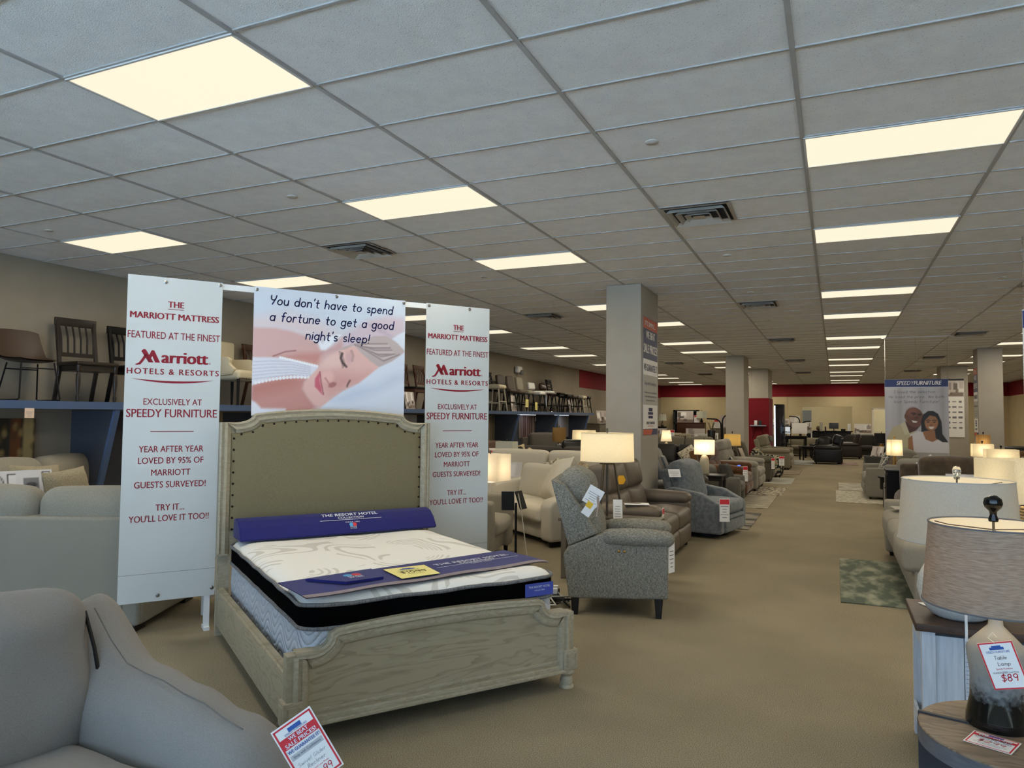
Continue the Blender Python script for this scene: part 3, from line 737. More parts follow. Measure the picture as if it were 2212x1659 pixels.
# navy bolster at the head
bo = thing('bolster', 'navy hotel collection bolster cover lying against the headboard', 'bolster', BED_O, BRZ)
bm_ = MB(); pr = [(-2.06, .705), (-1.80, .708), (-1.775, .722), (-1.84, .80), (-1.90, .842), (-1.97, .856), (-2.05, .845), (-2.075, .78)]
bm_.prism(pr, -.735, .765, axis='y', bevel=.02, seg=3); bod = bm_.build('bolster_cover', NAVY, bo)
bT = frame((-1.853, .08, .815), (0, 1, 0), (-.60, 0, .50))
bT = frame((-1.868, .08, .824), (0, 1, 0), (-.60, 0, .42))
bT2 = frame((-1.803, .08, .768), (0, 1, 0), (-.65, 0, .78))
lt = MB(); text(lt, 'THE RESORT HOTEL', 0, .018, .44, .028, T=bT, z=.004, bold=.012); text(lt, 'COLLECTION', 0, -.012, .20, .020, T=bT, z=.004, bold=.01)
lt.box((0, -.024, .004), (.48, .003, .001), T=bT); text(lt, 'CIRCA 1963', 0, .03, .11, .010, T=bT2, z=.004)
text(lt, 'MADE', 0, -.012, .05, .010, T=bT2, z=.004); text(lt, 'IN USA', 0, -.025, .05, .010, T=bT2, z=.004); lt.build('lettering', WHITEINK, bod, sharp=0)
e = MB(); e.lathe([(.016, 0), (.016, .001)], (-.013, .012, .004), 14, T=bT2); e.build('emblem_blue', CYANINK, bod)
e = MB(); e.lathe([(.016, 0), (.016, .001)], (.013, .012, .004), 14, T=bT2); e.build('emblem_red', BRIGHTRED, bod)

# navy runner across the foot, with its grey hem
MZ = .7065
ru = thing('bed_runner', 'navy bed runner with grey hem lying across the mattress foot', 'bed runner', BED_O, BRZ)
rc = [Vector((-.43, -.80)), Vector((-.03, -.755)), Vector((-.235, .815)), Vector((-.675, .745))]   # back-left, front-left, front-right, back-right
def runner_pt(u, v, dz=0.):      # u along left to right, v back to front
    p = rc[0].lerp(rc[3], u).lerp(rc[1].lerp(rc[2], u), v)
    z = MZ + .004 + .003 * math.sin(u * 19 + v * 3) * v + dz
    if p.y > .73: z -= max(0, p.y - .745) * .12
    return (p.x, p.y, z)
def slab(fn, u0, u1, v0, v1, nu, nv, t):
    m = MB(); m.sheet(lambda a, b: fn(u0 + (u1 - u0) * a, v0 + (v1 - v0) * b), nu, nv)
    m.sheet(lambda a, b: (lambda p: (p[0], p[1], p[2] - t))(fn(u0 + (u1 - u0) * a, v0 + (v1 - v0) * b)), nu, nv)
    return m
rb = slab(runner_pt, 0, 1, 0, .86, 40, 8, .004).build('runner_cloth', NAVY, ru)
slab(runner_pt, 0, 1, .86, 1, 40, 3, .005).build('hem', HEM, ru)
rT = frame((-.405, .40, MZ + .009), (rc[3] - rc[0]).to_3d(), Vector((-1, -.1, 0)))
lt = MB(); text(lt, 'THE RESORT HOTEL', 0, .045, .56, .038, T=rT, z=0, bold=.012); text(lt, 'COLLECTION', 0, .005, .26, .026, T=rT, z=0, bold=.01)
lt.box((0, -.008, 0), (.62, .003, .001), T=rT); text(lt, 'CIRCA 1963', 0, -.035, .16, .014, T=rT, z=0); lt.build('lettering', WHITEINK, rb, sharp=0)
# folded pocket on the runner
pk = thing('folded_cloth', 'folded navy cloth square with red and blue emblem on the runner', 'cloth', BED_O, BRZ)
P4 = [Vector((-.375, -.665)), Vector((-.20, -.50)), Vector((-.222, -.285)), Vector((-.455, -.27))]
kb = MB(); kb.add([(p.x, p.y, MZ + .008) for p in P4] + [(p.x, p.y, MZ + .022) for p in P4], [(0, 3, 2, 1), (4, 5, 6, 7), (0, 1, 5, 4), (1, 2, 6, 5), (2, 3, 7, 6), (3, 0, 4, 7)]); kbo = kb.build('cloth', NAVY, pk)
kT = frame((-.32, -.42, MZ + .023), (-.1, 1, 0), (-1, -.1, 0))
e = MB(); e.lathe([(.026, 0), (.026, .0006)], (-.024, .02, .0), 16, T=kT); e.build('emblem_blue', CYANINK, kbo)
e = MB(); e.lathe([(.026, 0), (.026, .0006)], (.024, .02, .0), 16, T=kT); e.build('emblem_red', BRIGHTRED, kbo)
lt = MB(); text(lt, 'MADE', 0, -.028, .08, .016, T=kT, z=.001, bold=.01); text(lt, 'IN USA', 0, -.052, .08, .016, T=kT, z=.001, bold=.01); lt.build('lettering', WHITEINK, kbo, sharp=0)
# yellow price card
cT = BED_T = Matrix.Translation(BED_O) @ RZ(BRZ)
pc = thing('price_card', 'yellow price card lying on the navy bed runner', 'price card', BED_O, BRZ)
Q4 = [Vector((-.435, -.205)), Vector((-.445, .055)), Vector((-.19, .04)), Vector((-.165, -.20))]
kb = MB(); kb.add([(p.x, p.y, MZ + .012) for p in Q4] + [(p.x, p.y, MZ + .0135) for p in Q4], [(0, 1, 2, 3), (4, 7, 6, 5), (0, 1, 5, 4), (1, 2, 6, 5), (2, 3, 7, 6), (3, 0, 4, 7)]); kbo = kb.build('card', YELLOWP, pc)
kT = frame((-.31, -.078, MZ + .0142), (0, 1, 0), (-1, -.03, 0))
lt = MB(); lt.box((0, .075, 0), (.09, .018, .0005), T=kT); lt.box((0, .088, 0), (.05, .01, .0005), T=kT); text(lt, 'SPEEDY FURNITURE', 0, .052, .13, .010, T=kT, z=0); lt.build('logo', BLUEINK, kbo, sharp=0)
lt = MB(); text(lt, 'MARRIOTT', 0, .032, .11, .012, T=kT, z=0); text(lt, 'QUEEN MATTRESS', 0, .014, .17, .012, T=kT, z=0); hand(lt, '$1099', 0, -.032, .15, 1.0, .1, .1, T=kT, z=0)
text(lt, 'WAS $1699', 0, -.06, .10, .012, T=kT, z=0); lt.build('lettering', BLACKINK, kbo, sharp=0)

# ---------------------------------------------------------------- banners on their stand
VINYL = mat('banner_vinyl', srgb(206, 210, 208), .35, spec=.35, bump=.08, nscale=200, stretch=(1, 3, .05))
PVC = mat('white_rail', srgb(228, 230, 230), .4)
STEEL = mat('zinc_screw', srgb(170, 170, 168), .3, 1.)
st = thing('banner_stand', 'white frame behind the headboard carrying the three hanging banners', 'banner stand', BED_O, BRZ)
r = MB(); r.box((-2.325, .03, 2.578), (.03, 2.96, .045)); r.build('rail', PVC, st)
for y in (-.865, .05, 1.2):
    r = MB(); r.box((-2.325, y, 1.278), (.03, .04, 2.555)); r.box((-2.34, y, .012), (.12, .04, .024)); r.build('upright', PVC, st)
def banner(name, label, y0, y1, z0, z1):
    t = thing(name, label, 'banner', BED_O, BRZ)
    return t, frame((-2.298, (y0 + y1) / 2, 0), (0, 1, 0), (0, 0, 1))
def screws(t, ys, zs):
    for y, z in zip(ys, zs):
        m = MB(); m.lathe([(.014, 0), (.014, .002), (.007, .004), (.006, .006), (1e-4, .0065)], T=frame((-2.297, y, z), (0, 1, 0), (0, 0, 1)), n=14); m.build('screw', STEEL, t)
def marriott_logo(mb, cx, y, W, T):
    """angular capital M followed by heavy lower-case letters"""
    s = W
    def P(pts): mb.add([(cx + a * s, y + b * s, .001) for a, b in pts], [tuple(range(len(pts)))], T)
    P([(-.50, -.035), (-.475, -.045), (-.425, -.035), (-.385, .02), (-.335, .11), (-.365, .13), (-.42, .03), (-.45, -.012)])
    P([(-.42, .16), (-.39, .19), (-.36, .185), (-.255, 0), (-.32, 0)]); P([(-.30, .15), (-.28, .18), (-.25, .175), (-.17, 0), (-.235, 0)])
    P([(-.345, .05), (-.32, .0), (-.27, .10), (-.295, .15)])
    text(mb, 'arriott', cx + .165 * s, y, .62 * s, .175 * s, T=T, z=.001, bold=.035)
def tall(t, T, cx=0, z0=0):
    W = .64
    m = MB(); m.box((0, 1.43, -.001), (W, 2.35, .002), T=T); pnl = m.build('panel', VINYL, t, sharp=0)
    lt = MB()
    text(lt, 'THE', 0, 2.385, .105, .046, T=T, bold=.03); lt.box((0, 2.372, .001), (.105, .004, .0005), T=T)
    text(lt, 'MARRIOTT MATTRESS', 0, 2.295, .595, .046, T=T, bold=.03)
    text(lt, 'FEATURED AT THE FINEST', 0, 2.15, .62, .052, T=T, bold=.006)
    marriott_logo(lt, -.01, 1.975, .50, T); text(lt, 'R', .245, 1.975, .012, .014, T=T)
    lt.build('lettering', REDINK, pnl, sharp=0)
    lt = MB(); text(lt, 'HOTELS & RESORTS', 0, 1.89, .615, .042, T=T, bold=.02, space=1.25)
    n = 14; lt.add([(-.27 + .54 * i / n, 1.855 - .028 * (1 - (2 * i / n - 1) ** 2), .001) for i in range(n + 1)] + [(-.27 + .54 * i / n, 1.856 - .013 * (1 - (2 * i / n - 1) ** 2), .001) for i in range(n + 1)],
           [(i, i + 1, n + 2 + i, n + 1 + i) for i in range(n)], T)
    text(lt, 'EXCLUSIVELY AT', 0, 1.668, .39, .046, T=T, bold=.006); text(lt, 'SPEEDY FURNITURE', 0, 1.578, .605, .06, T=T, bold=.012)
    lt.box((0, 1.475, .001), (.29, .005, .0005), T=T)
    text(lt, 'YEAR AFTER YEAR', 0, 1.325, .43, .046, T=T, bold=.008); text(lt, 'LOVED BY 95% OF', 0, 1.242, .435, .046, T=T, bold=.008)
    text(lt, 'MARRIOTT', 0, 1.155, .26, .046, T=T, bold=.008); text(lt, 'GUESTS SURVEYED!', 0, 1.068, .475, .046, T=T, bold=.008)
    text(lt, 'TRY IT...', 0, .902, .19, .046, T=T, bold=.008); text(lt, "YOU'LL LOVE IT TOO!!", 0, .825, .53, .046, T=T, bold=.008)
    lt.build('lettering', REDINK, pnl, sharp=0)
    m = MB(); m.box((0, .455, .0006), (W, .0025, .0004), T=T); m.build('crease', GREYINK, pnl, sharp=0)
bL, TL_ = banner('tall_banner', 'tall white hotel mattress banner left of the headboard', -1.456, -.816, .26, 2.605); tall(bL, TL_)
screws(bL, (-1.21, -.835, -1.20, -.835), (2.57, 2.585, .295, .31))
bR, TR_ = banner('tall_banner', 'tall white hotel mattress banner right of the headboard', .887, 1.51, .26, 2.605); tall(bR, TR_)
screws(bR, (.905, 1.31), (2.585, 2.585))
bC, TC_ = banner('picture_banner', 'square banner picturing a sleeping person hung above the headboard', -.585, .68, 1.4, 2.605)
m = MB(); m.box((0, 2.10, -.0015), (1.265, 1.01, .002), T=TC_); m.build('backing', VINYL, bC, sharp=0)
# the print: outlines follow the picture on the banner, in its own 1991x1659 layout, unwarped to the flat sheet
def homog(src, dst):
    A = []; B = []
    for (x, y), (u, v) in zip(src, dst):
        A += [[x, y, 1, 0, 0, 0, -u * x, -u * y], [0, 0, 0, x, y, 1, -v * x, -v * y]]; B += [u, v]
    return np.append(np.linalg.solve(np.array(A, float), np.array(B, float)), 1).reshape(3, 3)
def mapper(H): return lambda pts: [tuple((lambda q: (q[0] / q[2], q[1] / q[2]))(H @ np.array([x, y, 1.]))) for x, y in pts]
W_, H_ = 1.265, 1.0
Mq = mapper(homog([(48, 96), (1862, 290), (5, 1615), (1832, 1620)], [(0, H_), (W_, H_), (0, .018), (W_, .03)]))
p = Paint(230, 182, (208, 218, 230), W_, H_)
p.rect(-.1, -.1, W_ + .1, .62, (226, 208, 208), .3)
p.poly(Mq([(0, 470), (500, 430), (900, 560), (1000, 700), (700, 700), (300, 620), (0, 600)]), (228, 206, 206), .12, .8)
p.poly(Mq([(1120, 860), (1100, 740), (1240, 620), (1420, 520), (1640, 470), (1850, 500), (1850, 680), (1700, 740), (1450, 790), (1280, 860)]), (214, 194, 204), .06, .9)
p.poly(Mq([(1400, 560), (1560, 600), (1720, 720), (1690, 740), (1540, 660)]), (190, 172, 188), .03, .6)
p.poly(Mq([(820, 900), (1000, 820), (1110, 720), (1120, 860), (1060, 900), (870, 1020)]), (212, 172, 172), .04)
p.poly(Mq([(0, 590), (300, 605), (500, 645), (690, 715), (800, 790), (840, 880), (860, 1000), (820, 1060), (700, 1050), (560, 1000), (330, 970), (0, 960)]), (218, 178, 174), .03)
p.poly(Mq([(300, 960), (600, 905), (850, 900), (860, 1010), (815, 1065), (640, 1010)]), (205, 142, 132), .06, .9)
p.line(Mq([(270, 945), (420, 890), (545, 878)]), .006, (160, 100, 98), .8)
p.poly(Mq([(740, 735), (820, 780), (850, 868), (905, 872), (960, 830), (1090, 690), (1010, 690), (900, 740), (870, 800), (830, 760)]), (238, 240, 246), .02)
p.poly(Mq([(0, 1290), (200, 1215), (480, 1185), (720, 1195), (660, 1260), (640, 1330), (700, 1430), (800, 1545), (700, 1640), (0, 1640)]), (206, 148, 140), .05)
p.poly(Mq([(0, 1300), (220, 1230), (480, 1200), (600, 1260), (400, 1330), (100, 1400), (0, 1450)]), (188, 118, 110), .12, .7)
p.poly(Mq([(0, 955), (330, 960), (600, 1010), (815, 1072), (720, 1190), (480, 1170), (200, 1215), (0, 1300)]), (226, 226, 236), .015)
for k in range(6): p.line(Mq([(0, 1010 + 42 * k), (250, 1000 + 38 * k), (500, 1010 + 32 * k), (720, 1070 + 22 * k)]), .004, (194, 194, 208), .7)
for k in range(16):
    t = k / 15; p.ell(*Mq([(360 + 440 * t, 960 + 105 * t)])[0], .011, .011, (244, 244, 248), .3); p.ell(*Mq([(60 + 640 * t, 1262 - 75 * math.sin(t * 1.9) + 10 * t)])[0], .013, .013, (242, 242, 248), .3)
p.poly(Mq([(1070, 880), (960, 950), (860, 1050), (720, 1185), (648, 1265), (640, 1340), (690, 1430), (760, 1525), (850, 1562), (950, 1480), (1100, 1375), (1300, 1275), (1540, 1080), (1480, 960), (1300, 830), (1150, 830)]), (232, 188, 180), .02)
p.poly(Mq([(860, 1180), (1000, 1120), (1300, 1170), (1420, 1150), (1300, 1270), (1100, 1370), (950, 1400), (900, 1330)]), (212, 156, 150), .12, .8)
p.ell(*Mq([(1000, 1000)])[0], .11, .06, (240, 204, 196), .9, .3, .7)
p.ell(*Mq([(930, 1190)])[0], .05, .05, (238, 190, 182), .7, 0, .9); p.ell(*Mq([(985, 1290)])[0], .035, .02, (160, 96, 92), .6, .4, .8)
p.line(Mq([(900, 1210), (940, 1270), (1000, 1305)]), .008, (186, 122, 116), .7)
p.poly(Mq([(838, 1125), (775, 1215), (772, 1310), (865, 1412), (852, 1320), (832, 1230)]), (208, 104, 122), .012); p.line(Mq([(835, 1135), (850, 1260), (878, 1408)]), .005, (150, 60, 80), .8)
p.line(Mq([(1105, 915), (1085, 970), (1110, 1030), (1152, 1072)]), .010, (62, 48, 52), .9)
for k in range(9):
    a = (1098 + 5 * k, 905 + 17 * k); p.line(Mq([a, (a[0] - 32, a[1] - 10 + 7 * k)]), .004, (70, 56, 58), .7)
p.line(Mq([(1215, 890), (1232, 940), (1220, 1000)]), .012, (186, 146, 142), .8); p.ell(*Mq([(1180, 965)])[0], .03, .045, (214, 172, 176), .9, 0, .8)
p.line(Mq([(1195, 1240), (1170, 1280), (1160, 1310)]), .008, (80, 60, 62), .8)
hair = [(1055, 885), (1130, 835), (1260, 790), (1480, 712), (1620, 705), (1740, 760), (1850, 890), (1790, 960), (1660, 1040), (1545, 1082), (1440, 1010), (1320, 900), (1245, 815), (1150, 860)]
p.poly(Mq(hair), (196, 180, 178), .014)
for k in range(9): p.line(Mq([(1250 + 8 * k, 812 + 3 * k), (1420 + 22 * k, 800 + 26 * k), (1640 + 18 * k, 800 + 26 * k if k < 5 else 930)]), .006, ((150, 128, 130), (214, 200, 196), (132, 112, 116))[k % 3], .7)
p.poly(Mq([(840, 1562), (1100, 1372), (1300, 1274), (1545, 1082), (1700, 1010), (1850, 905), (1850, 1640), (830, 1640)]), (222, 229, 242), .014)
p.poly(Mq([(1000, 1470), (1250, 1330), (1500, 1300), (1700, 1180), (1850, 1150), (1850, 1220), (1500, 1390), (1150, 1500)]), (196, 206, 228), .1, .7)
p.poly(Mq([(1700, 745), (1780, 690), (1860, 655), (1850, 890), (1770, 800)]), (226, 233, 244), .015)
p.poly(Mq([(0, 1470), (60, 1500), (130, 1570), (420, 1575), (420, 1660), (0, 1660)]), (232, 232, 240), .02)
p.object('print', (W_, H_, TC_ @ TR(0, 2.105, .0002)), bC)
lt = MB(); Tt = TC_ @ TR(0, 0, .0012)
hand(lt, "You don't have to spend", .0, 2.475, 1.02, 1.12, .125, T=Tt); hand(lt, 'a fortune to get a good', .005, 2.345, 1.03, 1.12, .125, T=Tt); hand(lt, "night's sleep!", .04, 2.215, .53, 1.12, .125, T=Tt)
lt.build('lettering', NAVYINK, bC, sharp=0)
screws(bC, (-.565, .07, .665), (2.58, 2.585, 2.585))
# ================================================================== furniture builders
def fabric(name, ca, cb=None, sc=180, rough=.9, bump=.5, sheen=.1, stretch=None, mix=(.38, .62)):
    return mat(name, ca, rough, col2=cb or tuple(q * .8 for q in ca), nscale=sc * (3. if sc > 40 else 1.), ndetail=3, mix=mix, bump=bump, sheen=sheen, stretch=stretch, spec=.15)
LEGD = mat('dark_wood_leg', srgb(22, 18, 16), .4)
BLACKM = mat('black_metal', srgb(18, 18, 20), .45, .4)
CHROME = mat('chrome', srgb(220, 222, 225), .08, 1.)
GOLD = mat('aged_gold_metal', srgb(176, 132, 62), .3, 1.)
BRONZE = mat('antique_bronze', srgb(96, 88, 76), .35, .8)

def seat_unit(name, label, cat, loc, rz, W, D, m, n=2, seat_h=.46, seat_t=.17, back_h=.95, back_t=.2, tilt=.22, arm_w=.2, arm_h=.62,
              arm='box', rows=1, leg_h=.06, legs=LEGD, group=None, foot=False, arm_m=None, back_m=None, hump=.05, wr=.0, seed=1, seg=8, lean=0., arms=(1, 1), skirt=False):
    """sofa, loveseat or recliner: local x is the way it faces, origin under the middle of its front"""
    t = thing(name, label, cat, loc, rz, group)
    am = arm_m or m; bkm = back_m or m
    b = MB(); b.rbox((-D / 2 - .02, 0, (leg_h + seat_h - seat_t) / 2 + .01), (D - .10, W - .06, seat_h - seat_t - leg_h + .02), .03, 2); b.build('frame', m, t)
    for s, on in zip((-1, 1), arms):
        if not on: continue
        y = s * (W / 2 - arm_w / 2); a = MB()
        if arm == 'box': a.rbox((-D / 2 + .02, y, (leg_h + arm_h) / 2), (D - .04, arm_w, arm_h - leg_h), .035, 3, 3, (.01, .012, .015), wr=wr, seed=seed + s)
        elif arm == 'pad':
            a.rbox((-D / 2 + .02, y, (leg_h + arm_h - .1) / 2), (D - .06, arm_w - .03, arm_h - .1 - leg_h), .04, 3, 3, (.012, .012, 0))
            a.rbox((-D / 2 + .06, y, arm_h - .06), (D - .14, arm_w + .02, .13), .06, 4, 4, (.02, .01, .03), wr=wr, seed=seed + s)
        elif arm == 'roll':
            a.rbox((-D / 2 + .02, y, (leg_h + arm_h - .12) / 2), (D - .06, arm_w - .06, arm_h - .12 - leg_h), .03, 3)
            a.tube([(-D + .12, y + s * .02, arm_h - arm_w * .5), (-.02, y + s * .02, arm_h - arm_w * .5), (.0, y + s * .02, arm_h - arm_w * .5)], [arm_w * .55, arm_w * .55, arm_w * .5], 14)
        elif arm == 'slope':
            a.prism([(-D + .08, leg_h), (-.01, leg_h), (0, seat_h + .02), (-.05, seat_h + .10), (-.4, arm_h), (-D + .1, arm_h + .05)], y - arm_w / 2, y + arm_w / 2, axis='y', bevel=.045, seg=3)
        a.build('arm', am, t)
    inw = W - sum(arms) * arm_w; y0 = -W / 2 + arm_w * arms[0]; cw = inw / n
    bx = -D + back_t + .12 + tilt * .12
    for k in range(n):
        c = MB(); c.rbox(((bx + .02) / 2 , y0 + cw * (k + .5), seat_h - seat_t / 2), (-bx + .04, cw - .008, seat_t), min(.06, seat_t * .4), 4, seg, (.015, .004, hump), wr=wr, wf=4, seed=seed + k * 3)
        c.build('seat_cushion', m, t)
    if foot:
        for k in range(n):
            c = MB(); c.rbox((-.02, y0 + cw * (k + .5), (leg_h + .05 + seat_h - seat_t) / 2), (.10, cw - .012, seat_h - seat_t - leg_h - .04), .04, 3, 4, (.03, 0, .0)); c.build('footrest', m, t)
    # the back leans by `tilt` about the seat's rear edge
    T = TR(bx - .02, 0, seat_h - .06) @ RY(-tilt)
    hb = (back_h - seat_h + .06) / math.cos(tilt)
    f = MB(T); f.rbox((-back_t * .75, 0, hb / 2 - .12), (back_t * .5, W - (.08 if arm != 'box' else .02), hb + .1), .05, 3, 2); f.build('back_frame', bkm, t)
    for k in range(n):
        c = MB(T)
        if rows == 1: c.rbox((-back_t * .25, y0 + cw * (k + .5), hb / 2 + .01), (back_t, cw - .006, hb), min(.085, back_t * .45), 4, seg, (.05, .0, .012), wr=wr, wf=4, seed=seed + 11 + k)
        else:
            for q in range(rows):
                hh = hb / rows; c.rbox((-back_t * .25 + .012 * q, y0 + cw * (k + .5), hh * (q + .5)), (back_t, cw - .006, hh + .02), min(.07, hh * .45), 4, seg, (.045, 0, 0), wr=wr, wf=4, seed=seed + 11 + k * 5 + q)
        c.build('back_cushion', bkm, t)
    if leg_h > .02 and legs:
        for sx in (-.07, -D + .12):
            for s in (-1, 1): MB().cyl((sx, s * (W / 2 - .08), 0), (sx, s * (W / 2 - .08), leg_h + .02), .022, .03, 10).build('leg', legs, t)
    return t

def cushion(label, loc, w, h, t, m, tilt=.3, rz=0., name='throw_pillow', group=None, roll=0., seed=0, wr=.006, n=12):
    """a loose cushion standing on its lower edge at loc, leaning back by tilt; faces local +x"""
    T = RY(-tilt) @ TR(0, 0, h / 2) @ RX(roll) @ frame((0, 0, 0), (0, 1, 0), (0, 0, 1))
    o = MB(T).pillow(w, h, t, wr=wr, seed=seed, n=n).build(name, m, None, sharp=70)
    tag(o, label, 'cushion', group); return place(o, loc, rz)

SHADE = mat('lit_linen_shade', srgb(240, 232, 208), .9, col2=srgb(230, 219, 190), nscale=260, stretch=(1, 1, .4), trans=.55, spec=.1)
SHADEW = mat('lit_white_shade', srgb(240, 232, 216), .9, col2=srgb(234, 224, 205), nscale=120, trans=.55, spec=.1)
SHADEG = mat('unlit_pale_shade', srgb(206, 206, 190), .9, col2=srgb(196, 196, 180), nscale=120, spec=.1)
SHADEC = mat('cream_linen_shade', srgb(214, 208, 196), .9, col2=srgb(194, 188, 174), nscale=400, trans=.3, spec=.1)
SHADEB = mat('brown_grey_linen_shade', srgb(176, 158, 142), .92, col2=srgb(146, 128, 114), nscale=60, ndetail=6, stretch=(.5, .5, 6), trans=.3, spec=.1)
SHADET = mat('tan_shade', srgb(160, 128, 82), .9, trans=.4, spec=.1)
SHADEO = mat('ochre_shade', srgb(206, 176, 108), .9, trans=.4, spec=.1)
SHADEK = mat('black_shade', srgb(16, 15, 16), .6)
LINER = mat('shade_liner', srgb(240, 232, 212), .8, trans=.3)
TRIMC = mat('shade_edge', srgb(150, 150, 150), .6)
def shade_part(t, z0, z1, kind, a, b, m, liner=None, a2=None, b2=None, edge=None):
    """round/oval (a,b = half axes) or box (half sizes) shade from z0 to z1; a2,b2 at the bottom"""
    a2 = a2 or a; b2 = b2 or b; h = MB()
    if kind == 'round':
        for d, mm in ((0, 0),):
            h.lathe([(1., 0), (1., 1e-4)], n=4, cap=False) if False else None
        n = 40; vs = []
        for z, p, q in ((z0, a2, b2), (z1, a, b)):
            for k in range(n): g = 2 * PI * k / n; vs.append((p * math.cos(g), q * math.sin(g), z))
        h.add(vs, [(k, (k + 1) % n, n + (k + 1) % n, n + k) for k in range(n)])
    else:
        r = .012; n = 4; vs = []
        for z, p, q in ((z0, a2, b2), (z1, a, b)): vs += [(-p, -q, z), (p, -q, z), (p, q, z), (-p, q, z)]
        h.add(vs, [(k, (k + 1) % 4, 4 + (k + 1) % 4, 4 + k) for k in range(4)])
    o = h.build('lamp_shade', m, t, sharp=40, fix=False)
    if liner or edge:
        n = 40; e = MB()
        for z, p, q in ((z0, a2, b2), (z1, a, b)):
            ring = [(p * math.cos(2 * PI * k / n), q * math.sin(2 * PI * k / n), z) for k in range(n)] if kind == 'round' else [(-p, -q, z), (p, -q, z), (p, q, z), (-p, q, z)]
            e.tube(ring, .003, 6, closed=True)
        e.build('shade_trim', edge or TRIMC, o)
    if liner:
        l = MB(); n = 40; vs = []
        for z, p, q in ((z0 + .002, a2 - .004, b2 - .004), (z1 - .002, a - .004, b - .004)):
            vs += [(p * math.cos(2 * PI * k / n), q * math.sin(2 * PI * k / n), z) for k in range(n)]
        l.add(vs, [(k, n + k, n + (k + 1) % n, (k + 1) % n) for k in range(n)]); l.build('shade_liner', liner, o, fix=False)
    return o
def spider(t, z, a, b, zt, m=None, rod0=.0):
    s = MB(); s.cyl((0, 0, rod0), (0, 0, zt), .004, n=8)
    for g in (.5, 2.6, 4.7): s.tube([(0, 0, zt - .03), (a * .75 * math.cos(g), b * .75 * math.sin(g), zt - .03), (a * math.cos(g), b * math.sin(g), z)], .002, 6)
    return s.build('harp', m or BRONZE, t)
def bulb(t, z, power=None, r=.04, col=(1, .82, .56)):
    ld = bpy.data.lights.new('bulb', 'POINT'); ld.energy = (power or 9) * .33; ld.color = col; ld.shadow_soft_size = r
    o = bpy.data.objects.new('bulb', ld); COL.objects.link(o); o.parent = t; o.location = (0, 0, z)
def finial(t, z, kind, m):
    f = MB()
    if kind == 'ball': f.lathe([(.006, 0), (.006, .012), (.012, .016), (.007, .022), (.016, .034), (.018, .044), (.014, .056), (1e-4, .062)], (0, 0, z), 14)
    elif kind == 'knob': f.lathe([(.014, 0), (.015, .008), (.010, .022), (.012, .034), (.024, .046), (.0285, .060), (.025, .076), (.012, .086), (1e-4, .088)], (0, 0, z), 20)
    else: f.cyl((0, 0, z), (0, 0, z + .045), .009, n=12)
    return f.build('finial', m, t)

def simple_tag(label, loc, rz, w=.10, h=.17, name='price_tag', tilt=0., red=True, seed=0, group='price tags', lines=True, cat='price tag', roll=0., paper=None):
    """hanging or leaning price card, facing local +x, lower edge at loc"""
    t = thing(name, label, cat, loc, rz, group)
    T = RY(-tilt) @ RX(roll) @ frame((0, 0, h / 2), (0, 1, 0), (0, 0, 1))
    c = MB(T).box((0, 0, -.001), (w, h, .002)).build('card', paper or PAPER, t, sharp=0)
    if red: MB(T).box((0, h * .36, .0006), (w * .94, h * .22, .0006)).build('red_header', BRIGHTRED, c, sharp=0)
    if lines:
        R = random.Random(seed); l = MB(T)
        for k in range(5): l.box((0, h * (.16 - .12 * k), .0006), (w * R.uniform(.4, .8), h * .025, .0006))
        l.build('printed_lines', GREYINK, c, sharp=0)
    return t
def board(label, loc, rz, w, h, seed, tilt=.15, name='picture_card', group='room picture cards', tone=0, stripe=False, nx=22, ny=16):
    """a printed card of a furnished room, facing local +x, leaning back"""
    t = thing(name, label, 'picture card', loc, rz, group)
    T = RY(-tilt) @ frame((0, 0, h / 2), (0, 1, 0), (0, 0, 1))
    MB(T).box((0, 0, -.004), (w, h, .006)).build('card', PAPER, t, sharp=0)
    room_picture(seed, nx, ny, tone).object('print', (w, h, T @ TR(0, 0, .0005)), t)
    return t
def box_table(name, label, loc, rz, W, D, H, top_t, m, top_m=None, leg=.05, cat='table', group=None, shelf=False):
    t = thing(name, label, cat, loc, rz, group)
    MB().rbox((0, 0, H - top_t / 2), (D, W, top_t), .006, 2).build('top', top_m or m, t)
    for sx in (-1, 1):
        for sy in (-1, 1): MB().box((sx * (D / 2 - leg), sy * (W / 2 - leg), (H - top_t) / 2), (leg, leg, H - top_t)).build('leg', m, t)
    a = MB(); a.box((0, 0, H - top_t - .04), (D - .08, W - .08, .07)); a.build('apron', m, t)
    if shelf: MB().box((0, 0, .16), (D - .06, W - .06, .025)).build('shelf', m, t)
    return t
def case_piece(name, label, loc, rz, W, D, H, m, top_m=None, drawers=3, cat='cabinet', group=None, knob=None, over=.02):
    t = thing(name, label, cat, loc, rz, group)
    MB().box((-D / 2, 0, (H - .03) / 2 + .03), (D, W, H - .09)).build('body', m, t)
    MB().rbox((-D / 2 + over / 2, 0, H - .015), (D + over, W + 2 * over, .03), .005, 2).build('top', top_m or m, t)
    hh = (H - .14) / drawers
    for k in range(drawers):
        d = MB().rbox((.006, 0, .07 + hh * (k + .5)), (.016, W - .08, hh - .02), .004, 2).build('drawer', m, t)
        q = MB(); q.tube([(.012, -.05, .07 + hh * (k + .5)), (.032, -.04, .07 + hh * (k + .5)), (.032, .04, .07 + hh * (k + .5)), (.012, .05, .07 + hh * (k + .5))], .006, 6); q.build('handle', knob or BLACKM, d)
    for sy in (-1, 1):
        for x in (-.04, -D + .04): MB().box((x, sy * (W / 2 - .04), .04), (.05, .05, .08)).build('leg', m, t)
    return t
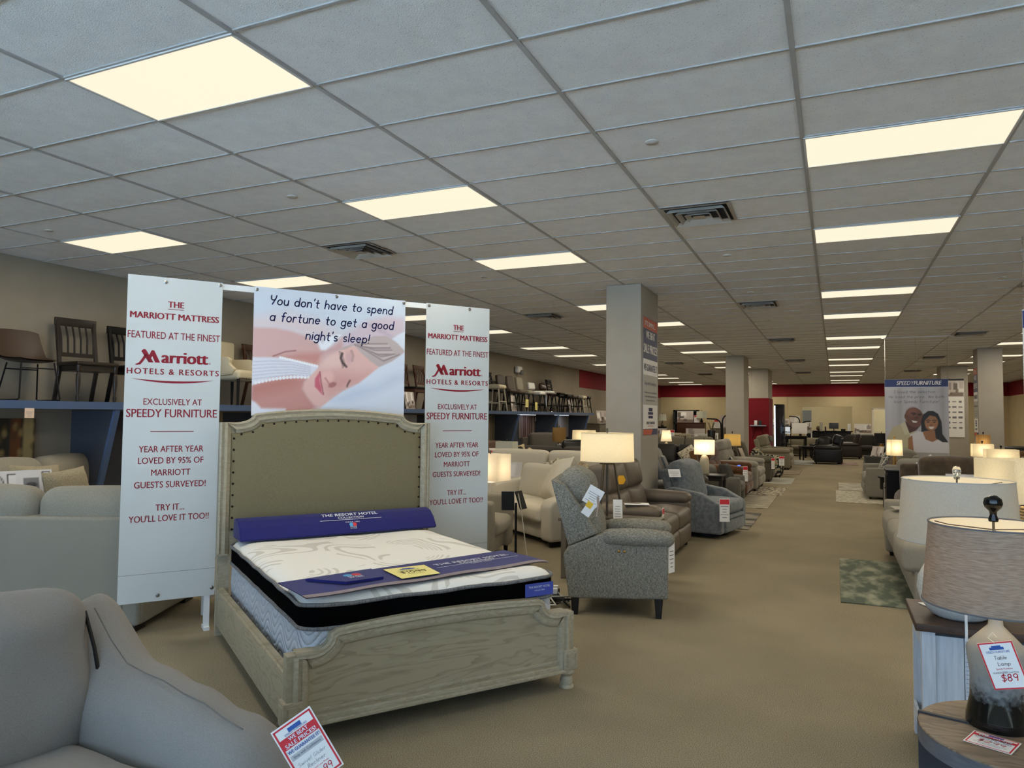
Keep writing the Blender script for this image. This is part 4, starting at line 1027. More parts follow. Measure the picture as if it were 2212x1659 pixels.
def rug(label, x0, x1, y0, y1, m, group='sample rugs on the carpet'):
    o = MB().rbox((0, 0, .006), (x1 - x0, y1 - y0, .012), .005, 2).build('rug', m); tag(o, label, 'rug', group)
    return place(o, ((x0 + x1) / 2, (y0 + y1) / 2, 0))

# seating that stands on the shelf
def dining_chair(name, label, loc, rz, m, style='slat', seat_m=None, W=.46, D=.44, H=1.0, sh=.47, group=None, turned=False):
    t = thing(name, label, 'chair', loc, rz, group)
    MB().rbox((0, 0, sh - .02), (D, W, .045), .015, 3, 2, (0, 0, .008)).build('seat', seat_m or m, t)
    ap = MB(); ap.box((0, 0, sh - .075), (D - .06, W - .06, .065)); ap.build('apron', m, t)
    for s in (-1, 1):
        y = s * (W / 2 - .03)
        if turned: MB().lathe([(.016, 0), (.022, .05), (.014, .08), (.016, .12), (.026, .24), (.024, .32), (.016, .34), (.026, .36), (.026, sh - .04)], (D / 2 - .035, y, 0), 14).build('leg', m, t)
        else: MB().tube([(D / 2 - .035, y, 0), (D / 2 - .035, y, sh - .04)], [.016, .022], 8).build('leg', m, t)
        p = MB(); p.prism([(-D / 2 - .09, 0), (-D / 2 - .05, 0), (-D / 2 + .045, sh * .8), (-D / 2 + .035, sh), (-D / 2 - .06, H), (-D / 2 - .10, H), (-D / 2 - .005, sh), (-D / 2 + .005, sh * .8)], y - .02, y + .02, axis='y', bevel=.004, seg=1); p.build('back_leg', m, t)
    tx = -D / 2 - .07
    MB().rbox((tx, 0, H - .05), (.03, W - .0, .10), .01, 2).build('top_rail', m, t)
    MB().box((-D / 2 - .0, 0, sh + .10), (.022, W - .08, .05)).build('lower_rail', m, t)
    if style == 'slat':
        k = 6
        for q in range(k):
            y = -(W - .12) / 2 + (W - .12) * q / (k - 1)
            MB().tube([(-D / 2 - .0, y, sh + .11), (-D / 2 - .012, y * 1.02, sh + .3), (tx + .0, y * 1.04, H - .08)], [.012, .013, .012], 6).build('slat', m, t)
    elif style == 'ladder':
        for q in range(3): MB().box((-D / 2 - .01 - .014 * q, 0, sh + .19 + .10 * q), (.02, W - .08, .045)).build('slat', m, t)
    return t
def bar_stool(label, loc, rz, m, leg_m, sh=.66, back=.42, W=.44, D=.42, group='bar stools on the blue shelf', shape='wing', name='bar_stool'):
    t = thing(name, label, 'bar stool', loc, rz, group)
    MB().rbox((0, 0, sh - .045), (D, W, .10), .035, 3, 4, (.01, .01, .02)).build('seat', m, t)
    if back:
        T = TR(-D / 2 + .05, 0, sh - .03) @ RY(-.16)
        b = MB(T)
        if shape == 'wing': b.prism([(-W / 2 + .02, 0), (W / 2 - .02, 0), (W / 2 + .01, back * .5), (W / 2 - .01, back - .02), (0, back), (-W / 2 + .01, back - .02), (-W / 2 - .01, back * .5)], -.045, .03, axis='x', bevel=.025, seg=3)
        else: b.rbox((0, 0, back * .6), (.09, W + .02, back * .62), .04, 4, 4, (.03, 0, 0))
        b.build('backrest', m, t)
    for sx in (-1, 1):
        for sy in (-1, 1): MB().tube([(sx * (D / 2 + .02), sy * (W / 2 + .01), 0), (sx * (D / 2 - .05), sy * (W / 2 - .05), sh - .08)], [.015, .022], 6).build('leg', leg_m, t)
    f = MB()
    for s in (-1, 1): f.box((0, s * (W / 2 - .02), .2), (D - .02, .02, .025)); f.box((s * (D / 2 - .01), 0, .24), (.02, W - .05, .025))
    f.build('footrail', leg_m, t); return t
# ================================================================== foreground armchair, beige sectional, the blue shelf and the seats on it
GREYCH = fabric('grey_brushed_fabric', srgb(150, 144, 138), srgb(126, 121, 116), 260, bump=.25)
ZIP = mat('black_zip', srgb(14, 14, 15), .4)
ac = thing('armchair', 'grey fabric armchair cut off at the lower left corner of the photo', 'armchair', (-1.55, 1.28, 0), -.10)
m = MB(); m.rbox((-.52, 0, .24), (.86, .80, .30), .05, 3); m.build('frame', GREYCH, ac)
m = MB(); m.rbox((-.42, -.02, .44), (.72, .62, .20), .08, 4, 8, (.01, .01, .04), wr=.012, wf=5); m.build('seat_cushion', GREYCH, ac)
SH = Matrix(((1, 0, 0, 0), (0, 1, 0, 0), (-.16, 0, 1, 0), (0, 0, 0, 1)))
m = MB(TR(-.50, .44, .44) @ SH); m.rbox((0, 0, 0), (.98, .28, .50), .12, 5, 16, (.04, .03, .03), wr=.020, wf=4.5, seed=3)
def ear(p):          # the arm cushion's rear top corner stands up in a soft point, its front end droops
    x, y, z = p; e = math.exp(-((x + .95) / .13) ** 2) * max(0, z - .5) * .75; f = max(0, x + .18) * .30 * max(0, z - .3)
    c = .010 * math.sin(26 * (x + .4 * y)) * max(0, z - .45) * math.exp(-((x + .35) / .25) ** 2) * 4
    return (x - e * .5, y, z + e - f + c)
m.v = [ear(p) for p in m.v]; arm = m.build('arm', GREYCH, ac)
SEAMG = fabric('grey_seam', srgb(120, 115, 110)); m = MB()
_av = [tuple(v.co) for v in arm.data.vertices]
ztop = lambda x: max([p[2] for p in _av if abs(p[0] - x) < .06 and abs(p[1] - .40) < .06] or [.6])
m.tube([(x, .40, ztop(x) + .001) for x in (-.9, -.8, -.7, -.6, -.5, -.4, -.3, -.2, -.12)], .0025, 6); m.build('seam', SEAMG, arm)
m = MB(TR(-.50, -.44, .36)); m.rbox((0, 0, 0), (.96, .26, .46), .11, 5, 8, (.04, .03, .04), wr=.02, wf=4.5, seed=9); m.build('arm', GREYCH, ac)
T = TR(-.80, 0, .40) @ RY(-.10)
m = MB(T); m.rbox((-.07, -.02, .27), (.27, .74, .66), .11, 6, 12, (.05, .0, .03), wr=.020, wf=5, seed=5); bk = m.build('back_cushion', GREYCH, ac)
m = MB(T); m.tube([(.0, .338, .52), (.045, .342, .40), (.075, .345, .26), (.08, .345, .16)], .007, 6); m.box((.083, .346, .15), (.016, .010, .05)); m.build('zip', ZIP, bk)
m = MB(T); m.rbox((-.24, 0, .18), (.14, .84, .78), .06, 4); m.build('back_frame', GREYCH, ac)
for x in (-.1, -.9):
    for y in (-.36, .36): MB().box((x, y, .06), (.06, .06, .12)).build('leg', LEGD, ac)
# its price card, hanging from the arm
tgo = thing('price_tag', 'red bordered swivel recliner price tag hanging off the grey armchair', 'price tag', (-1.45, 1.735, .655), -.75, None)
T = RX(.52) @ frame((.03, .0, -.035), (0, 1, 0), (-.15, 0, 1))
c = MB(T).box((0, 0, -.001), (.125, .20, .0015)).build('card', PAPER, tgo, sharp=0)
r = MB(T)
for s in (-1, 1): r.box((s * .056, 0, .0004), (.005, .19, .0006)); r.box((0, s * .093, .0004), (.117, .005, .0006))
r.box((0, .047, .0004), (.108, .032, .0006)); rb_ = r.build('red_border', BRIGHTRED, c, sharp=0)
l = MB(T); text(l, 'WE BEAT', 0, .050, .06, .011, z=.0012, bold=.02); text(l, 'SALE PRICES!', 0, .034, .095, .012, z=.0012, bold=.02); l.build('lettering', WHITEINK, c, sharp=0)
l = MB(T); text(l, 'WE GUARANTEE IT!', 0, .016, .10, .010, bold=.02); l.box((0, .078, .0006), (.04, .012, .0004)); text(l, 'SPEEDY FURNITURE', 0, .066, .07, .006); l.build('lettering', BLUEINK, c, sharp=0)
l = MB(T); l.box((0, .002, .0004), (.1, .016, .0004)); l.build('grey_strip', mat('card_grey', srgb(186, 186, 188), .5), c, sharp=0)
l = MB(T); text(l, 'Shop with Confidence', 0, -.001, .085, .007); hand(l, 'Swivel Glider', 0, -.030, .085, 1., .06, z=.001); hand(l, 'Recliner', .005, -.048, .055, 1., .06, z=.001); l.build('lettering', NAVYINK, c, sharp=0)
l = MB(T); text(l, 'Guaranteed Low Price', 0, -.060, .07, .005); hand(l, '$599', .01, -.084, .05, 1., .1, z=.001); l.build('lettering', BRIGHTRED, c, sharp=0)

# ---- beige sectional whose back is turned to the camera
BEIGE = fabric('oatmeal_woven_fabric', srgb(164, 158, 144), srgb(132, 126, 112), 120, bump=.6, stretch=(1, 1, 1))
BEIGEP = fabric('oatmeal_chenille', srgb(170, 160, 136), srgb(136, 126, 102), 60, bump=.9, stretch=(1, 1, .5))
sec = thing('sectional_sofa', 'oatmeal woven sectional sofa with its back to the camera beside the left banner', 'sofa', (-4.66, 3.77, 0), math.radians(114.9))
# local x runs away from the camera along the visible side, local y to the left along the back
def sbox(nm, c, d, r=.04, b=(0, 0, 0), mm=BEIGE, wr=0, sd=0): return MB().rbox(c, d, r, 4, 8 if wr else 3, b, wr=wr, wf=4, seed=sd).build(nm, mm, sec)
sbox('back_frame', (.11, 1.30, .445), (.22, 2.6, .79), .03); sbox('side_panel', (.52, .06, .36), (.98, .14, .62), .03)
sbox('base', (.60, 1.30, .25), (.95, 2.5, .38), .03)
for k in range(3): sbox('back_cushion', (.20, .42 + .84 * k, .86), (.26, .84, .34), .12, (.03, 0, .03), BEIGE, .012, k)
for k in range(3): sbox('seat_cushion', (.68, .46 + .82 * k, .50), (.80, .81, .18), .06, (.02, 0, .04), BEIGE, .006, 5 + k)
sbox('base', (2.2, 2.35, .25), (3.3, .95, .38), .03); sbox('back_frame', (2.2, 2.78, .44), (3.3, .2, .78), .03)
for k in range(3): sbox('back_cushion', (1.35 + .95 * k, 2.56, .88), (.94, .28, .44), .12, (0, .03, .03), BEIGE, .012, 12 + k)
for k in range(3): sbox('seat_cushion', (1.35 + .95 * k, 2.15, .50), (.93, .75, .18), .06, (0, .02, .04), BEIGE, .006, 22 + k)
for x, y in ((.10, .10), (.95, .10), (.1, 2.4), (3.6, 2.6)): MB().box((x, y, .03), (.16, .13, .06)).build('foot', LEGD, sec)
m = MB(); m.tube([(-.002, .02, .055), (-.004, .10, .06), (-.004, .12, .06), (-.003, .12, .80)], .003, 5); m.build('seam', fabric('oatmeal_seam', srgb(120, 112, 98)), sec)
sT = sec.matrix_basis if False else (TR(-4.66, 3.77, 0) @ RZ(math.radians(114.9)))
def at_sec(x, y, z): return tuple(sT @ Vector((x, y, z)))
def facing(ax, ay): return math.radians(114.9) + math.atan2(ay, ax)
cushion('oatmeal chenille scatter cushion on the beige sectional, nearest the left banner', at_sec(1.9, 1.62, .60), .50, .46, .17, BEIGEP, .25, facing(-.3, -1), 'scatter_cushion', 'scatter cushions on the beige sectional', .08, 1)
cushion('oatmeal chenille scatter cushion behind the picture card on the beige sectional', at_sec(2.0, 1.98, .60), .52, .50, .18, BEIGEP, .3, facing(-.4, -1), 'scatter_cushion', 'scatter cushions on the beige sectional', -.05, 2)
cushion('low oatmeal scatter cushion in front of the picture card on the beige sectional', at_sec(1.1, 1.85, .58), .48, .34, .16, BEIGEP, .5, facing(-1, -.4), 'scatter_cushion', 'scatter cushions on the beige sectional', 0, 3)
pcd = thing('picture_card', 'grey living room picture card leaning on the beige sectional at the left edge', 'picture card', at_sec(1.62, 2.02, .60), facing(-.7, -.8))
T = RY(-.3) @ frame((0, 0, .23), (0, 1, 0), (0, 0, 1))
MB(T).box((0, 0, -.004), (.72, .46, .006)).build('card', PAPER, pcd, sharp=0)
p = Paint(60, 40, (214, 212, 212), 1.5, 1.); p.rect(0, 0, 1.5, .3, (196, 190, 188), .02)
p.poly([(0.1, .12), (.35, .40), (1.1, .46), (1.5, .42), (1.5, .05), (.6, 0)], (150, 142, 146), .03)
for k in range(4): p.ell(.55 + .22 * k, .34, .12, .11, (168, 160, 164), .3)
p.ell(.5, .72, .15, .2, (60, 60, 62), .12); p.ell(.5, .72, .125, .175, (190, 192, 194), .1)
for x0, y0, x1, y1 in ((.70, .52, .86, .94), (1.32, .74, 1.46, .96), (1.34, .50, 1.48, .68)): p.rect(x0, y0, x1, y1, (58, 58, 60)); p.rect(x0 + .02, y0 + .03, x1 - .02, y1 - .03, (222, 222, 222))
p.rect(.98, .54, 1.26, .84, (120, 122, 126), .01); p.ell(1.12, .68, .1, .06, (60, 62, 66), .3); p.object('print', (.72, .46, T @ TR(0, 0, .0006)), pcd)

# white leg table glimpsed under the left banner
WHITEW = mat('white_painted_wood', srgb(214, 214, 208), .5)
tb = box_table('end_table', 'small white legged table glimpsed beneath the left banner', (-4.52, 4.62, 0), .4, .5, .5, .56, .03, WHITEW, leg=.05)
for s in (-1, 1):
    MB().box((s * .2, 0, .14), (.04, .42, .05)).build('stretcher', WHITEW, tb); 
tag(MB().tube([(-4.35 + .03 * math.sin(k * 1.7), 4.40 + .05 * math.cos(k * 2.3), .012 + .26 * (k % 5) / 5) for k in range(26)], .006, 6).build('power_cable', BLACKM), 'tangled black cable hanging behind the headboard leg', 'cable')

# ---- the long blue shelf along the left wall
BLUES = mat('slate_blue_paint', srgb(72, 92, 126), .5)
SLATE = mat('dark_slate_panel', srgb(66, 70, 80), .7)
def zsh(y): return 1.737 + .0033 * (y - 4.6)
sh = thing('wall_shelf', 'long slate blue shelf on slanted brackets along the left wall carrying chairs', 'shelf', (-8.7, 0, 0))
m = MB(); m.prism([(3.6, zsh(3.6) - .088), (24.9, zsh(24.9) - .08), (24.9, zsh(24.9)), (3.6, zsh(3.6))], 0.0, .80, axis='x'); m.build('shelf_board', BLUES, sh, sharp=0)
for y in (6.02, 9.05, 12.1, 15.15, 18.2, 21.3, 24.35):
    z = zsh(y) - .088
    m = MB(); m.prism([(0, 0), (.30, 0), (.78, z - .01), (0, z - .01)], y - .03, y + .03, axis='y'); w1 = m.build('bracket_panel', SLATE, sh, sharp=0)
    m = MB(); m.prism([(.295, 0), (.335, 0), (.798, z - .005), (.758, z - .005)], y - .034, y + .034, axis='y'); m.build('edge_strip', BLUES, w1, sharp=0)
for y0, y1 in ((6.05, 24.33),):
    m = MB(); m.box((.008, (y0 + y1) / 2, .83), (.016, y1 - y0, 1.62)); m.build('back_panel', SLATE, sh, sharp=0)
UL = mat('shelf_light_strip', (.8, .8, .8), .5, emit=(.8, .9, 1.0), estr=2.0)
for y in (19.9, 22.9):
    MB().box((.30, y, zsh(y) - .096), (.04, 1.3, .012)).build('light_strip', UL, sh, sharp=0)
    ld = bpy.data.lights.new('strip', 'AREA'); ld.shape = 'RECTANGLE'; ld.size = .05; ld.size_y = 1.2; ld.energy = 2.2; ld.color = (.75, .87, 1)
    lo = bpy.data.objects.new('strip_light', ld); COL.objects.link(lo); lo.parent = sh; lo.location = (.30, y, zsh(y) - .105)

DARKW = mat('espresso_wood', srgb(44, 36, 30), .35, col2=srgb(34, 28, 24), nscale=20, stretch=(6, 6, 1))
WALNUT = mat('walnut_wood', srgb(78, 46, 28), .4, col2=srgb(60, 34, 20), nscale=20, stretch=(6, 6, 1))
BLACKW = mat('black_wood', srgb(18, 16, 15), .55, spec=.2)
PALEW = mat('pale_washed_wood', srgb(176, 168, 148), .6)
BRLEA = mat('brown_leather', srgb(66, 50, 38), .45, bump=.25, nscale=90)
CREAML = mat('cream_upholstery', srgb(190, 180, 154), .7)
WHITEL = mat('white_leather', srgb(214, 212, 206), .4)
# moulded leather chair on black sled legs
lc = thing('chair', 'brown moulded leather chair on black metal legs, leftmost on the blue shelf', 'chair', (-8.28, 5.18, zsh(5.2)), -.12, 'dining chairs on the blue shelf')
def shell(u, v):
    y = (v - .5) * .50; a = abs(v - .5) * 2
    if u < .45: t = u / .45; x = .26 - .44 * t; z = .455 - .015 * math.sin(t * PI) + .05 * a ** 3 * (.3 + t)
    else:
        t = (u - .45) / .55; x = -.18 - .16 * t ** .8 + .05 * a ** 2.2 * (1 - .3 * t); z = .455 + .37 * t + .045 * a ** 3 * (1 - t) - .03 * a ** 4 * t
    return (x, y * (1 - .10 * (u - .45) * (u > .45)) * (1 - .18 * max(0, .2 - u) / .2), z)
q = MB(); q.sheet(shell, 22, 16); q.sheet(lambda u, v: (lambda p: (p[0] - .012, p[1], p[2] - .014))(shell(u, v)), 22, 16); q.build('seat_shell', BRLEA, lc, sharp=60)
for s in (-1, 1):
    q = MB(); q.tube([(.20, s * .17, .43), (.27, s * .21, .02), (.25, s * .215, .009), (-.20, s * .215, .009), (-.24, s * .21, .02), (-.14, s * .16, .43)], .009, 8); q.build('leg', BLACKM, lc)
q = MB(); q.tube([(.22, -.18, .36), (.22, .18, .36)], .008, 6); q.tube([(-.16, -.165, .36), (-.16, .165, .36)], .008, 6); q.build('cross_bar', BLACKM, lc)
dining_chair('chair', 'dark slatted wooden chair on the blue shelf beside the moulded leather chair', (-8.20, 5.83, zsh(5.8)), -.10, DARKW, H=1.02, turned=True, W=.50, D=.46, group='dining chairs on the blue shelf')
dining_chair('chair', 'black slatted chair on the blue shelf half hidden by the left banner', (-8.22, 6.52, zsh(6.5)), -.05, BLACKW, H=.99, turned=True, W=.48, D=.44, group='dining chairs on the blue shelf')
cc = thing('accent_chair', 'cream rolled arm chair with nailhead trim seen between the left and centre banners', 'chair', (-8.15, 8.12, zsh(8.1)), .15, 'dining chairs on the blue shelf')
q = MB(); q.rbox((0, 0, .44), (.52, .54, .14), .05, 4, 4, (0, 0, .02)); q.build('seat', CREAML, cc)
for s in (-1, 1):
    q = MB(); q.prism([(-.26, .40), (.16, .44), (.20, .52), (.10, .60), (.12, .66), (.06, .70), (-.28, .70)], s * .26 - .04, s * .26 + .04, axis='y', bevel=.02); q.build('arm', CREAML, cc)
q = MB(); q.rbox((-.28, 0, .68), (.10, .58, .56), .04, 4, 3); q.build('backrest', CREAML, cc)
q = MB()
for k in range(14): q.ball((.262, -.25 + .5 * k / 13, .385), .008, 6); q.ball((-.24 + .5 * k / 13, .272, .385), .008, 6)
q.build('nailheads', NAIL, cc)
for sx in (-1, 1):
    for sy in (-1, 1): MB().tube([(sx * .23, sy * .24, 0), (sx * .23, sy * .24, .38)], [.016, .024], 6).build('leg', BLACKW, cc)
dining_chair('chair', 'walnut slatted chair on the blue shelf peeping out left of the centre banner', (-8.25, 8.86, zsh(8.9)), 0, WALNUT, H=.98, group='dining chairs on the blue shelf')
dining_chair('chair', 'walnut slatted chair with black seat between the centre and right-hand banners', (-8.2, 13.15, zsh(13.1)), 0, WALNUT, seat_m=BLACKW, H=.98, group='dining chairs on the blue shelf')
dining_chair('chair', 'walnut slatted chair half behind the left edge of the right-hand banner', (-8.2, 13.85, zsh(13.9)), 0, WALNUT, seat_m=BLACKW, H=.98, group='dining chairs on the blue shelf')
CLEAR = PAPER
board('black and white room card on the blue shelf between cream chair and centre banner', (-7.98, 8.78, zsh(8.8)), -.1, .26, .34, 31, .2, group='room cards on the blue shelf')
board('black and white room card on the blue shelf right of the centre banner', (-7.98, 12.75, zsh(12.8)), -.1, .30, .36, 32, .2, group='room cards on the blue shelf')
def Yc(y): return 17.2 + (y - 17.2) * .93
dining_chair('bar_chair', 'black ladder back bar chair on the blue shelf beside the right-hand banner', (-8.2, Yc(17.35), zsh(17.3)), 0, BLACKW, style='ladder', H=1.02, sh=.62, group='bar stools on the blue shelf')
ws = bar_stool('pale wood backless stool on the blue shelf against the right-hand banner', (-8.0, 16.85, zsh(17)), 0, CREAML, PALEW, .66, 0, name='stool')
for lab, y, mm in (('dark brown upholstered bar stool, first of the three wing backed ones', 18.05, mat('dark_brown_vinyl', srgb(52, 40, 34), .5)), ('taupe upholstered bar stool, middle of the three wing backed ones', 18.75, mat('taupe_vinyl', srgb(92, 82, 70), .6)), ('pale grey backed bar stool, last of the three wing backed ones', 19.45, mat('pale_grey_vinyl', srgb(146, 140, 124), .6))):
    bar_stool(lab, (-8.2, Yc(y), zsh(y)), 0, mm, BLACKW, .60, .44)
bar_stool('white tufted bar stool with square seat on dark legs', (-8.15, Yc(20.25), zsh(20.2)), 0, WHITEL, BLACKW, .60, .34, shape='puff')
cs = thing('bar_stool', 'white swivel bar stool on a chrome pedestal', 'bar stool', (-8.1, Yc(20.95), zsh(20.9)), 0, 'bar stools on the blue shelf')
q = MB(); q.rbox((0, 0, .60), (.42, .42, .08), .03, 3, 3); q.build('seat', WHITEL, cs)
q = MB(); q.lathe([(.21, 0), (.20, .012), (.04, .03), (.035, .05)], n=24); q.build('base', CHROME, cs); MB().cyl((0, 0, .04), (0, 0, .57), .03, n=14).build('column', CHROME, cs)
sw = bar_stool('dark cherry swoop backed bar stool on the blue shelf', (-8.25, Yc(21.55), zsh(21.5)), 0, mat('cherry_wood', srgb(52, 24, 18), .3), BLACKW, .62, .34, shape='puff')
dining_chair('bar_chair', 'tall black ladder back bar chair near the middle of the stool row', (-8.2, Yc(22.2), zsh(22.2)), 0, BLACKW, style='ladder', H=1.05, sh=.62, group='bar stools on the blue shelf')
for lab, y, mm, lm in (('black wood backless stool right after the tall ladder back chair', 22.9, BLACKW, BLACKW), ('backless stool with brown seat, second after the ladder back chair', 23.5, BRLEA, BLACKW), ('backless stool with grey seat near the shelf end', 24.1, mat('grey_vinyl', srgb(110, 104, 98), .6), BLACKW),
        ('pale wood backless stool near the shelf end', 24.65, CREAML, PALEW), ('black backless stool, last on the blue shelf', 25.15, BLACKW, BLACKW)):
    bar_stool(lab, (-8.15, Yc(y), zsh(y)), 0, mm, lm, .58, 0, W=.40, D=.36, name='stool', group='backless stools on the blue shelf')
board('black and white room card leaning against the first wing backed stools', (-7.98, Yc(18.15), zsh(18)), .1, .55, .44, 33, .2, group='room cards on the blue shelf')
board('black and white room card leaning against the backless stools', (-7.98, Yc(23.2), zsh(23)), .1, .55, .42, 34, .2, group='room cards on the blue shelf')
simple_tag('yellow price tag on the middle wing backed bar stool', (-7.95, Yc(18.95), zsh(19) + .12), 0, .22, .22, red=False, seed=4, paper=YELLOWP, group='yellow tags on the blue shelf')
simple_tag('yellow price tag on the last wing backed bar stool', (-7.95, Yc(19.7), zsh(19) + .05), 0, .18, .22, red=False, seed=5, paper=YELLOWP, group='yellow tags on the blue shelf')
# camera on the left wall
sc_ = thing('security_camera', 'small white camera fixed high on the left wall', 'camera', (-8.68, 19.75, 3.02)); q = MB(); q.rbox((.06, 0, .02), (.12, .34, .2), .04, 3); q.build('housing', WHITEL, sc_); q = MB(); q.ball((.13, .05, -.06), .075, 14); q.build('lens', mat('grey_lens', srgb(120, 120, 120), .2), sc_)
# wall art beneath the shelf
def stripes_art(nx, ny, cols, seed, vertical=True):
    R = random.Random(seed); p = Paint(nx, ny, cols[0]); x = 0
    while x < 1:
        wd = R.uniform(.02, .07); p.rect(x, R.uniform(-.1, .2) if R.random() < .3 else -.1, x + wd, 1.1, R.choice(cols), .01, R.uniform(.5, 1)); x += wd
    return p
def art(label, loc, w, h, p):
    t = thing('wall_art', label, 'wall art', loc, 0, None); MB().box((.02, 0, 0), (.035, w, h)).build('canvas', mat('canvas_edge', srgb(120, 106, 88), .8), t, sharp=0)
    p.object('picture', (w, h, frame((.039, 0, 0), (0, 1, 0), (0, 0, 1))), t)
p = Paint(60, 40, (40, 36, 30))
for k, c in enumerate(((150, 130, 90), (120, 84, 36), (168, 160, 140), (176, 130, 70), (20, 20, 16), (110, 60, 26), (170, 146, 96))):
    p.rect(k / 7 + .01, -.1, k / 7 + .125, 1.1, c, .02)
R = random.Random(4)
for _ in range(60): p.ell(R.random(), R.random(), .03, .08, R.choice([(60, 44, 24), (190, 160, 100), (96, 70, 30)]), .9, 0, .5)
art('rustic panel of metal and wood strips on the wall below the leather chair', (-8.7, 5.02, 1.26), 1.0, .56, p)
art('tan and grey striped canvas right of the right-hand banner', (-8.68, 17.95, 1.30), 1.0, .78, stripes_art(40, 24, [(150, 138, 112), (176, 164, 136), (96, 88, 76), (128, 112, 84)], 3))
art('dark red birch trunk canvas in the middle bay under the shelf', (-8.68, 20.5, 1.35), 1.25, .72, stripes_art(60, 24, [(92, 64, 62), (160, 140, 132), (110, 80, 76), (60, 44, 44), (186, 170, 160)], 9))
p = stripes_art(40, 30, [(150, 144, 144), (160, 154, 154), (142, 136, 138)], 12); art('pale grey textured canvas in the last bay under the shelf', (-8.68, 23.75, 1.32), 1.05, .74, p)
art('small gold edged canvas glimpsed between the left and centre banners', (-8.68, 8.2, 1.42), .35, .46, Paint(4, 4, (140, 122, 90)))
art('pale marbled canvas glimpsed between the centre and right-hand banners', (-8.68, 13.3, 1.40), 1.5, .5, stripes_art(30, 20, [(190, 194, 198), (170, 174, 180), (206, 208, 210)], 15))
for lab, y, z, pp in (('pale price tag hanging off the shelf edge above the rustic strip panel', 4.96, 1.55, None), ('orange tinted price tag under the shelf left of the centre banner', 8.28, 1.56, None)):
    simple_tag(lab, (-7.885, y, z), 0, .10, .105, red=False, seed=6, group='tags on the shelf edge', paper=mat('peach_card', srgb(228, 200, 176), .5))
simple_tag('red and white price strip beside the birch trunk canvas', (-8.66, 21.2, 1.50), 0, .12, .2, seed=7, group='tags on the shelf edge')
# ================================================================== seats, tables and lamps left of the aisle
CREAMF = fabric('cream_linen_upholstery', srgb(216, 209, 192), srgb(194, 185, 165), 160, bump=.4)
TAUPEF = fabric('taupe_linen_upholstery', srgb(160, 152, 136), srgb(136, 128, 112), 160, bump=.4)
def tweed_mat():
    m = mat('grey_tweed', srgb(150, 152, 146), .95, spec=.1); N, L, b = nodes_of(m)
    tc = N.new('ShaderNodeTexCoord'); out = []
    for st in ((60, 60, 420), (420, 420, 60)):
        mp = N.new('ShaderNodeMapping'); mp.inputs['Scale'].default_value = st; L.new(tc.outputs['Object'], mp.inputs[0])
        nz = N.new('ShaderNodeTexNoise'); nz.inputs['Scale'].default_value = 1; nz.inputs['Detail'].default_value = 2; L.new(mp.outputs[0], nz.inputs['Vector']); out.append(nz)
    ad = N.new('ShaderNodeMath'); ad.operation = 'MULTIPLY'; L.new(out[0].outputs[0], ad.inputs[0]); L.new(out[1].outputs[0], ad.inputs[1])
    cr = N.new('ShaderNodeValToRGB'); cr.color_ramp.elements[0].position = .10; cr.color_ramp.elements[1].position = .46
    cr.color_ramp.elements[0].color = (*srgb(60, 60, 56), 1); cr.color_ramp.elements[1].color = (*srgb(184, 180, 166), 1)
    L.new(ad.outputs[0], cr.inputs[0]); L.new(cr.outputs[0], b.inputs['Base Color'])
    bp = N.new('ShaderNodeBump'); bp.inputs['Strength'].default_value = .4; bp.inputs['Distance'].default_value = .002; L.new(ad.outputs[0], bp.inputs['Height']); L.new(bp.outputs[0], b.inputs['Normal'])
    return m
TWEED = tweed_mat()
LEATH = mat('taupe_leather', srgb(106, 95, 82), .42, col2=srgb(96, 86, 74), nscale=6, bump=.3, bscale=160, spec=.4)
BLUEV = fabric('slate_blue_velvet', srgb(116, 120, 121), srgb(94, 100, 103), 22, bump=.2, sheen=.3)

# tweed recliner nearest the bed. local x = facing, origin at the front leg of the near side
tr_ = thing('recliner', 'grey tweed recliner with dark tapered legs right of the bed', 'recliner', (-1.28, 5.855, 0), math.atan2(.24, .97))
RW = .68
def slabp(nm, poly, y0, y1, bv=.03, mm=TWEED, par=tr_, **k): return MB().prism(poly, y0, y1, axis='y', bevel=bv, seg=3).build(nm, mm, par)
side = [(.045, .155), (.045, .60), (-.50, .655), (-.755, .55), (-.80, .48), (-.752, .13)]
slabp('side_panel', side, -.035, .10, .02); slabp('side_panel', side, RW - .10, RW + .035, .02)
q = MB(); q.rbox((-.20, .035, .625), (.56, .17, .115), .05, 4, 6, (.02, .02, .02)); q.build('arm', TWEED, tr_)
q = MB(); q.rbox((-.20, RW - .035, .625), (.56, .17, .115), .05, 4, 6, (.02, .02, .02)); q.build('arm', TWEED, tr_)
slabp('seat_box', [(.03, .16), (.035, .40), (-.70, .40), (-.70, .16)], .10, RW - .10, .03)
q = MB(); q.rbox((-.22, RW / 2, .45), (.55, RW - .2, .15), .05, 4, 6, (.02, 0, .03)); q.build('seat_cushion', TWEED, tr_)
back = [(-.515, .66), (-.758, .548), (-.905, 1.09), (-.79, 1.055)]
slabp('back_wing', back, -.03, .075, .02); slabp('back_wing', back, RW - .075, RW + .03, .02)
slabp('back_frame', [(-.60, .55), (-.758, .50), (-.905, 1.09), (-.83, 1.07)], .05, RW - .05, .02)
T = TR(-.60, RW / 2, .56) @ RY(-.27)
q = MB(T); q.rbox((.02, 0, .16), (.20, RW - .14, .40), .08, 4, 8, (.05, .0, .0), wr=.006); q.build('back_cushion', TWEED, tr_)
q = MB(T); q.rbox((.01, 0, .47), (.25, RW - .10, .30), .11, 5, 8, (.05, .01, .02), wr=.006); q.build('head_cushion', TWEED, tr_)
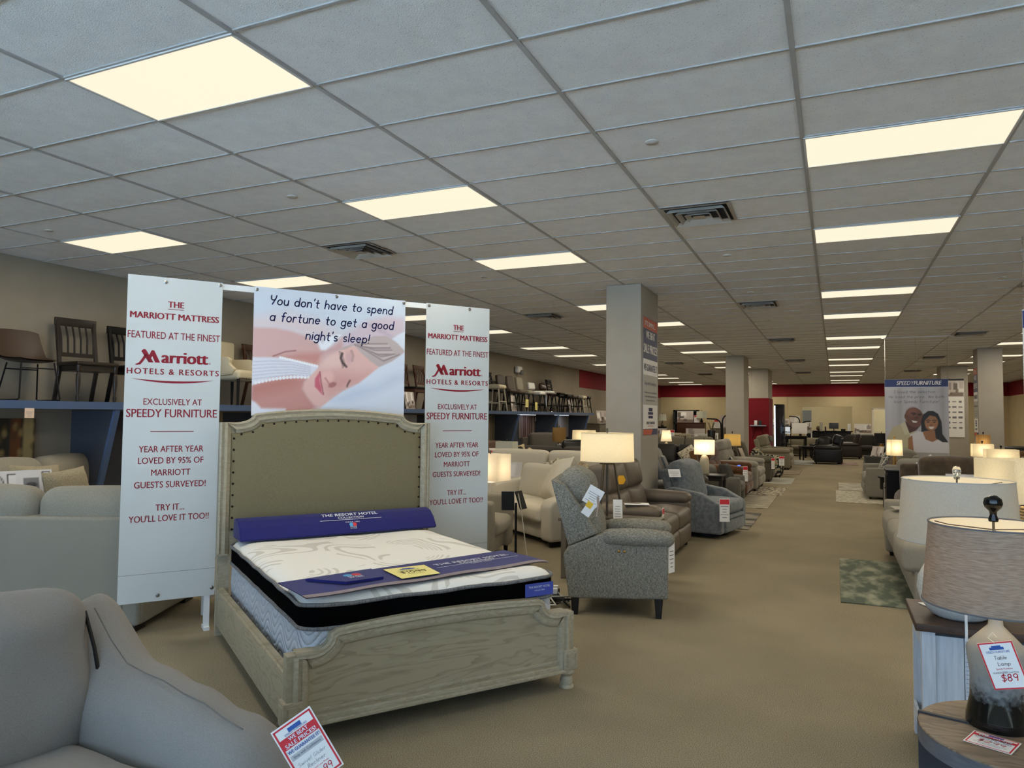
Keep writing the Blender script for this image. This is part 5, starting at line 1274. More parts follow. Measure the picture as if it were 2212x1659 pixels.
for x, y in ((-.03, .0), (-.03, RW), (-.70, .0), (-.70, RW)):
    MB().prism([(x - .035, .16), (x + .035, .16), (x + .022, 0), (x - .022, 0)], y - .03, y + .03, axis='y', bevel=.004, seg=1).build('leg', LEGD, tr_)
for x in (-.30, -.345):
    MB().lathe([(.0105, 0), (.0105, .006), (.006, .009), (1e-4, .009)], n=12, T=frame((x, -.034, .525), (1, 0, 0), (0, 0, 1))).build('button', GOLD, tr_)
tg = simple_tag('bunch of white and yellow paper tags hanging on the tweed recliner wing', (-1.83, 5.64, .90), -PI / 2 + .24, .13, .15, red=False, seed=2, group=None, roll=-.5)
MB().add([(-.04, -.012, -.05), (.03, -.012, -.09), (.06, -.012, -.05), (0, -.012, .0)], [(0, 1, 2, 3)]).build('yellow_slip', YELLOWP, tg, sharp=0) if False else None
T2 = RX(-.6) @ frame((0.004, .02, .0), (0, 1, 0), (0, 0, 1)); MB(T2).box((0, -.03, 0), (.075, .12, .002)).build('second_card', PAPER, tg, sharp=0); MB(T2).box((-.015, .0, .002), (.05, .05, .002)).build('yellow_corner', mat('tag_yellow', srgb(228, 184, 40), .5), tg, sharp=0)
q = MB(T2); q.tube([(0, .09, .008), (.05, .03, .012), (.085, -.04, .012)], .006, 6); q.tube([(0, .1, .012), (.04, .05, .016), (.075, -.02, .016)], .004, 6); q.build('cord', mat('cord_taupe', srgb(170, 150, 140), .8), tg)
simple_tag('white price tag on the front of the tweed recliner arm', (-1.215, 5.90, .36), -.35, .09, .26, red=False, seed=12, group=None)

# cables on the floor by the bed
for k, (mm, lab) in enumerate(((BLACKM, 'tangled black cables on the carpet between bed and tweed recliner'), (mat('white_cable', srgb(200, 196, 186), .5), 'white coiled cable on the carpet between bed and tweed recliner'))):
    R = random.Random(k + 2); P = [(-2.25 + .16 * math.cos(j * .9 + k) + R.uniform(-.05, .05), 5.75 + .22 * math.sin(j * .7) + R.uniform(-.05, .05), .012 + .10 * R.random() * (1 if k else .7)) for j in range(34 - 12 * k)]
    tag(MB().tube(P, .007, 6).build('cable', mm), lab, 'cable')
pb = thing('power_strip', 'black adapter with white plugs on the floor behind the tweed recliner', 'power strip', (-2.28, 6.0, 0), .3); MB().rbox((0, 0, .04), (.12, .26, .08), .01, 2).build('adapter', BLACKM, pb)
for y in (-.07, .03): MB().box((.03, y, .10), (.04, .05, .045)).build('plug', PAPER, pb)

# end table with the tripod lamp
ENDT = mat('grey_washed_wood', srgb(110, 102, 88), .5, col2=srgb(96, 88, 76), nscale=12, stretch=(1, 8, 1))
et = box_table('end_table', 'grey washed end table under the tripod lamp', (-2.06, 7.08, 0), 0, .50, .96, .605, .035, ENDT, leg=.05)
tl = thing('table_lamp', 'lit drum shade lamp on tall bronze tripod legs', 'lamp', (-2.10, 7.06, .605))
for a in (.3, 2.4, 4.5):
    q = MB(); q.tube([(.06 * math.cos(a), .06 * math.sin(a), .545), (.075 * math.cos(a), .075 * math.sin(a), .53), (.15 * math.cos(a), .15 * math.sin(a), .02)], [.011, .012, .010], 8); q.build('tripod_leg', BRONZE, tl)
q = MB(); q.lathe([(.075, .535), (.08, .545), (.075, .56), (.02, .565)], n=20); q.build('collar', BRONZE, tl); q = MB(); q.lathe([(.16, 0), (.16, .014), (.15, .02)], n=28); q.build('base_ring', BRONZE, tl)
MB().cyl((0, 0, .01), (0, 0, .56), .011, n=10).build('stem', BRONZE, tl)
shade_part(tl, .565, .845, 'round', .262, .262, SHADE, None, .27, .27, edge=mat('pale_trim', srgb(200, 190, 160), .7)); spider(tl, .835, .262, .262, .86, rod0=.55); finial(tl, .85, 'pin', BRONZE); bulb(tl, .71, 11)
for lab, p, rz in (('white folded card beside the tripod lamp base', (-1.95, 6.93, .605), -1.2), ('yellow edged card lying on the grey washed end table', (-1.78, 7.0, .607), 0)):
    if 'folded' in lab: simple_tag(lab, p, rz, .09, .20, red=False, tilt=.2, seed=3, group=None, name='card', cat='card')
    else: o = tag(MB().box((0, 0, .003), (.22, .14, .006)).build('card', YELLOWP), lab, 'card'); place(o, p, .2)

# taupe leather loveseat
ls = seat_unit('loveseat', 'taupe leather reclining loveseat behind the tripod lamp', 'sofa', (-1.69, 8.53, 0), 0, 1.92, .96, LEATH, n=2, seat_h=.50, seat_t=.2, back_h=1.08, back_t=.26, tilt=.22, arm_w=.22, arm_h=.66, arm='pad', rows=2, foot=True, leg_h=.04, hump=.05, wr=.008)
MB().rbox((-.16, 0, .30), (.20, .02, .38), .008, 2).build('seam_panel', LEATH, ls)
simple_tag('red headed price tag hanging on the near arm of the leather loveseat', (-1.665, 7.66, .40), 0, .085, .26, seed=21)
o = tag(MB().box((0, 0, .003), (.26, .18, .005)).build('card', PAPER), 'white leaflet lying on the leather loveseat arm', 'leaflet'); place(o, (-1.95, 7.66, .685), .3)
hx = tag(MB().lathe([(.055, -.004), (.055, .004)], n=6, T=frame((0, 0, .06), (0, 1, 0), (0, 0, 1))).build('hang_tag', mat('hang_tag_orange', srgb(228, 166, 42), .5)), 'orange hexagonal hang tag on the leather loveseat back', 'hang tag'); place(hx, (-2.17, 7.84, .86), -.8)

# cream sectional and taupe sofa behind the bed
cs_ = seat_unit('sofa', 'cream linen sofa angled towards the bed behind the tweed recliner', 'sofa', (-4.05, 8.98, 0), math.radians(-128), 2.15, .98, CREAMF, n=2, seat_h=.48, seat_t=.2, back_h=.92, back_t=.24, tilt=.18, arm_w=.24, arm_h=.66, arm='slope', leg_h=.07, wr=.01)
cushion('large cream bolster cushion slumped against the cream sofa arm', (-3.46, 8.94, .50), .72, .62, .28, CREAMF, .45, math.radians(-150), 'back_pillow', None, .15, 4, .012, 14)
s2 = seat_unit('sofa', 'cream linen sofa with two back cushions behind the tripod lamp', 'sofa', (-4.35, 10.5, 0), math.radians(-92), 2.5, .95, CREAMF, n=2, seat_h=.46, back_h=1.06, back_t=.24, tilt=.12, arm_w=.2, arm_h=.62, wr=.008)
TRIBAL = mat('speckled_cushion_cloth', srgb(196, 188, 168), .9, col2=srgb(90, 80, 66), nscale=24, mix=(.5, .62))
cushion('cream patterned cushion standing on the far cream sofa', (-4.2, 10.75, .47), .46, .46, .16, TRIBAL, .3, math.radians(-92), 'throw_pillow', 'throw pillows on the cream sofas', .3, 5)
cushion('tan fringed cushion on the cream sofa beside the tripod lamp shade', (-3.3, 9.75, .50), .5, .46, .16, mat('tan_streak_cloth', srgb(196, 182, 154), .9, col2=srgb(140, 118, 92), nscale=16, stretch=(1, 1, .3)), .35, math.radians(-110), 'throw_pillow', 'throw pillows on the cream sofas', -.5, 6)
board('pale interior picture card standing on the far cream sofa', (-4.9, 10.6, .48), math.radians(-95), .62, .42, 41, .25, tone=1)
ts = seat_unit('armchair', 'taupe linen armchair with loose pillow beside the right-hand banner', 'armchair', (-3.42, 7.42, 0), .21, 1.15, .95, TAUPEF, n=1, seat_h=.48, back_h=.86, back_t=.24, tilt=.16, arm_w=.22, arm_h=.70, leg_h=.1)
cushion('taupe piped pillow standing behind the arm of the taupe armchair', (-3.95, 7.05, .52), .56, .52, .20, TAUPEF, .25, .1, 'back_pillow', None, .12, 7, .012)
e2 = box_table('end_table', 'end table behind the taupe armchair under the square lamp', (-4.02, 8.33, 0), .2, .42, .42, .56, .03, DARKW)
q4 = thing('table_lamp', 'lit square shade lamp right of the right-hand banner', 'lamp', (-4.02, 8.33, .56), -.1)
MB().rbox((0, 0, .11), (.11, .11, .22), .01, 2).build('base', WHITEL, q4); shade_part(q4, .24, .575, 'box', .205, .17, SHADEW); finial(q4, .575, 'pin', BRONZE); bulb(q4, .40, 9)
th = thing('sign_holder', 'dark folding card holder on a slim stand beside the taupe armchair', 'sign holder', (-2.95, 6.72, 0), -.6)
MB().cyl((0, 0, .02), (0, 0, .74), .012, n=10).build('pole', BLACKM, th); MB().lathe([(.13, 0), (.13, .015), (.02, .03)], n=20).build('base', BLACKM, th)
for s in (-1, 1):
    q = MB(TR(0, s * .02, .76) @ RZ(s * .5) @ RY(-.35)); q.box((0, s * .065, 0), (.012, .13, .19)); q.build('leaf', BLACKM, th)
tag(MB().tube([(-2.90, 6.66, .84), (-2.86, 6.64, .70), (-2.80, 6.62, .35), (-2.74, 6.60, .03)], .005, 6).build('cable', mat('beige_cable', srgb(176, 166, 144), .5)), 'thin beige cable running down from the dark card holder', 'cable')

# slate blue swivel recliner
br = thing('recliner', 'slate blue velvet swivel recliner with curved arms on the aisle', 'recliner', (-1.28, 10.43, 0), -.19)
for s in (-1, 1):
    q = MB(); q.prism([(-.01, .07), (.0, .40), (-.03, .46), (-.30, .60), (-.72, .66), (-.82, .62), (-.80, .07)], s * .46 - .075, s * .46 + .075, axis='y', bevel=.045, seg=4); q.build('arm', BLUEV, br)
q = MB(); q.rbox((-.40, 0, .22), (.72, .84, .30), .03, 3); q.build('frame', BLUEV, br)
q = MB(); q.rbox((-.29, 0, .40), (.60, .76, .17), .06, 4, 8, (.02, 0, .03), wr=.006); q.build('seat_cushion', BLUEV, br)
q = MB(); q.rbox((-.01, 0, .275), (.06, .76, .05), .02, 3, 4); q.build('front_band', BLUEV, br); q = MB(); q.rbox((-.02, 0, .16), (.07, .76, .17), .03, 3, 4, (.012, 0, 0)); q.build('footrest', BLUEV, br)
T = TR(-.60, 0, .44) @ RY(-.26)
q = MB(T); q.rbox((-.0, 0, .28), (.24, .78, .60), .10, 5, 10, (.05, .02, .03), wr=.014, wf=4, seed=4); q.build('back_cushion', BLUEV, br); q = MB(T); q.rbox((-.15, 0, .2), (.12, .84, .62), .05, 4, 4); q.build('back_frame', BLUEV, br)
q = MB(); q.lathe([(.32, 0), (.32, .03), (.12, .05), (.12, .08)], (-.42, 0, 0), 28); q.build('swivel_base', BLACKM, br)
simple_tag('red headed price tag on the slate blue recliner arm', (-1.335, 9.855, .26), -1.2, .13, .30, seed=22)
simple_tag('white card tucked behind the slate blue recliner', (-2.02, 10.06, .80), -1.0, .17, .12, red=False, tilt=.5, seed=23, group=None)

# the recliners further along the left of the aisle
GREYL = mat('grey_leather', srgb(78, 76, 70), .45, bump=.2, nscale=120)
NAVYL = mat('steel_blue_leather', srgb(50, 60, 74), .45)
zg = seat_unit('loveseat', 'grey and steel blue leather loveseat showing its curved backs behind the sign pillar', 'sofa', (-1.98, 12.1, 0), .05, 1.7, 1.0, GREYL, n=2, seat_h=.48, back_h=1.10, back_t=.22, tilt=.3, arm_w=.2, arm_h=.62, arm='pad', back_m=GREYL, foot=True)
for y in (-.36, .36):
    q = MB(TR(-.62, y, .42) @ RY(-.3)); q.rbox((.03, 0, .30), (.12, .36, .52), .05, 4, 4, (.03, 0, 0)); q.build('back_inset', NAVYL, zg)
sg = seat_unit('armchair', 'small grey armchair between the blue and brown recliners', 'armchair', (-1.60, 13.55, 0), 0, .72, .75, fabric('mid_grey_fabric', srgb(112, 108, 100)), n=1, seat_h=.40, back_h=.74, arm_w=.12, arm_h=.50) if False else None
wt = box_table('end_table', 'dark end table holding the white ribbed lamp', (-2.14, 13.6, 0), 0, .55, .62, .60, .03, DARKW)
wl = thing('table_lamp', 'lit white shade lamp with tapered cream base above the blue recliner', 'lamp', (-2.2, 13.62, .60))
q = MB(); q.lathe([(.075, 0), (.085, .02), (.088, .2), (.075, .29), (.045, .335), (.02, .345)], n=18); q.build('base', CREAML, wl)
shade_part(wl, .355, .625, 'round', .185, .12, SHADEW); finial(wl, .625, 'pin', BRONZE); bulb(wl, .49, 9)
DKPIL = fabric('charcoal_fabric', srgb(70, 68, 64))
sc2 = seat_unit('armchair', 'grey armchair with round charcoal cushion behind the blue recliner', 'armchair', (-1.62, 14.42, 0), 0, .8, .85, fabric('mid_grey_fabric', srgb(112, 108, 100)), n=1, seat_h=.42, back_h=.72, arm_w=.13, arm_h=.52)
cushion('round charcoal cushion on the grey armchair behind the blue recliner', (-1.85, 14.2, .44), .40, .34, .20, DKPIL, .3, -.2, 'throw_pillow', None, 0, 8)
BROWNF = fabric('chestnut_suede', srgb(104, 70, 40), srgb(84, 54, 30), 10, bump=.2, sheen=.3)
brs = seat_unit('loveseat', 'chestnut brown reclining loveseat with blue lit buttons', 'sofa', (-1.66, 15.85, 0), 0, 1.75, 1.08, BROWNF, n=2, seat_h=.48, back_h=1.08, back_t=.28, tilt=.25, arm_w=.24, arm_h=.66, arm='pad', rows=2, foot=True, wr=.012, hump=.06)
q = MB()
for k in range(4): q.box((-.10 + .0 * k, -.73 - .022 * k, .685), (.05, .012, .012))
q.build('lit_buttons', mat('blue_led', (.05, .1, .8), .4, emit=(.05, .12, 1.), estr=3), brs, sharp=0)
simple_tag('price tag hanging on the chestnut loveseat arm', (-1.63, 15.0, .38), -1.0, .10, .30, seed=24)
LGREY = fabric('pale_grey_chenille', srgb(160, 154, 142), srgb(136, 130, 118), 60, bump=.4)
lg = seat_unit('loveseat', 'pale grey tufted reclining loveseat beyond the chestnut loveseat', 'sofa', (-1.58, 17.85, 0), 0, 1.85, 1.12, LGREY, n=2, seat_h=.48, back_h=1.12, back_t=.28, tilt=.26, arm_w=.22, arm_h=.66, arm='pad', rows=3, foot=True, wr=.01)
board('grey picture card propped on the pale grey loveseat', (-2.15, 17.9, .50), .1, .5, .48, 42, .5)
et3 = box_table('end_table', 'wood end table carrying the ochre shade lamp', (-2.35, 19.2, 0), 0, .5, .55, .58, .03, ENDT)
ol = thing('table_lamp', 'ochre shade lamp on black wire cage base', 'lamp', (-2.4, 19.2, .58))
q = MB()
for k in range(6):
    a = k * PI / 6; q.tube([(.11 * math.sin(t) * math.cos(a), .11 * math.sin(t) * math.sin(a), .13 - .11 * math.cos(t)) for t in [2 * PI * j / 16 for j in range(16)]], .004, 5, closed=True)
q.build('wire_cage', BLACKM, ol); MB().cyl((0, 0, 0), (0, 0, .36), .012, n=8).build('stem', BLACKM, ol)
shade_part(ol, .36, .65, 'round', .20, .20, SHADEO, None, .21, .21); finial(ol, .66, 'ball', BLACKM); bulb(ol, .5, 6)
board('white card standing beside the ochre shade lamp', (-2.12, 19.35, .60), .5, .24, .30, 43, .4, tone=1)
gr = seat_unit('recliner', 'dark taupe recliner beyond the pale grey loveseat', 'recliner', (-1.50, 20.15, 0), 0, .95, .98, fabric('dark_taupe_fabric', srgb(94, 88, 76)), n=1, seat_h=.46, back_h=1.02, arm_w=.2, arm_h=.62, arm='pad', foot=True)
simple_tag('price tag on the dark taupe recliner arm', (-1.46, 19.7, .35), -.8, .10, .28, seed=25)
FLORAL = mat('floral_print_fabric', srgb(52, 50, 44), .9)
def floral():
    N, L, b = nodes_of(FLORAL); tc = N.new('ShaderNodeTexCoord'); v = N.new('ShaderNodeTexVoronoi'); v.inputs['Scale'].default_value = 12; L.new(tc.outputs['Object'], v.inputs['Vector'])
    cr = N.new('ShaderNodeValToRGB'); cr.color_ramp.interpolation = 'CONSTANT'; e = cr.color_ramp.elements; e[0].color = (*srgb(160, 146, 112), 1); e[1].position = .38; e[1].color = (*srgb(186, 180, 158), 1)
    x = e.new(.5); x.color = (*srgb(46, 46, 42), 1); L.new(v.outputs['Distance'], cr.inputs[0]); L.new(cr.outputs[0], b.inputs['Base Color'])
floral()
fl = seat_unit('armchair', 'floral print swivel armchair on the left of the aisle', 'armchair', (-1.36, 21.95, 0), 0, .9, .92, FLORAL, n=1, seat_h=.46, back_h=.80, arm_w=.18, arm_h=.60, arm='slope', leg_h=.05)
simple_tag('price tag on the floral armchair', (-1.36, 21.42, .34), -1.1, .15, .26, seed=26)
BEIGE2 = fabric('stone_fabric', srgb(138, 130, 112), srgb(120, 112, 94), 80)
b2 = seat_unit('loveseat', 'stone coloured reclining loveseat in front of the red pillar', 'sofa', (-1.32, 25.75, 0), 0, 2.0, 1.1, BEIGE2, n=2, seat_h=.48, back_h=1.10, back_t=.28, tilt=.26, arm_w=.22, arm_h=.66, arm='pad', rows=2, foot=True, wr=.01)
cushion('grey head cushion on the stone coloured loveseat', (-1.98, 26.2, .86), .6, .22, .14, fabric('mid_grey_fabric', srgb(112, 108, 100)), .3, 0, 'head_pillow', None, 0, 9)

# rugs on the floor of the aisle
def rug_mat(name, a, b, sc, st, mx=(.42, .55)): return mat(name, srgb(*a), .95, col2=srgb(*b), nscale=sc, ndetail=5, stretch=st, mix=mx, bump=.5)
rug('charcoal and grey sample rug in front of the blue recliner', -1.9, -1.16, 11.05, 13.05, rug_mat('rug_charcoal', (66, 62, 58), (136, 130, 116), 1.2, (1, 2, 1)))
rug('streaked beige sample rug second along the left of the aisle', -1.95, -1.12, 13.8, 16.2, rug_mat('rug_streak', (120, 112, 98), (176, 168, 148), 3, (1, 9, 1)))
rug('trellis patterned sample rug in front of the pale grey loveseat', -1.95, -1.05, 16.3, 18.2, rug_mat('rug_trellis', (108, 98, 86), (178, 168, 146), 4, (3, 1, 1)))
rug('pale streaked sample rug in front of the dark taupe recliner', -1.9, -1.01, 19.3, 21.4, rug_mat('rug_pale', (136, 134, 124), (174, 170, 156), 2.5, (1, 8, 1)))
rug('brown sample rug with a pale border beyond the floral armchair', -1.6, -.97, 22.85, 24.9, rug_mat('rug_brown', (120, 106, 88), (134, 120, 100), 5, (1, 1, 1)))
rug('grey sample rugs in front of the black recliner', -1.6, -.75, 27.95, 31.3, rug_mat('rug_grey2', (120, 122, 120), (160, 158, 148), 2, (1, 5, 1)))
rug('maroon and white sample rug behind the black recliner', .05, .75, 28.6, 30.9, rug_mat('rug_maroon', (110, 66, 60), (150, 140, 126), 1.5, (1, 4, 1)))
# ================================================================== right of the aisle
# round end table in the foreground
TBLW = wood_mat('grey_brown_oak', srgb(136, 118, 98), srgb(112, 96, 80), 4, (1, 6, 1), .5, 4.)
CHARM = mat('charcoal_metal', srgb(58, 58, 62), .45, .3)
rt = thing('end_table', 'round grey oak end table with charcoal fins in the lower right corner', 'table', (.545, 2.80, 0))
q = MB(); q.lathe([(.295, .545), (.303, .55), (.303, .597), (.300, .60), (1e-4, .60)], n=64); q.build('top', TBLW, rt, sharp=30)
q = MB(); q.lathe([(.3045, .545), (.3045, .594)], n=64, cap=False); q.build('edge_band', mat('slate_edge_band', srgb(104, 106, 112), .5, col2=srgb(92, 94, 100), nscale=20, stretch=(1, 1, 6)), rt)
for a in (2.87, .78, 4.97):
    c, s = math.cos(a), math.sin(a); T = RZ(a)
    q = MB(T); q.prism([(.306, 0), (.306, .606), (.115, .606), (.105, .602), (.105, .59), (.20, .545), (.20, 0)], -.008, .008, axis='y'); q.build('leg', CHARM, rt, sharp=0)
MB().box((0, 0, .10), (.34, .34, .03)).build('lower_shelf', CHARM, rt)
# its lamp
GRAD = mat('smoked_crackle_glass', srgb(150, 150, 146), .25, spec=.6)
def grad():
    N, L, b = nodes_of(GRAD); tc = N.new('ShaderNodeTexCoord'); sp = N.new('ShaderNodeSeparateXYZ'); L.new(tc.outputs['Object'], sp.inputs[0])
    nz = N.new('ShaderNodeTexNoise'); nz.inputs['Scale'].default_value = 55; nz.inputs['Detail'].default_value = 5; L.new(tc.outputs['Object'], nz.inputs['Vector'])
    ma = N.new('ShaderNodeMath'); ma.operation = 'MULTIPLY_ADD'; ma.inputs[1].default_value = .10; L.new(nz.outputs[0], ma.inputs[0]); L.new(sp.outputs[2], ma.inputs[2])
    cr = N.new('ShaderNodeValToRGB'); e = cr.color_ramp.elements; e[0].position = .135; e[0].color = (*srgb(14, 15, 15), 1); e[1].position = .20; e[1].color = (*srgb(132, 134, 134), 1)
    x = e.new(.26); x.color = (*srgb(150, 146, 138), 1); L.new(ma.outputs[0], cr.inputs[0]); L.new(cr.outputs[0], b.inputs['Base Color'])
    c2 = N.new('ShaderNodeValToRGB'); f = c2.color_ramp.elements; f[0].position = .13; f[0].color = (.06,) * 3 + (1,); f[1].position = .2; f[1].color = (.5,) * 3 + (1,); L.new(ma.outputs[0], c2.inputs[0]); L.new(c2.outputs[0], b.inputs['Roughness'])
grad()
jl = thing('table_lamp', 'brown grey drum shade lamp with smoked glass jug base nearest the camera', 'lamp', (.478, 2.865, .60))
q = MB(); q.lathe([(.088, 0), (.092, .008), (.090, .03), (.078, .09), (.076, .16), (.083, .21), (.086, .245), (.080, .262), (.045, .30), (.022, .325), (.020, .345)], n=40); q.build('glass_base', GRAD, jl, sharp=50)
shade_part(jl, .392, .655, 'round', .190, .190, SHADEB, LINER, .212, .212, edge=mat('shade_edge_grey', srgb(104, 104, 108), .6)); spider(jl, .645, .188, .188, .668, rod0=.34); finial(jl, .665, 'knob', mat('black_gloss', srgb(8, 8, 9), .12)); bulb(jl, .50, 6)
q = MB(); q.tube([(-.082, -.03, .40), (-.088, -.03, .36), (-.088, -.034, .27)], .0045, 6); q.build('pull_cord', mat('clear_cord', srgb(190, 196, 200), .3), jl)
def lamp_tag():
    t = thing('price_tag', 'red bordered Table Lamp price tag hanging on the smoked glass lamp', 'price tag', (.452, 2.745, .90), -1.87)
    T = RX(.30) @ RY(.12) @ frame((0, 0, -.075), (0, 1, 0), (0, 0, 1))
    c = MB(T).box((0, 0, -.001), (.098, .148, .0015)).build('card', PAPER, t, sharp=0)
    r = MB(T)
    for s in (-1, 1): r.box((s * .0465, 0, .0003), (.004, .146, .0006)); r.box((0, s * .0715, .0003), (.094, .004, .0006))
    text(r, 'Speedy Furniture', 0, -.012, .045, .0055, z=.0008); hand(r, '$89', .004, -.048, .044, 1.0, .11, z=.0008); r.build('red_print', BRIGHTRED, c, sharp=0)
    l = MB(T); l.box((0, .054, .0004), (.04, .008, .0005)); l.box((0, .060, .0004), (.026, .006, .0005)); text(l, 'SPEEDY FURNITURE', 0, .040, .066, .007, z=.0008); l.build('logo', BLUEINK, c, sharp=0)
    l = MB(T); hand(l, 'Table', 0, .020, .034, 1.05, .09, z=.0008); hand(l, 'Lamp', .004, .000, .034, 1.05, .09, z=.0008); text(l, 'GUARANTEED Low Price', 0, -.024, .07, .0055, z=.0008); l.build('lettering', BLACKINK, c, sharp=0)
    q = MB(T); q.tube([(0, .072, 0), (-.012, .088, -.002), (.004, .10, -.01), (.012, .086, -.002)], .0016, 6); q.build('string', mat('string', srgb(214, 206, 186), .8), t)
lamp_tag()
def table_card():
    t = thing('price_card', 'red bordered Round End Table price card lying on the round table', 'price card', (.435, 2.705, .6015), -.42)
    T = frame((0, 0, .001), (1, 0, 0), (0, 1, 0)); W, H = .128, .112
    c = MB(T).box((0, 0, -.0005), (W, H, .001)).build('card', PAPER, t, sharp=0)
    r = MB(T)
    for s in (-1, 1): r.box((s * W * .455, 0, .0003), (.004, H * .9, .0004)); r.box((0, s * H * .45, .0003), (W * .91, .003, .0004))
    r.box((0, H * .27, .0003), (W * .88, H * .15, .0004)); hand(r, '$299', 0, -.018, .07, .75, .11, z=.0007); r.build('red_print', BRIGHTRED, c, sharp=0)
    l = MB(T); text(l, 'WE BEAT SALE PRICES!', 0, H * .235, .09, .010, z=.0009, bold=.02); l.build('lettering', WHITEINK, c, sharp=0)
    l = MB(T); l.box((0, H * .39, .0004), (.04, .008, .0004)); text(l, 'ROUND END TABLE', 0, .006, .098, .009, z=.0007); l.build('blue_print', BLUEINK, c, sharp=0)
    l = MB(T); text(l, 'WE GUARANTEE IT!', 0, .0175, .09, .007, z=.0007, bold=.02); text(l, 'Guaranteed Low Price', 0, -.004, .06, .005, z=.0007); text(l, '*ask about our everyday low prices', 0, -.030, .09, .005, z=.0007); text(l, 'free local store pickup', 0, -.038, .06, .005, z=.0007); l.build('small_print', BLACKINK, c, sharp=0)
table_card()

# white plank cabinet with the oval textured lamp
WASH = mat('whitewashed_planks', srgb(200, 206, 214), .6, col2=srgb(178, 184, 192), nscale=7, stretch=(9, 9, .6), mix=(.4, .7))
BROWNTOP = wood_mat('dark_brown_top', srgb(78, 58, 44), srgb(58, 42, 32), 5, (1, 8, 1), .5, 4.)
cb = thing('cabinet', 'whitewashed plank cabinet with thick brown top under the white textured lamp', 'cabinet', (.76, 4.12, 0))
q = MB(); q.rbox((0, 0, .645), (.86, .52, .036), .005, 2); q.build('top', BROWNTOP, cb)
q = MB(); q.box((0, .0, .355), (.74, .40, .50)); q.build('body', WASH, cb, sharp=0)
for x in (-.375, .375):
    for y in (-.20, .20): MB().box((x, y, .315), (.055, .055, .63)).build('post', WASH, cb, sharp=0)
for x in (-.40, .40):
    q = MB(); q.box((x, 0, .58), (.012, .36, .07)); q.box((x, 0, .14), (.012, .36, .06)); q.build('side_rail', WASH, cb, sharp=0)
for k in range(6):
    q = MB(); q.box((-.29 + .116 * k, -.206, .355), (.112, .016, .50)); q.build('plank', WASH, cb, sharp=0)
gm = MB()
for k in (1, 3):
    for j in range(26): gm.box((-.29 + .116 * k - .042, -.2142, .12 + .019 * j), (.022, .0008, .0025), T=None); gm.box((-.29 + .116 * k + .042, -.2142, .128 + .019 * j), (.018, .0008, .0025))
gm.build('saw_marks', mat('saw_mark_grey', srgb(142, 148, 158), .8), cb, sharp=0)
WCER = mat('white_woven_ceramic', srgb(212, 212, 206), .35, spec=.5)
def woven():
    N, L, b = nodes_of(WCER); tc = N.new('ShaderNodeTexCoord'); sp = N.new('ShaderNodeSeparateXYZ'); L.new(tc.outputs['Object'], sp.inputs[0])
    at = N.new('ShaderNodeMath'); at.operation = 'ARCTAN2'; L.new(sp.outputs[1], at.inputs[0]); L.new(sp.outputs[0], at.inputs[1])
    cb_ = N.new('ShaderNodeCombineXYZ'); m1 = N.new('ShaderNodeMath'); m1.operation = 'MULTIPLY'; m1.inputs[1].default_value = 9; L.new(at.outputs[0], m1.inputs[0])
    m2 = N.new('ShaderNodeMath'); m2.operation = 'MULTIPLY'; m2.inputs[1].default_value = 55; L.new(sp.outputs[2], m2.inputs[0]); L.new(m1.outputs[0], cb_.inputs[0]); L.new(m2.outputs[0], cb_.inputs[1])
    br_ = N.new('ShaderNodeTexBrick'); br_.inputs['Scale'].default_value = 1; br_.inputs['Mortar Size'].default_value = .08; br_.inputs['Mortar Smooth'].default_value = .6; br_.inputs['Brick Width'].default_value = 1.2; br_.inputs['Row Height'].default_value = 1.
    L.new(cb_.outputs[0], br_.inputs['Vector']); bp = N.new('ShaderNodeBump'); bp.inputs['Strength'].default_value = .9; bp.inputs['Distance'].default_value = .008; bp.invert = True
    L.new(br_.outputs['Fac'], bp.inputs['Height']); L.new(bp.outputs[0], b.inputs['Normal'])
woven()
il = thing('table_lamp', 'cream drum shade lamp with white woven texture ball base on the plank cabinet', 'lamp', (.535, 4.08, .663))
q = MB(); q.lathe([(.10, 0), (.125, .015), (.165, .07), (.178, .125), (.172, .18), (.145, .235), (.09, .27), (.03, .285), (.025, .36)], n=48); q.build('ceramic_base', WCER, il, sharp=60)
shade_part(il, .362, .652, 'round', .236, .236, SHADEC, LINER, .258, .258, edge=mat('shade_edge_white', srgb(186, 184, 178), .6)); spider(il, .64, .234, .234, .662, rod0=.36)
q = MB(); q.lathe([(.012, 0), (.014, .01), (.008, .014), (.016, .022), (.019, .032), (.019, .05), (.014, .06), (1e-4, .064)], (0, 0, .655), 12); q.build('finial', mat('crystal', srgb(235, 235, 232), .03, glass=1., ior=1.5), il); bulb(il, .50, 7)
o = tag(MB().box((0, 0, .002), (.16, .11, .003)).build('price_card', PAPER), 'red edged price card lying on the brown cabinet top', 'price card'); place(o, (.475, 4.27, .664), .5); MB().box((0, -.045, .0038), (.15, .012, .0006)).build('red_border', BRIGHTRED, o, sharp=0)

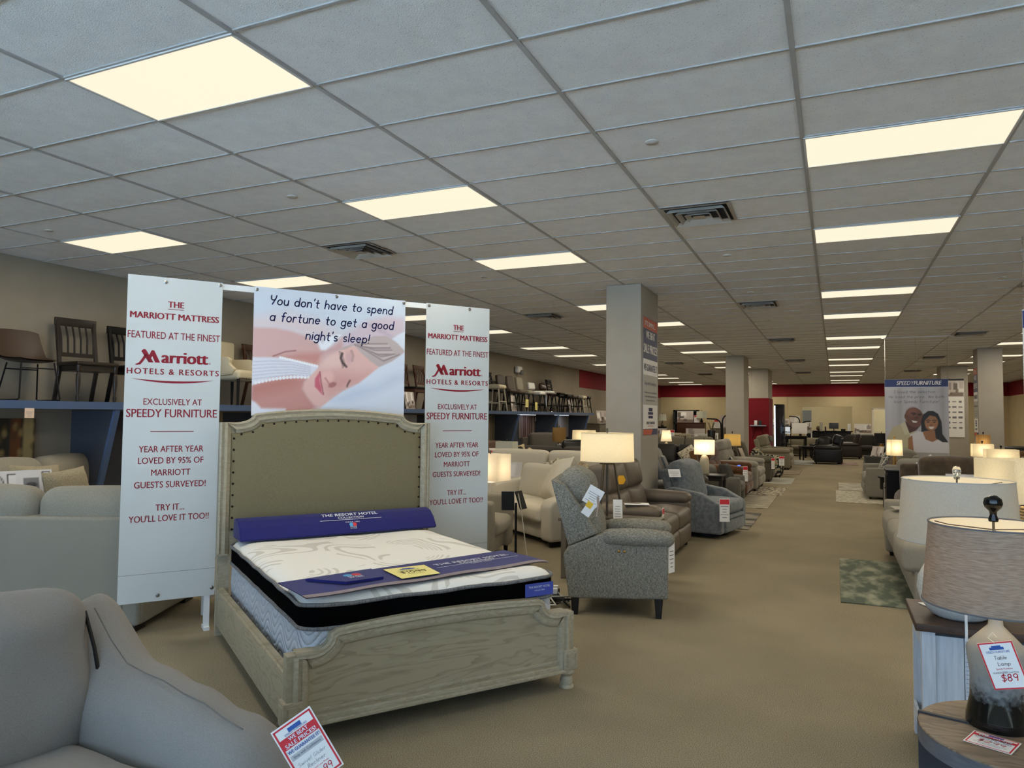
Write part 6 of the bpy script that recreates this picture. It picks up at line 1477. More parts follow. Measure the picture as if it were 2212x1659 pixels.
# cream sofa, faces the aisle
RS = fabric('natural_linen', srgb(160, 152, 136), srgb(134, 126, 110), 130, bump=.4)
rs = seat_unit('sofa', 'natural linen three cushion sofa right of the aisle behind the lamps', 'sofa', (.53, 8.43, 0), PI, 2.85, .98, RS, n=3, seat_h=.56, seat_t=.24, back_h=.92, back_t=.24, tilt=.2, arm_w=.22, arm_h=.66, leg_h=.06, arms=(1, 0), wr=.004, hump=.05)
o = tag(MB().box((0, 0, .002), (.16, .30, .004)).build('label_card', mat('clear_pocket', srgb(176, 170, 156), .3)), 'flat label pocket on the far cushion of the linen sofa', 'label'); place(o, (.66, 9.2, .625), .1)
rug('green abstract sample rug beside the linen sofa', .03, 1.3, 7.05, 9.25, rug_mat('rug_green', (84, 92, 78), (150, 150, 128), 3.2, (2.2, 1, 1), (.45, .66)))
rug('cream woven sample rug right of the aisle, nearer of the two', .0, 1.1, 15.6, 18.2, rug_mat('rug_cream', (150, 144, 126), (186, 180, 162), 14, (1, 1, 1)))
rug('brushed grey sample rug right of the aisle, farther of the two', .06, 1.1, 18.3, 20.4, rug_mat('rug_brush', (120, 112, 100), (178, 172, 156), 2.2, (1.5, 6, 1)))
# lamp with wicker base at the right edge
e4 = box_table('end_table', 'wood end table holding the woven base lamp at the right edge', (1.40, 6.58, 0), 0, .55, .55, .60, .03, ENDT)
WICK = mat('wicker', srgb(196, 168, 120), .8, col2=srgb(140, 112, 72), nscale=60, stretch=(1, 1, 4))
hl = thing('table_lamp', 'lit rectangular shade lamp with woven wicker base at the right edge', 'lamp', (1.34, 6.62, .60), .35)
q = MB(); q.lathe([(.13, 0), (.15, .05), (.13, .13), (.085, .20)], n=24); q.build('wicker_base', WICK, hl)
q = MB()
for k in range(7): q.tube([((.052 + .006 * (6 - k)) * math.cos(2 * PI * j / 18), (.052 + .006 * (6 - k)) * math.sin(2 * PI * j / 18), .215 + .022 * k) for j in range(18)], .011, 6, closed=True)
q.build('coil_neck', WICK, hl); shade_part(hl, .40, .715, 'box', .26, .26, SHADE); q = MB(); q.lathe([(.02, 0), (.026, .008), (.018, .016), (1e-4, .018)], (0, 0, .715), 14); q.build('finial', CREAML, hl); bulb(hl, .55, 9)

# brown microfibre loveseat facing the camera
MICRO = fabric('brown_microfibre', srgb(88, 74, 58), srgb(74, 62, 48), 9, bump=.2, sheen=.25)
bm2 = seat_unit('loveseat', 'brown microfibre loveseat facing the camera behind the cream drum shade', 'sofa', (1.78, 10.05, 0), -PI / 2, 2.08, 1.0, MICRO, n=2, seat_h=.50, back_h=1.14, back_t=.28, tilt=.16, arm_w=.24, arm_h=.70, arm='roll', wr=.012, seed=8)
board('blue grey grid picture card leaning on the brown loveseat seat', (1.62, 10.30, .545), -PI / 2, .75, .42, 44, .25, tone=1)
bc = case_piece('cabinet', 'tall narrow black cabinet left of the brown loveseat', (.66, 11.55, 0), PI, .5, .34, .92, BLACKW, drawers=2)
# round dark table with gold lamp
rd = thing('side_table', 'round black side table with centre drum in front of the grey loveseat', 'table', (1.0, 15.1, 0))
q = MB(); q.lathe([(.28, .545), (.285, .55), (.285, .575), (1e-4, .58)], n=32); q.build('top', BLACKW, rd); q = MB(); q.lathe([(.25, .34), (.25, .545)], n=32); q.build('drum', BLACKW, rd)
for a in (.6, 2.7, 3.9, 5.4): MB().box((.19 * math.cos(a), .19 * math.sin(a), .17), (.05, .05, .34)).build('leg', BLACKW, rd)
gl = thing('table_lamp', 'lit small square shade lamp on gold base on the round black table', 'lamp', (1.0, 15.1, .58), .3)
q = MB()
for s in (-1, 1):
    for t_ in (-1, 1): q.cyl((s * .04, t_ * .04, .01), (s * .012, t_ * .012, .38), .006, n=6)
q.box((0, 0, .006), (.12, .12, .012)); q.build('base', GOLD, gl); shade_part(gl, .385, .675, 'box', .098, .098, SHADE, None, .105, .105); finial(gl, .68, 'ball', GOLD); bulb(gl, .53, 5)
# pale grey loveseat with patterned pillows
PG = fabric('pale_grey_leather_cloth', srgb(136, 132, 122), srgb(118, 114, 104), 60)
pg = seat_unit('loveseat', 'pale grey piped reclining loveseat with geometric pillows right of the aisle', 'sofa', (.57, 17.35, 0), PI, 1.95, 1.0, PG, n=2, seat_h=.48, back_h=1.02, back_t=.26, tilt=.22, arm_w=.22, arm_h=.64, foot=True)
def key_mat():
    m = mat('greek_key_cloth', srgb(120, 122, 120), .9); N, L, b = nodes_of(m); tc = N.new('ShaderNodeTexCoord')
    br_ = N.new('ShaderNodeTexBrick'); br_.inputs['Scale'].default_value = 7; br_.inputs['Color1'].default_value = br_.inputs['Color2'].default_value = (*srgb(96, 100, 100), 1); br_.inputs['Mortar'].default_value = (*srgb(206, 202, 188), 1); br_.inputs['Mortar Size'].default_value = .035
    mp = N.new('ShaderNodeMapping'); mp.inputs['Rotation'].default_value = (0, PI / 2, 0); L.new(tc.outputs['Object'], mp.inputs[0]); L.new(mp.outputs[0], br_.inputs['Vector']); L.new(br_.outputs[0], b.inputs['Base Color']); return m
KEYC = key_mat()
cushion('grey and white geometric pillow on the pale grey loveseat', (.85, 16.75, .50), .50, .50, .16, KEYC, .3, PI, 'throw_pillow', 'pillows on the pale grey loveseat', .15, 1)
cushion('brown velvet pillow in front of the geometric pillow on the grey loveseat', (.98, 16.45, .50), .44, .40, .16, MICRO, .35, PI + .4, 'throw_pillow', 'pillows on the pale grey loveseat', -.2, 2)
# dark armchair and black lamp further back
dk = seat_unit('armchair', 'dark grey armchair with purple card right of the aisle', 'armchair', (.75, 22.6, 0), PI, .95, .95, fabric('graphite_fabric', srgb(66, 66, 64)), n=1, seat_h=.46, back_h=.98, arm_w=.2, arm_h=.62)
board('purple toned picture card on the dark grey armchair', (1.0, 22.3, .5), PI + .7, .42, .42, 45, .3)
e5 = box_table('end_table', 'black end table under the black shade lamp', (1.30, 24.0, 0), 0, .5, .5, .56, .03, BLACKW)
kl = thing('table_lamp', 'black drum shade lamp with gold column base left of the hanging poster', 'lamp', (1.25, 24.0, .56)); q = MB(); q.lathe([(.055, 0), (.06, .03), (.06, .32), (.03, .36)], n=18); q.build('base', GOLD, kl); shade_part(kl, .39, .68, 'round', .19, .19, SHADEK); finial(kl, .68, 'pin', BLACKM)
# chairs and lamps behind the brown loveseat
gc = seat_unit('armchair', 'grey armchair with white card peeping over the brown loveseat', 'armchair', (1.18, 12.3, 0), -PI / 2, .95, .9, PG, n=1, seat_h=.46, back_h=1.0, arm_w=.18, arm_h=.62); simple_tag('white leaflet on the back of the grey armchair behind the brown loveseat', (1.42, 12.86, .78), -PI / 2, .26, .3, red=False, tilt=.3, seed=30, group=None, roll=.6)
lcs = seat_unit('armchair', 'rust leather armchair back showing over the brown loveseat', 'armchair', (1.85, 13.3, 0), -PI / 2, .9, .9, mat('rust_leather', srgb(92, 52, 28), .4), n=1, seat_h=.46, back_h=.98, arm_w=.18, arm_h=.6)
for lab, p, hw, z0, z1, mm, pw in (('lit wide box shade lamp behind the brown loveseat', (2.32, 13.2, .56), .21, .35, .62, SHADE, 7), ('lit box shade lamp behind the wide one, below the hanging poster edge', (2.55, 16.2, .56), .17, .38, .62, SHADE, 6), ('narrow lit shade lamp just left of the right-hand sign pillar', (2.95, 18.6, .60), .12, .40, .72, SHADET, 5)):
    e = box_table('end_table', 'dark end table under the ' + ' '.join(lab.split()[:8]), (p[0], p[1], 0), 0, .5, .5, p[2], .03, BLACKW, group=None)
    t = thing('table_lamp', lab, 'lamp', p, 0); q = MB(); q.lathe([(.06, 0), (.07, .04), (.05, .2), (.02, z0 - .02)], n=16); q.build('base', BRONZE, t)
    shade_part(t, z0, z1, 'box', hw, hw * .7, mm, None, hw * 1.03, hw * .72); finial(t, z1, 'ball', BLACKM); bulb(t, (z0 + z1) / 2, pw)
dkl = seat_unit('sofa', 'black leather sofa right of the right-hand sign pillar', 'sofa', (4.9, 22.3, 0), -PI / 2, 2.2, .95, mat('black_leather', srgb(26, 25, 26), .35), n=2, seat_h=.46, back_h=.95, arm_w=.22, arm_h=.62)
brl = seat_unit('sofa', 'brown suede sofa at the right edge behind the wicker lamp', 'sofa', (3.95, 17.1, 0), -PI / 2, 2.1, .95, fabric('tobacco_suede', srgb(96, 70, 44)), n=2, seat_h=.46, back_h=1.0, arm_w=.22, arm_h=.64)
cushion('speckled cushion on the brown suede sofa at the right edge', (3.45, 17.4, .48), .5, .46, .16, mat('speckled_dark_cloth', srgb(130, 120, 104), .9, col2=srgb(40, 38, 36), nscale=20, mix=(.45, .55)), .3, -PI / 2 - .3, 'throw_pillow', None, .3, 3)
# ================================================================== signs, hanging posters and the far end of the shop
def stack_sign(name, label, T, W, H, loc=(0, 0, 0)):
    """the tall promise sign: coloured bands with lettering; T = frame at its centre"""
    t = thing(name, label, 'sign', loc)
    bk = MB(T).box((0, 0, -.003), (W, H, .006)).build('panel', PAPER, t, sharp=0)
    def band(y0, y1, m, nm): MB(T).box((0, H * ((y0 + y1) / 2 - .5), .0006), (W * .97, H * (y1 - y0), .0012)).build(nm, m, bk, sharp=0)
    ORG = mat('sign_orange', srgb(196, 92, 62), .5); NVY = mat('sign_navy', srgb(66, 70, 104), .5); GRY = mat('sign_grey', srgb(178, 176, 168), .5)
    MB(T).box((0, 0, -.0035), (W * 1.012, H * 1.006, .006)).build('edge', NVY, bk, sharp=0)
    band(.905, 1, ORG, 'orange_band'); band(.645, .905, NVY, 'navy_band'); band(.51, .645, PAPER, 'white_band'); band(.255, .51, GRY, 'grey_band'); band(.05, .255, PAPER, 'logo_band'); band(0, .05, NVY, 'foot_band')
    q = MB(T); q.add([(-W * .485, -H * .5, .0016), (W * .05, -H * .5, .0016), (W * .15, -H * .455, .0016), (-W * .485, -H * .455, .0016)], [(0, 1, 2, 3)]); q.build('orange_flash', ORG, bk, sharp=0)
    l = MB(T); text(l, "IT'S SIMPLE...", -.02 * W, H * .43, W * .72, H * .042, z=.002, bold=.02); text(l, 'WE BEAT', 0, H * .325, W * .6, H * .065, z=.002, bold=.03); text(l, 'SALE PRICES!', 0, H * .20, W * .9, H * .075, z=.002, bold=.03); l.build('white_lettering', PAPER, bk, sharp=0)
    l = MB(T); text(l, 'WE GUARANTEE IT!', 0, H * .045, W * .9, H * .06, z=.002, bold=.02); text(l, 'Shop with Confidence', 0, -H * .075, W * .8, H * .032, z=.002)
    for k, s in enumerate(('If you find a lower price on an identical item', 'at a local competitor within 30 days of your', 'purchase, we will beat it. Period.')): text(l, s, 0, -H * (.145 + .034 * k), W * (.84, .84, .6)[k], H * .016, z=.002)
    for k, (a, b) in enumerate(((.26, .04), (.34, .03), (.30, .03))): l.box((0, -H * (.285 + .032 * k), .0018), (W * a, H * b * .75, .0006))
    text(l, 'SPEEDY FURNITURE', 0, -H * .41, W * .55, H * .022, z=.002, bold=.02); l.build('navy_lettering', NAVYINK, bk, sharp=0)
    l = MB(T); text(l, 'SPEEDYFURNITURE.COM', 0, -H * .432, W * .4, H * .010, z=.002); l.build('red_lettering', BRIGHTRED, bk, sharp=0)
    return t
stack_sign('promise_sign', 'tall price guarantee sign on the aisle face of the near pillar', frame((-2.366, 10.07, 2.19), (0, 1, 0), (0, 0, 1)), .88, 1.62)
stack_sign('promise_sign', 'tall price guarantee sign on the left face of the right-hand pillar', frame((3.246, 21.36, 2.10), (0, -1, 0), (0, 0, 1)), .56, 1.70)

# couple poster hanging from a ceiling bar by three chains
hp = thing('hanging_poster', 'poster of a smiling couple hanging on chains over the right-hand sofas', 'poster', (1.60, 17.7, 0))
HT = frame((0, 0, 0), (1, 0, 0), (0, 0, 1)); PW, PH, PB = 1.20, 1.76, .745
MB(HT).box((0, PB + PH / 2, -.004), (PW, PH, .006)).build('backing', VINYL, hp, sharp=0)
q = MB(); q.box((.03, 0, CEIL - .012), (1.36, .03, .02)); q.build('ceiling_bar', PVC, hp, sharp=0)
for x in (-.59, 0, .59):
    q = MB(); z = PB + PH
    while z < CEIL - .02: q.tube([(x, 0, z), (x + .006, .004, z + .014), (x, 0, z + .028)], .0045, 4); z += .027
    q.build('chain', STEEL, hp)
Mc = mapper(homog([(540, 662), (1309, 655), (556, 1560), (1322, 1560)], [(0, PH), (PW, PH), (0, .19), (PW, .19)]))
p = Paint(160, 234, (186, 185, 192), PW, PH)
for k in range(6): p.rect(.05 + .2 * k, 0, .13 + .2 * k, PH, ((196, 196, 202), (160, 158, 160))[k % 2], .08, .7)
p.poly(Mc([(540, 640), (1320, 640), (1320, 760), (540, 770)]), (196, 198, 206), .02); p.rect(0, PH - .165, PW, PH, (38, 52, 106), .004)
p.rect(0, 0, PW, .30, (170, 168, 166), .1)
sk, skd, wsk = (112, 72, 56), (78, 46, 38), (160, 112, 76)
p.poly(Mc([(560, 1560), (570, 1400), (640, 1260), (760, 1205), (800, 1170), (840, 1300), (920, 1300), (860, 1370), (880, 1560)]), (190, 182, 148), .012)
p.poly(Mc([(790, 1175), (840, 1330), (930, 1290), (980, 1230), (870, 1220)]), skd, .012); p.poly(Mc([(740, 1220), (790, 1180), (850, 1335), (790, 1345)]), (206, 200, 172), .01)
p.ell(*Mc([(905, 1130)])[0], .175, .215, sk, .08, .25); p.ell(*Mc([(800, 1120)])[0], .025, .055, sk, .2); p.ell(*Mc([(880, 1060)])[0], .10, .09, (140, 94, 76), .9, 0, .7)
p.line(Mc([(868, 1080), (900, 1078), (925, 1086)]), .014, (48, 30, 28)); p.line(Mc([(950, 1092), (985, 1094)]), .014, (48, 30, 28)); p.ell(*Mc([(898, 1098)])[0], .026, .011, (40, 26, 24)); p.ell(*Mc([(970, 1104)])[0], .022, .011, (40, 26, 24))
p.ell(*Mc([(930, 1140)])[0], .045, .03, (92, 56, 46), .6); p.poly(Mc([(872, 1168), (945, 1182), (925, 1198), (890, 1194)]), (232, 226, 220), .006)
p.poly(Mc([(850, 1345), (950, 1300), (1020, 1310), (1060, 1395), (1190, 1405), (1220, 1385), (1310, 1420), (1322, 1560), (900, 1560), (880, 1440)]), (218, 216, 222), .012)
p.poly(Mc([(830, 1390), (880, 1350), (900, 1560), (830, 1560)]), wsk, .012); p.poly(Mc([(1005, 1310), (1060, 1290), (1150, 1290), (1200, 1390), (1120, 1430), (1040, 1400)]), wsk, .012)
p.poly(Mc([(990, 1310), (985, 1180), (1010, 1095), (1070, 1050), (1130, 1048), (1190, 1085), (1230, 1180), (1240, 1330), (1310, 1430), (1240, 1430), (1160, 1380), (1150, 1290), (1050, 1295)]), (26, 24, 28), .012)
p.ell(*Mc([(1108, 1190)])[0], .125, .175, wsk, .08); p.ell(*Mc([(1100, 1240)])[0], .08, .07, (176, 126, 88), .8, 0, .6)
p.poly(Mc([(1020, 1180), (1030, 1100), (1100, 1075), (1170, 1105), (1195, 1180), (1160, 1120), (1090, 1105)]), (26, 24, 28), .014)
for x in (1070, 1145): p.ell(*Mc([(x, 1186)])[0], .026, .012, (34, 24, 24)); p.line(Mc([(x - 24, 1168), (x, 1160), (x + 24, 1168)]), .008, (40, 26, 22))
p.ell(*Mc([(1108, 1222)])[0], .03, .018, (128, 84, 60), .6); p.poly(Mc([(1075, 1245), (1145, 1243), (1125, 1270), (1092, 1270)]), (236, 230, 226), .008)
p.object('print', (PW, PH, HT @ TR(0, PB + PH / 2, .0005)), hp)
l = MB(HT); text(l, 'SPEEDY', -.20, PB + PH - .122, .34, .085, z=.0015, shear=.25); text(l, 'FURNITURE', .22, PB + PH - .122, .52, .085, z=.0015, shear=.25, bold=.02); l.build('white_lettering', PAPER, hp, sharp=0)
l = MB(HT); hand(l, 'I loved the selection -', 0, PB + PH - .30, .84, 1., .07, z=.0015); hand(l, 'He loved the price.. We both', 0, PB + PH - .405, 1.04, 1., .07, z=.0015); hand(l, 'love Speedy Furniture!', 0, PB + PH - .51, .84, 1., .07, z=.0015); l.build('lettering', BLACKINK, hp, sharp=0)
# the next hanging poster, only its edge reaches into view
h2 = thing('hanging_poster', 'edge of a second hanging poster and its chain at the right frame edge', 'poster', (1.68, 8.42, 0))
q = MB(); q.rbox((.30, 0, 1.92), (.60, .012, 1.55), .004, 2); q.build('panel', VINYL, h2); q = MB(); q.box((.30, -.0065, 2.60), (.60, .003, .17)); q.build('blue_header', mat('poster_navy', srgb(38, 52, 106), .4), h2, sharp=0)
q = MB(); z = 2.70
while z < CEIL - .01: q.tube([(.01, 0, z), (.017, .004, z + .014), (.01, 0, z + .028)], .0045, 4); z += .027
q.build('chain', STEEL, h2)

# picture panel on the far right pillar
fp_ = thing('price_board', 'tall white furniture package board on the far right pillar', 'sign', (3.56, 27.38, 0)); FT = frame((0, 0, 1.95), (1, 0, 0), (0, 0, 1))
MB(FT).box((-.08, .1, 0), (.72, 1.9, .02)).build('panel', PAPER, fp_, sharp=0); room_picture(51, 24, 18).object('print', (.70, .50, FT @ TR(-.08, .72, .012)), fp_); MB(FT).box((-.08, 1.02, .012), (.72, .06, .006)).build('header', BLACKINK, fp_, sharp=0)
R = random.Random(3); q = MB(FT)
for r in range(6):
    for c in range(4): q.box((-.34 + .17 * c, .30 - .17 * r, .0115), (R.uniform(.08, .13), R.uniform(.03, .07), .003))
q.build('printed_lines', GREYINK, fp_, sharp=0)

# red pillar: bracket shelf with small boxes; drinks fridge with a lit edge
ws_ = thing('display_shelf', 'narrow metal shelf on the front of the red pillar', 'shelf', (-2.48, 27.08, 1.40)); MB().box((0, -.15, 0), (.54, .28, .03)).build('board', STEEL, ws_, sharp=0)
for x in (-.2, .2): MB().cyl((x, -.02, -.45), (x * .4, -.26, -.02), .008, n=6).build('bracket', BLACKM, ws_)
for lab, x, mm in (('pale box standing on the shelf of the red pillar', -2.56, PAPER), ('dark box standing on the shelf of the red pillar', -2.42, mat('dark_green_box', srgb(40, 50, 46), .5))): place(tag(MB().rbox((0, 0, .085), (.10, .08, .17), .004, 2).build('box', mm), lab, 'box', 'boxes on the pillar shelf'), (x, 26.93, 1.416))
fr = thing('display_fridge', 'tall black cooler with a lit white edge beside the red pillar', 'fridge', (-1.92, 29.2, 0))
q = MB(); q.rbox((0, .1, 1.1), (.36, .60, 2.2), .02, 2); q.build('body', mat('cooler_dark', srgb(44, 46, 50), .3), fr); MB().box((-.155, -.205, 1.20), (.05, .012, 1.9)).build('light_strip', mat('cool_led', (.8, .8, .8), .5, emit=(.80, .92, 1.), estr=1.6), fr, sharp=0)
q = MB(); q.rbox((.03, -.204, 1.15), (.26, .01, 1.8), .004, 2); q.build('door_panel', mat('cooler_glass', srgb(70, 74, 78), .1), fr)
mr = thing('magazine_rack', 'black wire magazine rack beside the lit cooler', 'rack', (-1.65, 28.6, 0)); 
for k in range(5): MB().box((0, .04 * k, .5 + .22 * k), (.30, .06, .03)).build('tray', BLACKM, mr, sharp=0)
for x in (-.15, .15): MB().cyl((x, .02, 0), (x, .2, 1.55), .012, n=6).build('upright', BLACKM, mr)

# pub table with screens
pt = box_table('pub_table', 'black slatted pub table with computer screens at the end of the aisle', (-1.55, 33.9, 0), 0, 1.1, .9, .92, .05, BLACKW, leg=.07)
for y in (-.25, 0, .25): MB().box((.40, y, .45), (.04, .05, .86)).build('slat', BLACKW, pt, sharp=0)
def screen(lab, loc, rz, w, h, m, tilt=.1, name='monitor', cat='monitor', grp='screens at the back'):
    t = thing(name, lab, cat, loc, rz, grp); T = TR(0, 0, .10) @ RY(-tilt); MB(T).rbox((0, 0, h / 2), (.03, w, h), .008, 2).build('screen', m, t); MB().cyl((-.02, 0, .01), (-.02, 0, .2), .02, n=8).build('stand', BLACKM, t); MB().lathe([(.11, 0), (.11, .01)], n=16).build('base', BLACKM, t)
screen('large pale backed monitor on the pub table', (-1.40, 33.75, .92), -1.4, .62, .46, PAPER); screen('small lit tablet screen on the pub table, left of the large monitor', (-1.95, 33.75, .92), -1.3, .36, .30, mat('lit_screen', (.6, .65, .7), .3, emit=(.6, .68, .75), estr=.5), .3)
rcn = thing('armchair', 'taupe armchair left of the pub table', 'armchair', (0, 0, 0)); bpy.data.objects.remove(rcn)
seat_unit('armchair', 'taupe armchair standing left of the pub table', 'armchair', (-2.35, 34.2, 0), -PI / 2, .9, .9, BEIGE2, n=1, seat_h=.46, back_h=.95, arm_w=.18, arm_h=.6)
seat_unit('loveseat', 'stone loveseat behind the pub table slats', 'sofa', (-1.3, 35.0, 0), -PI / 2, 1.7, .9, BEIGE2, n=2, seat_h=.44, back_h=.80, arm_w=.18, arm_h=.58)
# black recliners and the charcoal sectional
BLEA = mat('black_recliner_leather', srgb(22, 21, 22), .35, bump=.2, nscale=30)
seat_unit('recliner', 'black leather recliner turned sideways at the end of the aisle', 'recliner', (-.72, 29.4, 0), PI, 1.0, 1.0, BLEA, n=1, seat_h=.48, back_h=1.08, back_t=.26, tilt=.28, arm_w=.22, arm_h=.66, arm='pad', rows=2, foot=True)
seat_unit('recliner', 'dark brown recliner behind the black leather recliner', 'recliner', (.05, 34.0, 0), PI, .95, 1.0, mat('dark_brown_leather', srgb(40, 30, 26), .4), n=1, seat_h=.48, back_h=1.04, arm_w=.22, arm_h=.66, arm='pad', foot=True)
dt = box_table('table', 'low black occasional table beside the black recliner', (-1.0, 31.6, 0), .2, .9, .6, .56, .05, BLACKW)
ec = seat_unit('armchair', 'black armchair behind the low black table', 'armchair', (-.6, 33.0, 0), -PI / 2 - .3, .85, .85, BLEA, n=1, seat_h=.44, back_h=.9, arm_w=.16, arm_h=.6)
CHAR = fabric('charcoal_corduroy', srgb(52, 50, 46))
sx = seat_unit('sofa', 'charcoal sofa facing the aisle before the reception counter', 'sofa', (1.35, 36.2, 0), -PI / 2, 2.2, .95, CHAR, n=3, seat_h=.46, back_h=.95, arm_w=.2, arm_h=.6)
cushion('dark patterned pillow on the charcoal sofa', (1.95, 36.55, .48), .46, .44, .15, mat('dark_trellis_cloth', srgb(150, 140, 120), .9, col2=srgb(40, 38, 36), nscale=16, mix=(.42, .5)), .3, -PI / 2 - .3, 'throw_pillow', None, .2, 2)
# reception counter with small things on it
rcx = thing('reception_counter', 'long black reception counter in front of the back wall window', 'counter', (-.3, 38.0, 0)); MB().box((0, .25, .53), (2.0, .5, 1.06)).build('body', mat('counter_black', srgb(30, 26, 24), .4), rcx, sharp=0); MB().rbox((0, .22, 1.085), (2.15, .66, .05), .01, 2).build('top', BLACKW, rcx)
screen('dark monitor on the reception counter', (-.05, 38.2, 1.11), -PI / 2, .42, .28, mat('dark_screen', srgb(60, 64, 70), .3), .05)
for lab, x, w_, h_, mm in (('round brown ornament on the reception counter', -.72, .18, .24, mat('brown_ornament', srgb(92, 74, 50), .5)), ('small dark bottle on the reception counter', -.42, .06, .2, BLACKM), ('black telephone on the reception counter', .36, .2, .1, BLACKM), ('white card rack on the reception counter', .62, .14, .34, PAPER)):
    o = tag((MB().ball((0, 0, h_ / 2), h_ / 2, 12) if 'round' in lab else MB().rbox((0, 0, h_ / 2), (w_, .12, h_), .01, 2)).build('ornament' if 'round' in lab else 'bottle' if 'bottle' in lab else 'telephone' if 'tele' in lab else 'card_rack', mm), lab, lab.split()[2] if 'round' in lab else 'desk item'); place(o, (x, 38.15, 1.11))
gp = tag(MB().box((0, 0, 0), (.42, .03, .94)).build('grey_panel', mat('grey_board', srgb(128, 134, 136), .5)), 'flat grey board at the left end of the back wall window', 'board'); place(gp, (-1.28, 39.36, 1.64))
wc = case_piece('dresser', 'white drawer dresser by the back doorway', (1.22, 38.3, 0), -PI / 2, .9, .45, 1.0, WHITEW, drawers=4); board('large room collage card standing on the white dresser', (1.22, 38.5, 1.0), -PI / 2, .74, .46, 53, .1, tone=1, nx=30, ny=20)
# bedroom and dining clutter left of the aisle, against the back wall
for k, (lab, x, y, z, w_, h_, sd) in enumerate((('room picture card above the white console left of the reception counter', -2.45, 36.6, 1.28, .95, .40, 54), ('room picture card on a black frame left of the counter', -1.75, 37.2, 1.30, .45, .52, 55), ('small white card beside the glass vase at the counter end', -1.15, 37.3, 1.1, .25, .44, 56))):
    t = box_table('console_table', 'pale console table under the ' + lab.split(' left')[0].split(' beside')[0], (x, y + .1, 0), PI / 2, w_ + .1, .35, z, .03, WHITEW if k != 1 else BLACKW); board(lab, (x, y, z), -PI / 2, w_, h_, sd, .1, tone=1)
va = tag(MB().lathe([(.06, 0), (.075, .1), (.06, .3), (.075, .42)], n=16, cap=False).build('vase', mat('pale_glass_vase', srgb(170, 168, 156), .2)), 'pale glass vase at the left end of the counter', 'vase'); place(va, (-.60, 37.4, 1.1)); tag(box_table('side_table', 'black side table under the pale glass vase', (-.60, 37.4, 0), 0, .3, .3, 1.1, .03, BLACKW), 'black side table under the pale glass vase', 'table')
def arc_lamp(lab, loc, rz, h, reach):
    t = thing('floor_lamp', lab, 'lamp', loc, rz, 'arched floor lamps'); q = MB(); P = [(0, 0, .03), (0, 0, h - .25)] + [(.25 * math.sin(a) if False else .22 - .22 * math.cos(a), 0, h - .25 + .25 * math.sin(a)) for a in (.4, .8, 1.2, 1.57)] + [(reach, 0, h + .01)]
    q.tube(P, .025, 8); q.build('arched_pole', BLACKM, t); MB().lathe([(.17, 0), (.17, .02), (.02, .04)], n=20).build('base', BLACKM, t)
arc_lamp('tall black arched floor lamp against the second pillar', (-3.72, 27.0, 0), .15, 1.78, .62); arc_lamp('lower black arched floor lamp left of the second pillar', (-3.62, 26.0, 0), PI - .1, 1.62, .50); arc_lamp('black arched floor lamp at the reception end', (-1.52, 36.9, 0), PI, 1.78, .48); arc_lamp('shorter black arched floor lamp near the reception counter', (-1.45, 36.4, 0), 0, 1.55, .42)
pot = thing('floor_vase', 'tall steel cylinder vase with dried stems beside the arched lamps', 'vase', (-4.05, 26.6, 0)); MB().lathe([(.10, 0), (.13, .9), (.14, 1.22), (.13, 1.23)], n=20).build('cylinder', mat('dark_steel', srgb(90, 92, 96), .25, 1.), pot)
q = MB(); R = random.Random(9)
for k in range(8): a = R.uniform(0, 6.3); q.tube([(0, 0, 1.1), (.06 * math.cos(a), .06 * math.sin(a), 1.35), (.13 * math.cos(a), .13 * math.sin(a), 1.5)], .006, 4)
q.build('stems', DKPIL, pot)
fs = seat_unit('sofa', 'taupe three seat sofa behind the chestnut loveseat', 'sofa', (-4.75, 24.6, 0), -PI / 2, 2.3, .95, fabric('warm_grey_fabric', srgb(118, 112, 98)), n=2, seat_h=.46, back_h=1.0, arm_w=.2, arm_h=.62)
ds = seat_unit('sofa', 'dark leather sofa with speckled throw behind the curved loveseat', 'sofa', (-3.9, 19.0, 0), -PI / 2, 2.2, .95, mat('dark_leather_sofa', srgb(30, 28, 27), .4), n=2, seat_h=.44, back_h=.92, arm_w=.2, arm_h=.6); cushion('pale pillow on the dark leather sofa behind the chestnut loveseat', (-3.55, 19.35, .46), .46, .42, .15, TRIBAL, .3, -PI / 2, 'throw_pillow', None, .6, 3)
wl2 = thing('table_lamp', 'lit white tapered shade lamp right beside the sign pillar edge', 'lamp', (-4.75, 22.3, .60)); q = MB(); q.lathe([(.05, 0), (.09, .06), (.10, .16), (.05, .26), (.02, .30)], n=16); q.build('base', CREAML, wl2); shade_part(wl2, .32, .66, 'round', .12, .12, SHADEW, None, .17, .17); bulb(wl2, .48, 6); box_table('end_table', 'dark end table under the white tapered shade lamp', (-4.75, 22.3, 0), 0, .5, .5, .60, .03, DARKW)
# back left corner: wall unit, mantel, lamps and boards
wu = thing('wall_unit', 'tall black open wall unit in the back left corner', 'cabinet', (-7.25, 38.9, 0))
for x in (-.60, .60): MB().box((x, .15, 1.05), (.10, .45, 2.1)).build('side', mat('charcoal_lacquer', srgb(40, 42, 44), .5), wu, sharp=0)
for z in (.3, 1.4, 2.06): MB().box((0, .15, z), (1.3, .45, .08)).build('shelf', mat('charcoal_lacquer', srgb(40, 42, 44), .5), wu, sharp=0)
MB().box((0, .36, 1.05), (1.2, .03, 2.0)).build('back_panel', BLACKM, wu, sharp=0)
mc = case_piece('sideboard', 'dark walnut sideboard in front of the black wall unit', (-6.55, 36.4, 0), -PI / 2, 1.35, .5, 1.45, WALNUT, drawers=3)
board('sepia dining room card standing on the dark sideboard', (-6.85, 36.6, 1.45), -PI / 2, .80, .58, 57, .1, nx=30, ny=20); simple_tag('red headed card beside the dining room card on the sideboard', (-6.28, 36.6, 1.45), -PI / 2, .26, .36, tilt=.1, seed=58)
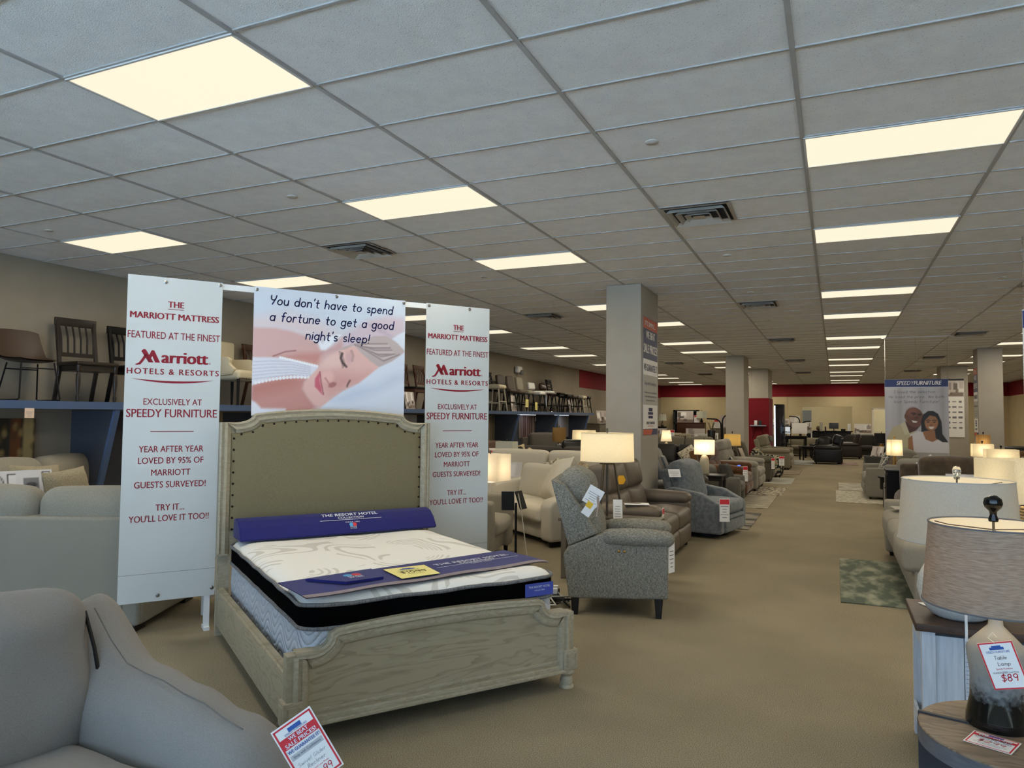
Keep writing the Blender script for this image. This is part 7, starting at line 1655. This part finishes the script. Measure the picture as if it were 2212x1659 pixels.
def small_lamp(lab, loc, r0, r1, h0, h1, m, basem): 
    t = thing('table_lamp', lab, 'lamp', loc); q = MB(); q.lathe([(.05, 0), (.08, .06), (.03, h0 - .04), (.02, h0)], n=14); q.build('base', basem, t); shade_part(t, h0, h1, 'round', r0, r0, m, None, r1, r1); finial(t, h1, 'ball', BLACKM); return t
small_lamp('unlit pale drum shade lamp on the dark sideboard', (-6.05, 36.65, 1.45), .24, .25, .22, .56, SHADEG, BLACKM)
sd_ = case_piece('chest', 'black chest beside the sign pillar at the far left', (-7.75, 34.6, 0), -PI / 2, .6, .45, 1.25, BLACKW, drawers=4); small_lamp('unlit white shade lamp on the black chest', (-7.6, 34.8, 1.25), .17, .2, .28, .6, SHADEG, BRONZE)
lb_ = case_piece('chest', 'pale washed chest of drawers left of the arched lamps', (-4.75, 35.4, 0), -PI / 2, 1.3, .5, 1.2, ENDT, drawers=3); board('purple toned bedroom card on the pale chest of drawers', (-4.6, 35.6, 1.2), -PI / 2, .85, .6, 59, .1); simple_tag('red headed card on the pale chest of drawers', (-5.15, 35.55, 1.2), -PI / 2, .28, .4, tilt=.1, seed=60)
# dinette sets with white chairs and cards
for k, (x, y, lab) in enumerate(((-6.6, 30.2, 'left'), (-5.2, 31.2, 'right'))):
    tb_ = box_table('dining_table', '%s black dining table of the pair behind the taupe sofa' % lab, (x, y, 0), 0, .95, 1.3, .76, .04, BLACKW)
    for j, (dx, dy, rz) in enumerate(((-.45, -.75, PI / 2), (.3, -.75, PI / 2), (-.4, .8, -PI / 2), (.35, .8, -PI / 2))):
        dining_chair('dining_chair', 'white slatted dining chair %s the %s black dining table' % ('before' if dy < 0 else 'behind', lab), (x + dx, y + dy, 0), rz, CREAML if (j + k) % 2 else WHITEW, H=1.02, group='white dining chairs, %s table' % lab)
    board('black and white dinette card on the %s black dining table' % lab, (x - .2, y - .1, .76), -PI / 2, .80, .46, 61 + k, .1, nx=30, ny=20); simple_tag('red headed price card on the %s black dining table' % lab, (x + .42, y - .2, .76), -PI / 2, .24, .40, tilt=.1, seed=63 + k)
    for q_ in range(3): place(tag(MB().lathe([(.05, 0), (.06, .02), (.045, .09), (.05, .10)], n=12).build('cup', WHITEL), 'white cup on the %s black dining table' % lab, 'cup', 'white cups, %s table' % lab), (x + .1 + .14 * q_, y + .15, .76))
# pale wood hutch and cards beyond the shelf end
hu = case_piece('console', 'pale wood console beyond the end of the blue shelf', (-8.1, 27.0, 0), 0, 1.6, .55, 1.42, ENDT, drawers=2, over=.03)
for k, y in enumerate((26.85, 27.45)): board('%s sepia room card leaning on the pale wood console' % ('first' if k == 0 else 'second'), (-8.2, y, 1.42), -.5, .42, .50, 65 + k, .2, nx=14, ny=14)
# seating between the shelf and the cream sofas
blv = seat_unit('loveseat', 'brown leather loveseat with orange cushion below the striped canvas', 'sofa', (-6.55, 13.0, 0), -.9, 1.9, .98, mat('tan_brown_leather', srgb(86, 64, 48), .4), n=2, seat_h=.48, back_h=1.10, arm_w=.22, arm_h=.66, arm='pad')
oc = cushion('white cushion with orange print on the brown leather loveseat', (-6.05, 13.05, .62), .46, .40, .14, mat('orange_print_cloth', srgb(220, 206, 196), .9, col2=srgb(206, 70, 30), nscale=3.2, mix=(.42, .46)), .3, -1.0, 'throw_pillow', None, .05, 4)
st_ = mat('striped_cloth', srgb(188, 170, 136), .9); N, L, b_ = nodes_of(st_); tc = N.new('ShaderNodeTexCoord'); wv = N.new('ShaderNodeTexWave'); wv.inputs['Scale'].default_value = 3.2; wv.inputs['Distortion'].default_value = 2; L.new(tc.outputs['Object'], wv.inputs['Vector']); cr = N.new('ShaderNodeValToRGB'); cr.color_ramp.interpolation = 'CONSTANT'
cr.color_ramp.elements[0].color = (*srgb(60, 52, 46), 1); cr.color_ramp.elements[1].position = .3; cr.color_ramp.elements[1].color = (*srgb(196, 178, 142), 1); L.new(wv.outputs[0], cr.inputs[0]); L.new(cr.outputs[0], b_.inputs['Base Color'])
gs = seat_unit('sofa', 'dark grey sofa behind the cream sofas below the birch canvas', 'sofa', (-4.7, 12.1, 0), -PI / 2, 2.4, .95, fabric('slate_grey_fabric', srgb(74, 70, 64)), n=2, seat_h=.48, back_h=1.06, arm_w=.22, arm_h=.66)
cushion('black and tan striped cushion left on the dark grey sofa', (-5.5, 12.35, .62), .52, .46, .16, st_, .35, -1.4, 'throw_pillow', 'cushions on the dark grey sofa', .3, 5); cushion('crumpled tan striped cushion next to the other striped one', (-5.15, 12.3, .58), .50, .44, .18, st_, .4, -1.7, 'throw_pillow', 'cushions on the dark grey sofa', -.5, 6)
bks = seat_unit('sofa', 'black sofa back showing under the tan shade lamp', 'sofa', (-4.6, 14.0, 0), -PI / 2, 2.0, .9, mat('black_leather', srgb(26, 25, 26), .35), n=2, seat_h=.48, back_h=1.13, arm_w=.2, arm_h=.66)
grc = seat_unit('recliner', 'grey recliner standing below the birch canvas', 'recliner', (-6.6, 17.3, 0), -.9, 1.2, 1.0, fabric('ash_grey_fabric', srgb(98, 92, 84)), n=1, seat_h=.48, back_h=1.20, back_t=.3, arm_w=.2, arm_h=.66, arm='pad')
wgc = seat_unit('armchair', 'pale grey armchair with orange tag beneath the pale textured canvas', 'armchair', (-6.0, 19.6, 0), -.9, 1.0, .95, PG, n=1, seat_h=.48, back_h=1.05, arm_w=.2, arm_h=.64)
for lab, p, hw, hd, z0, z1, mm, pw, bm_ in (('unlit pale square shade lamp in front of the dark grey sofa', (-5.38, 11.82, .60), .165, .12, .30, .575, SHADEG, 0, STEEL), ('tan drum shade lamp on crystal base under the last canvas', (-5.93, 16.0, .72), .155, .155, .33, .66, SHADET, 0, CHROME), ('lit peach box shade lamp left of the tripod lamp shade', (-5.08, 15.3, .72), .22, .15, .35, .62, SHADE, 7, BRONZE),
        ('lit low drum shade lamp just over the peach box shade', (-5.3, 19.5, .72), .22, .22, .42, .70, SHADE, 7, BRONZE), ('farther lit drum shade lamp above the tripod lamp shade', (-5.35, 22.5, .76), .26, .26, .42, .72, SHADE, 7, BRONZE)):
    box_table('end_table', 'dark end table under the ' + ' '.join(lab.split()[:5]), (p[0], p[1], 0), 0, .42, .42, p[2], .03, DARKW)
    t = thing('table_lamp', lab, 'lamp', p); q = MB(); q.lathe([(.07, 0), (.075, .02), (.03, .08), (.065, .16), (.03, .25), (.015, z0)], n=16); q.build('base', bm_, t); shade_part(t, z0, z1, 'round' if 'drum' in lab else 'box', hw, hd, mm, None, hw * 1.05, hd * 1.05); finial(t, z1, 'pin', BRONZE)
    if pw: bulb(t, (z0 + z1) / 2, pw)
"""end"""
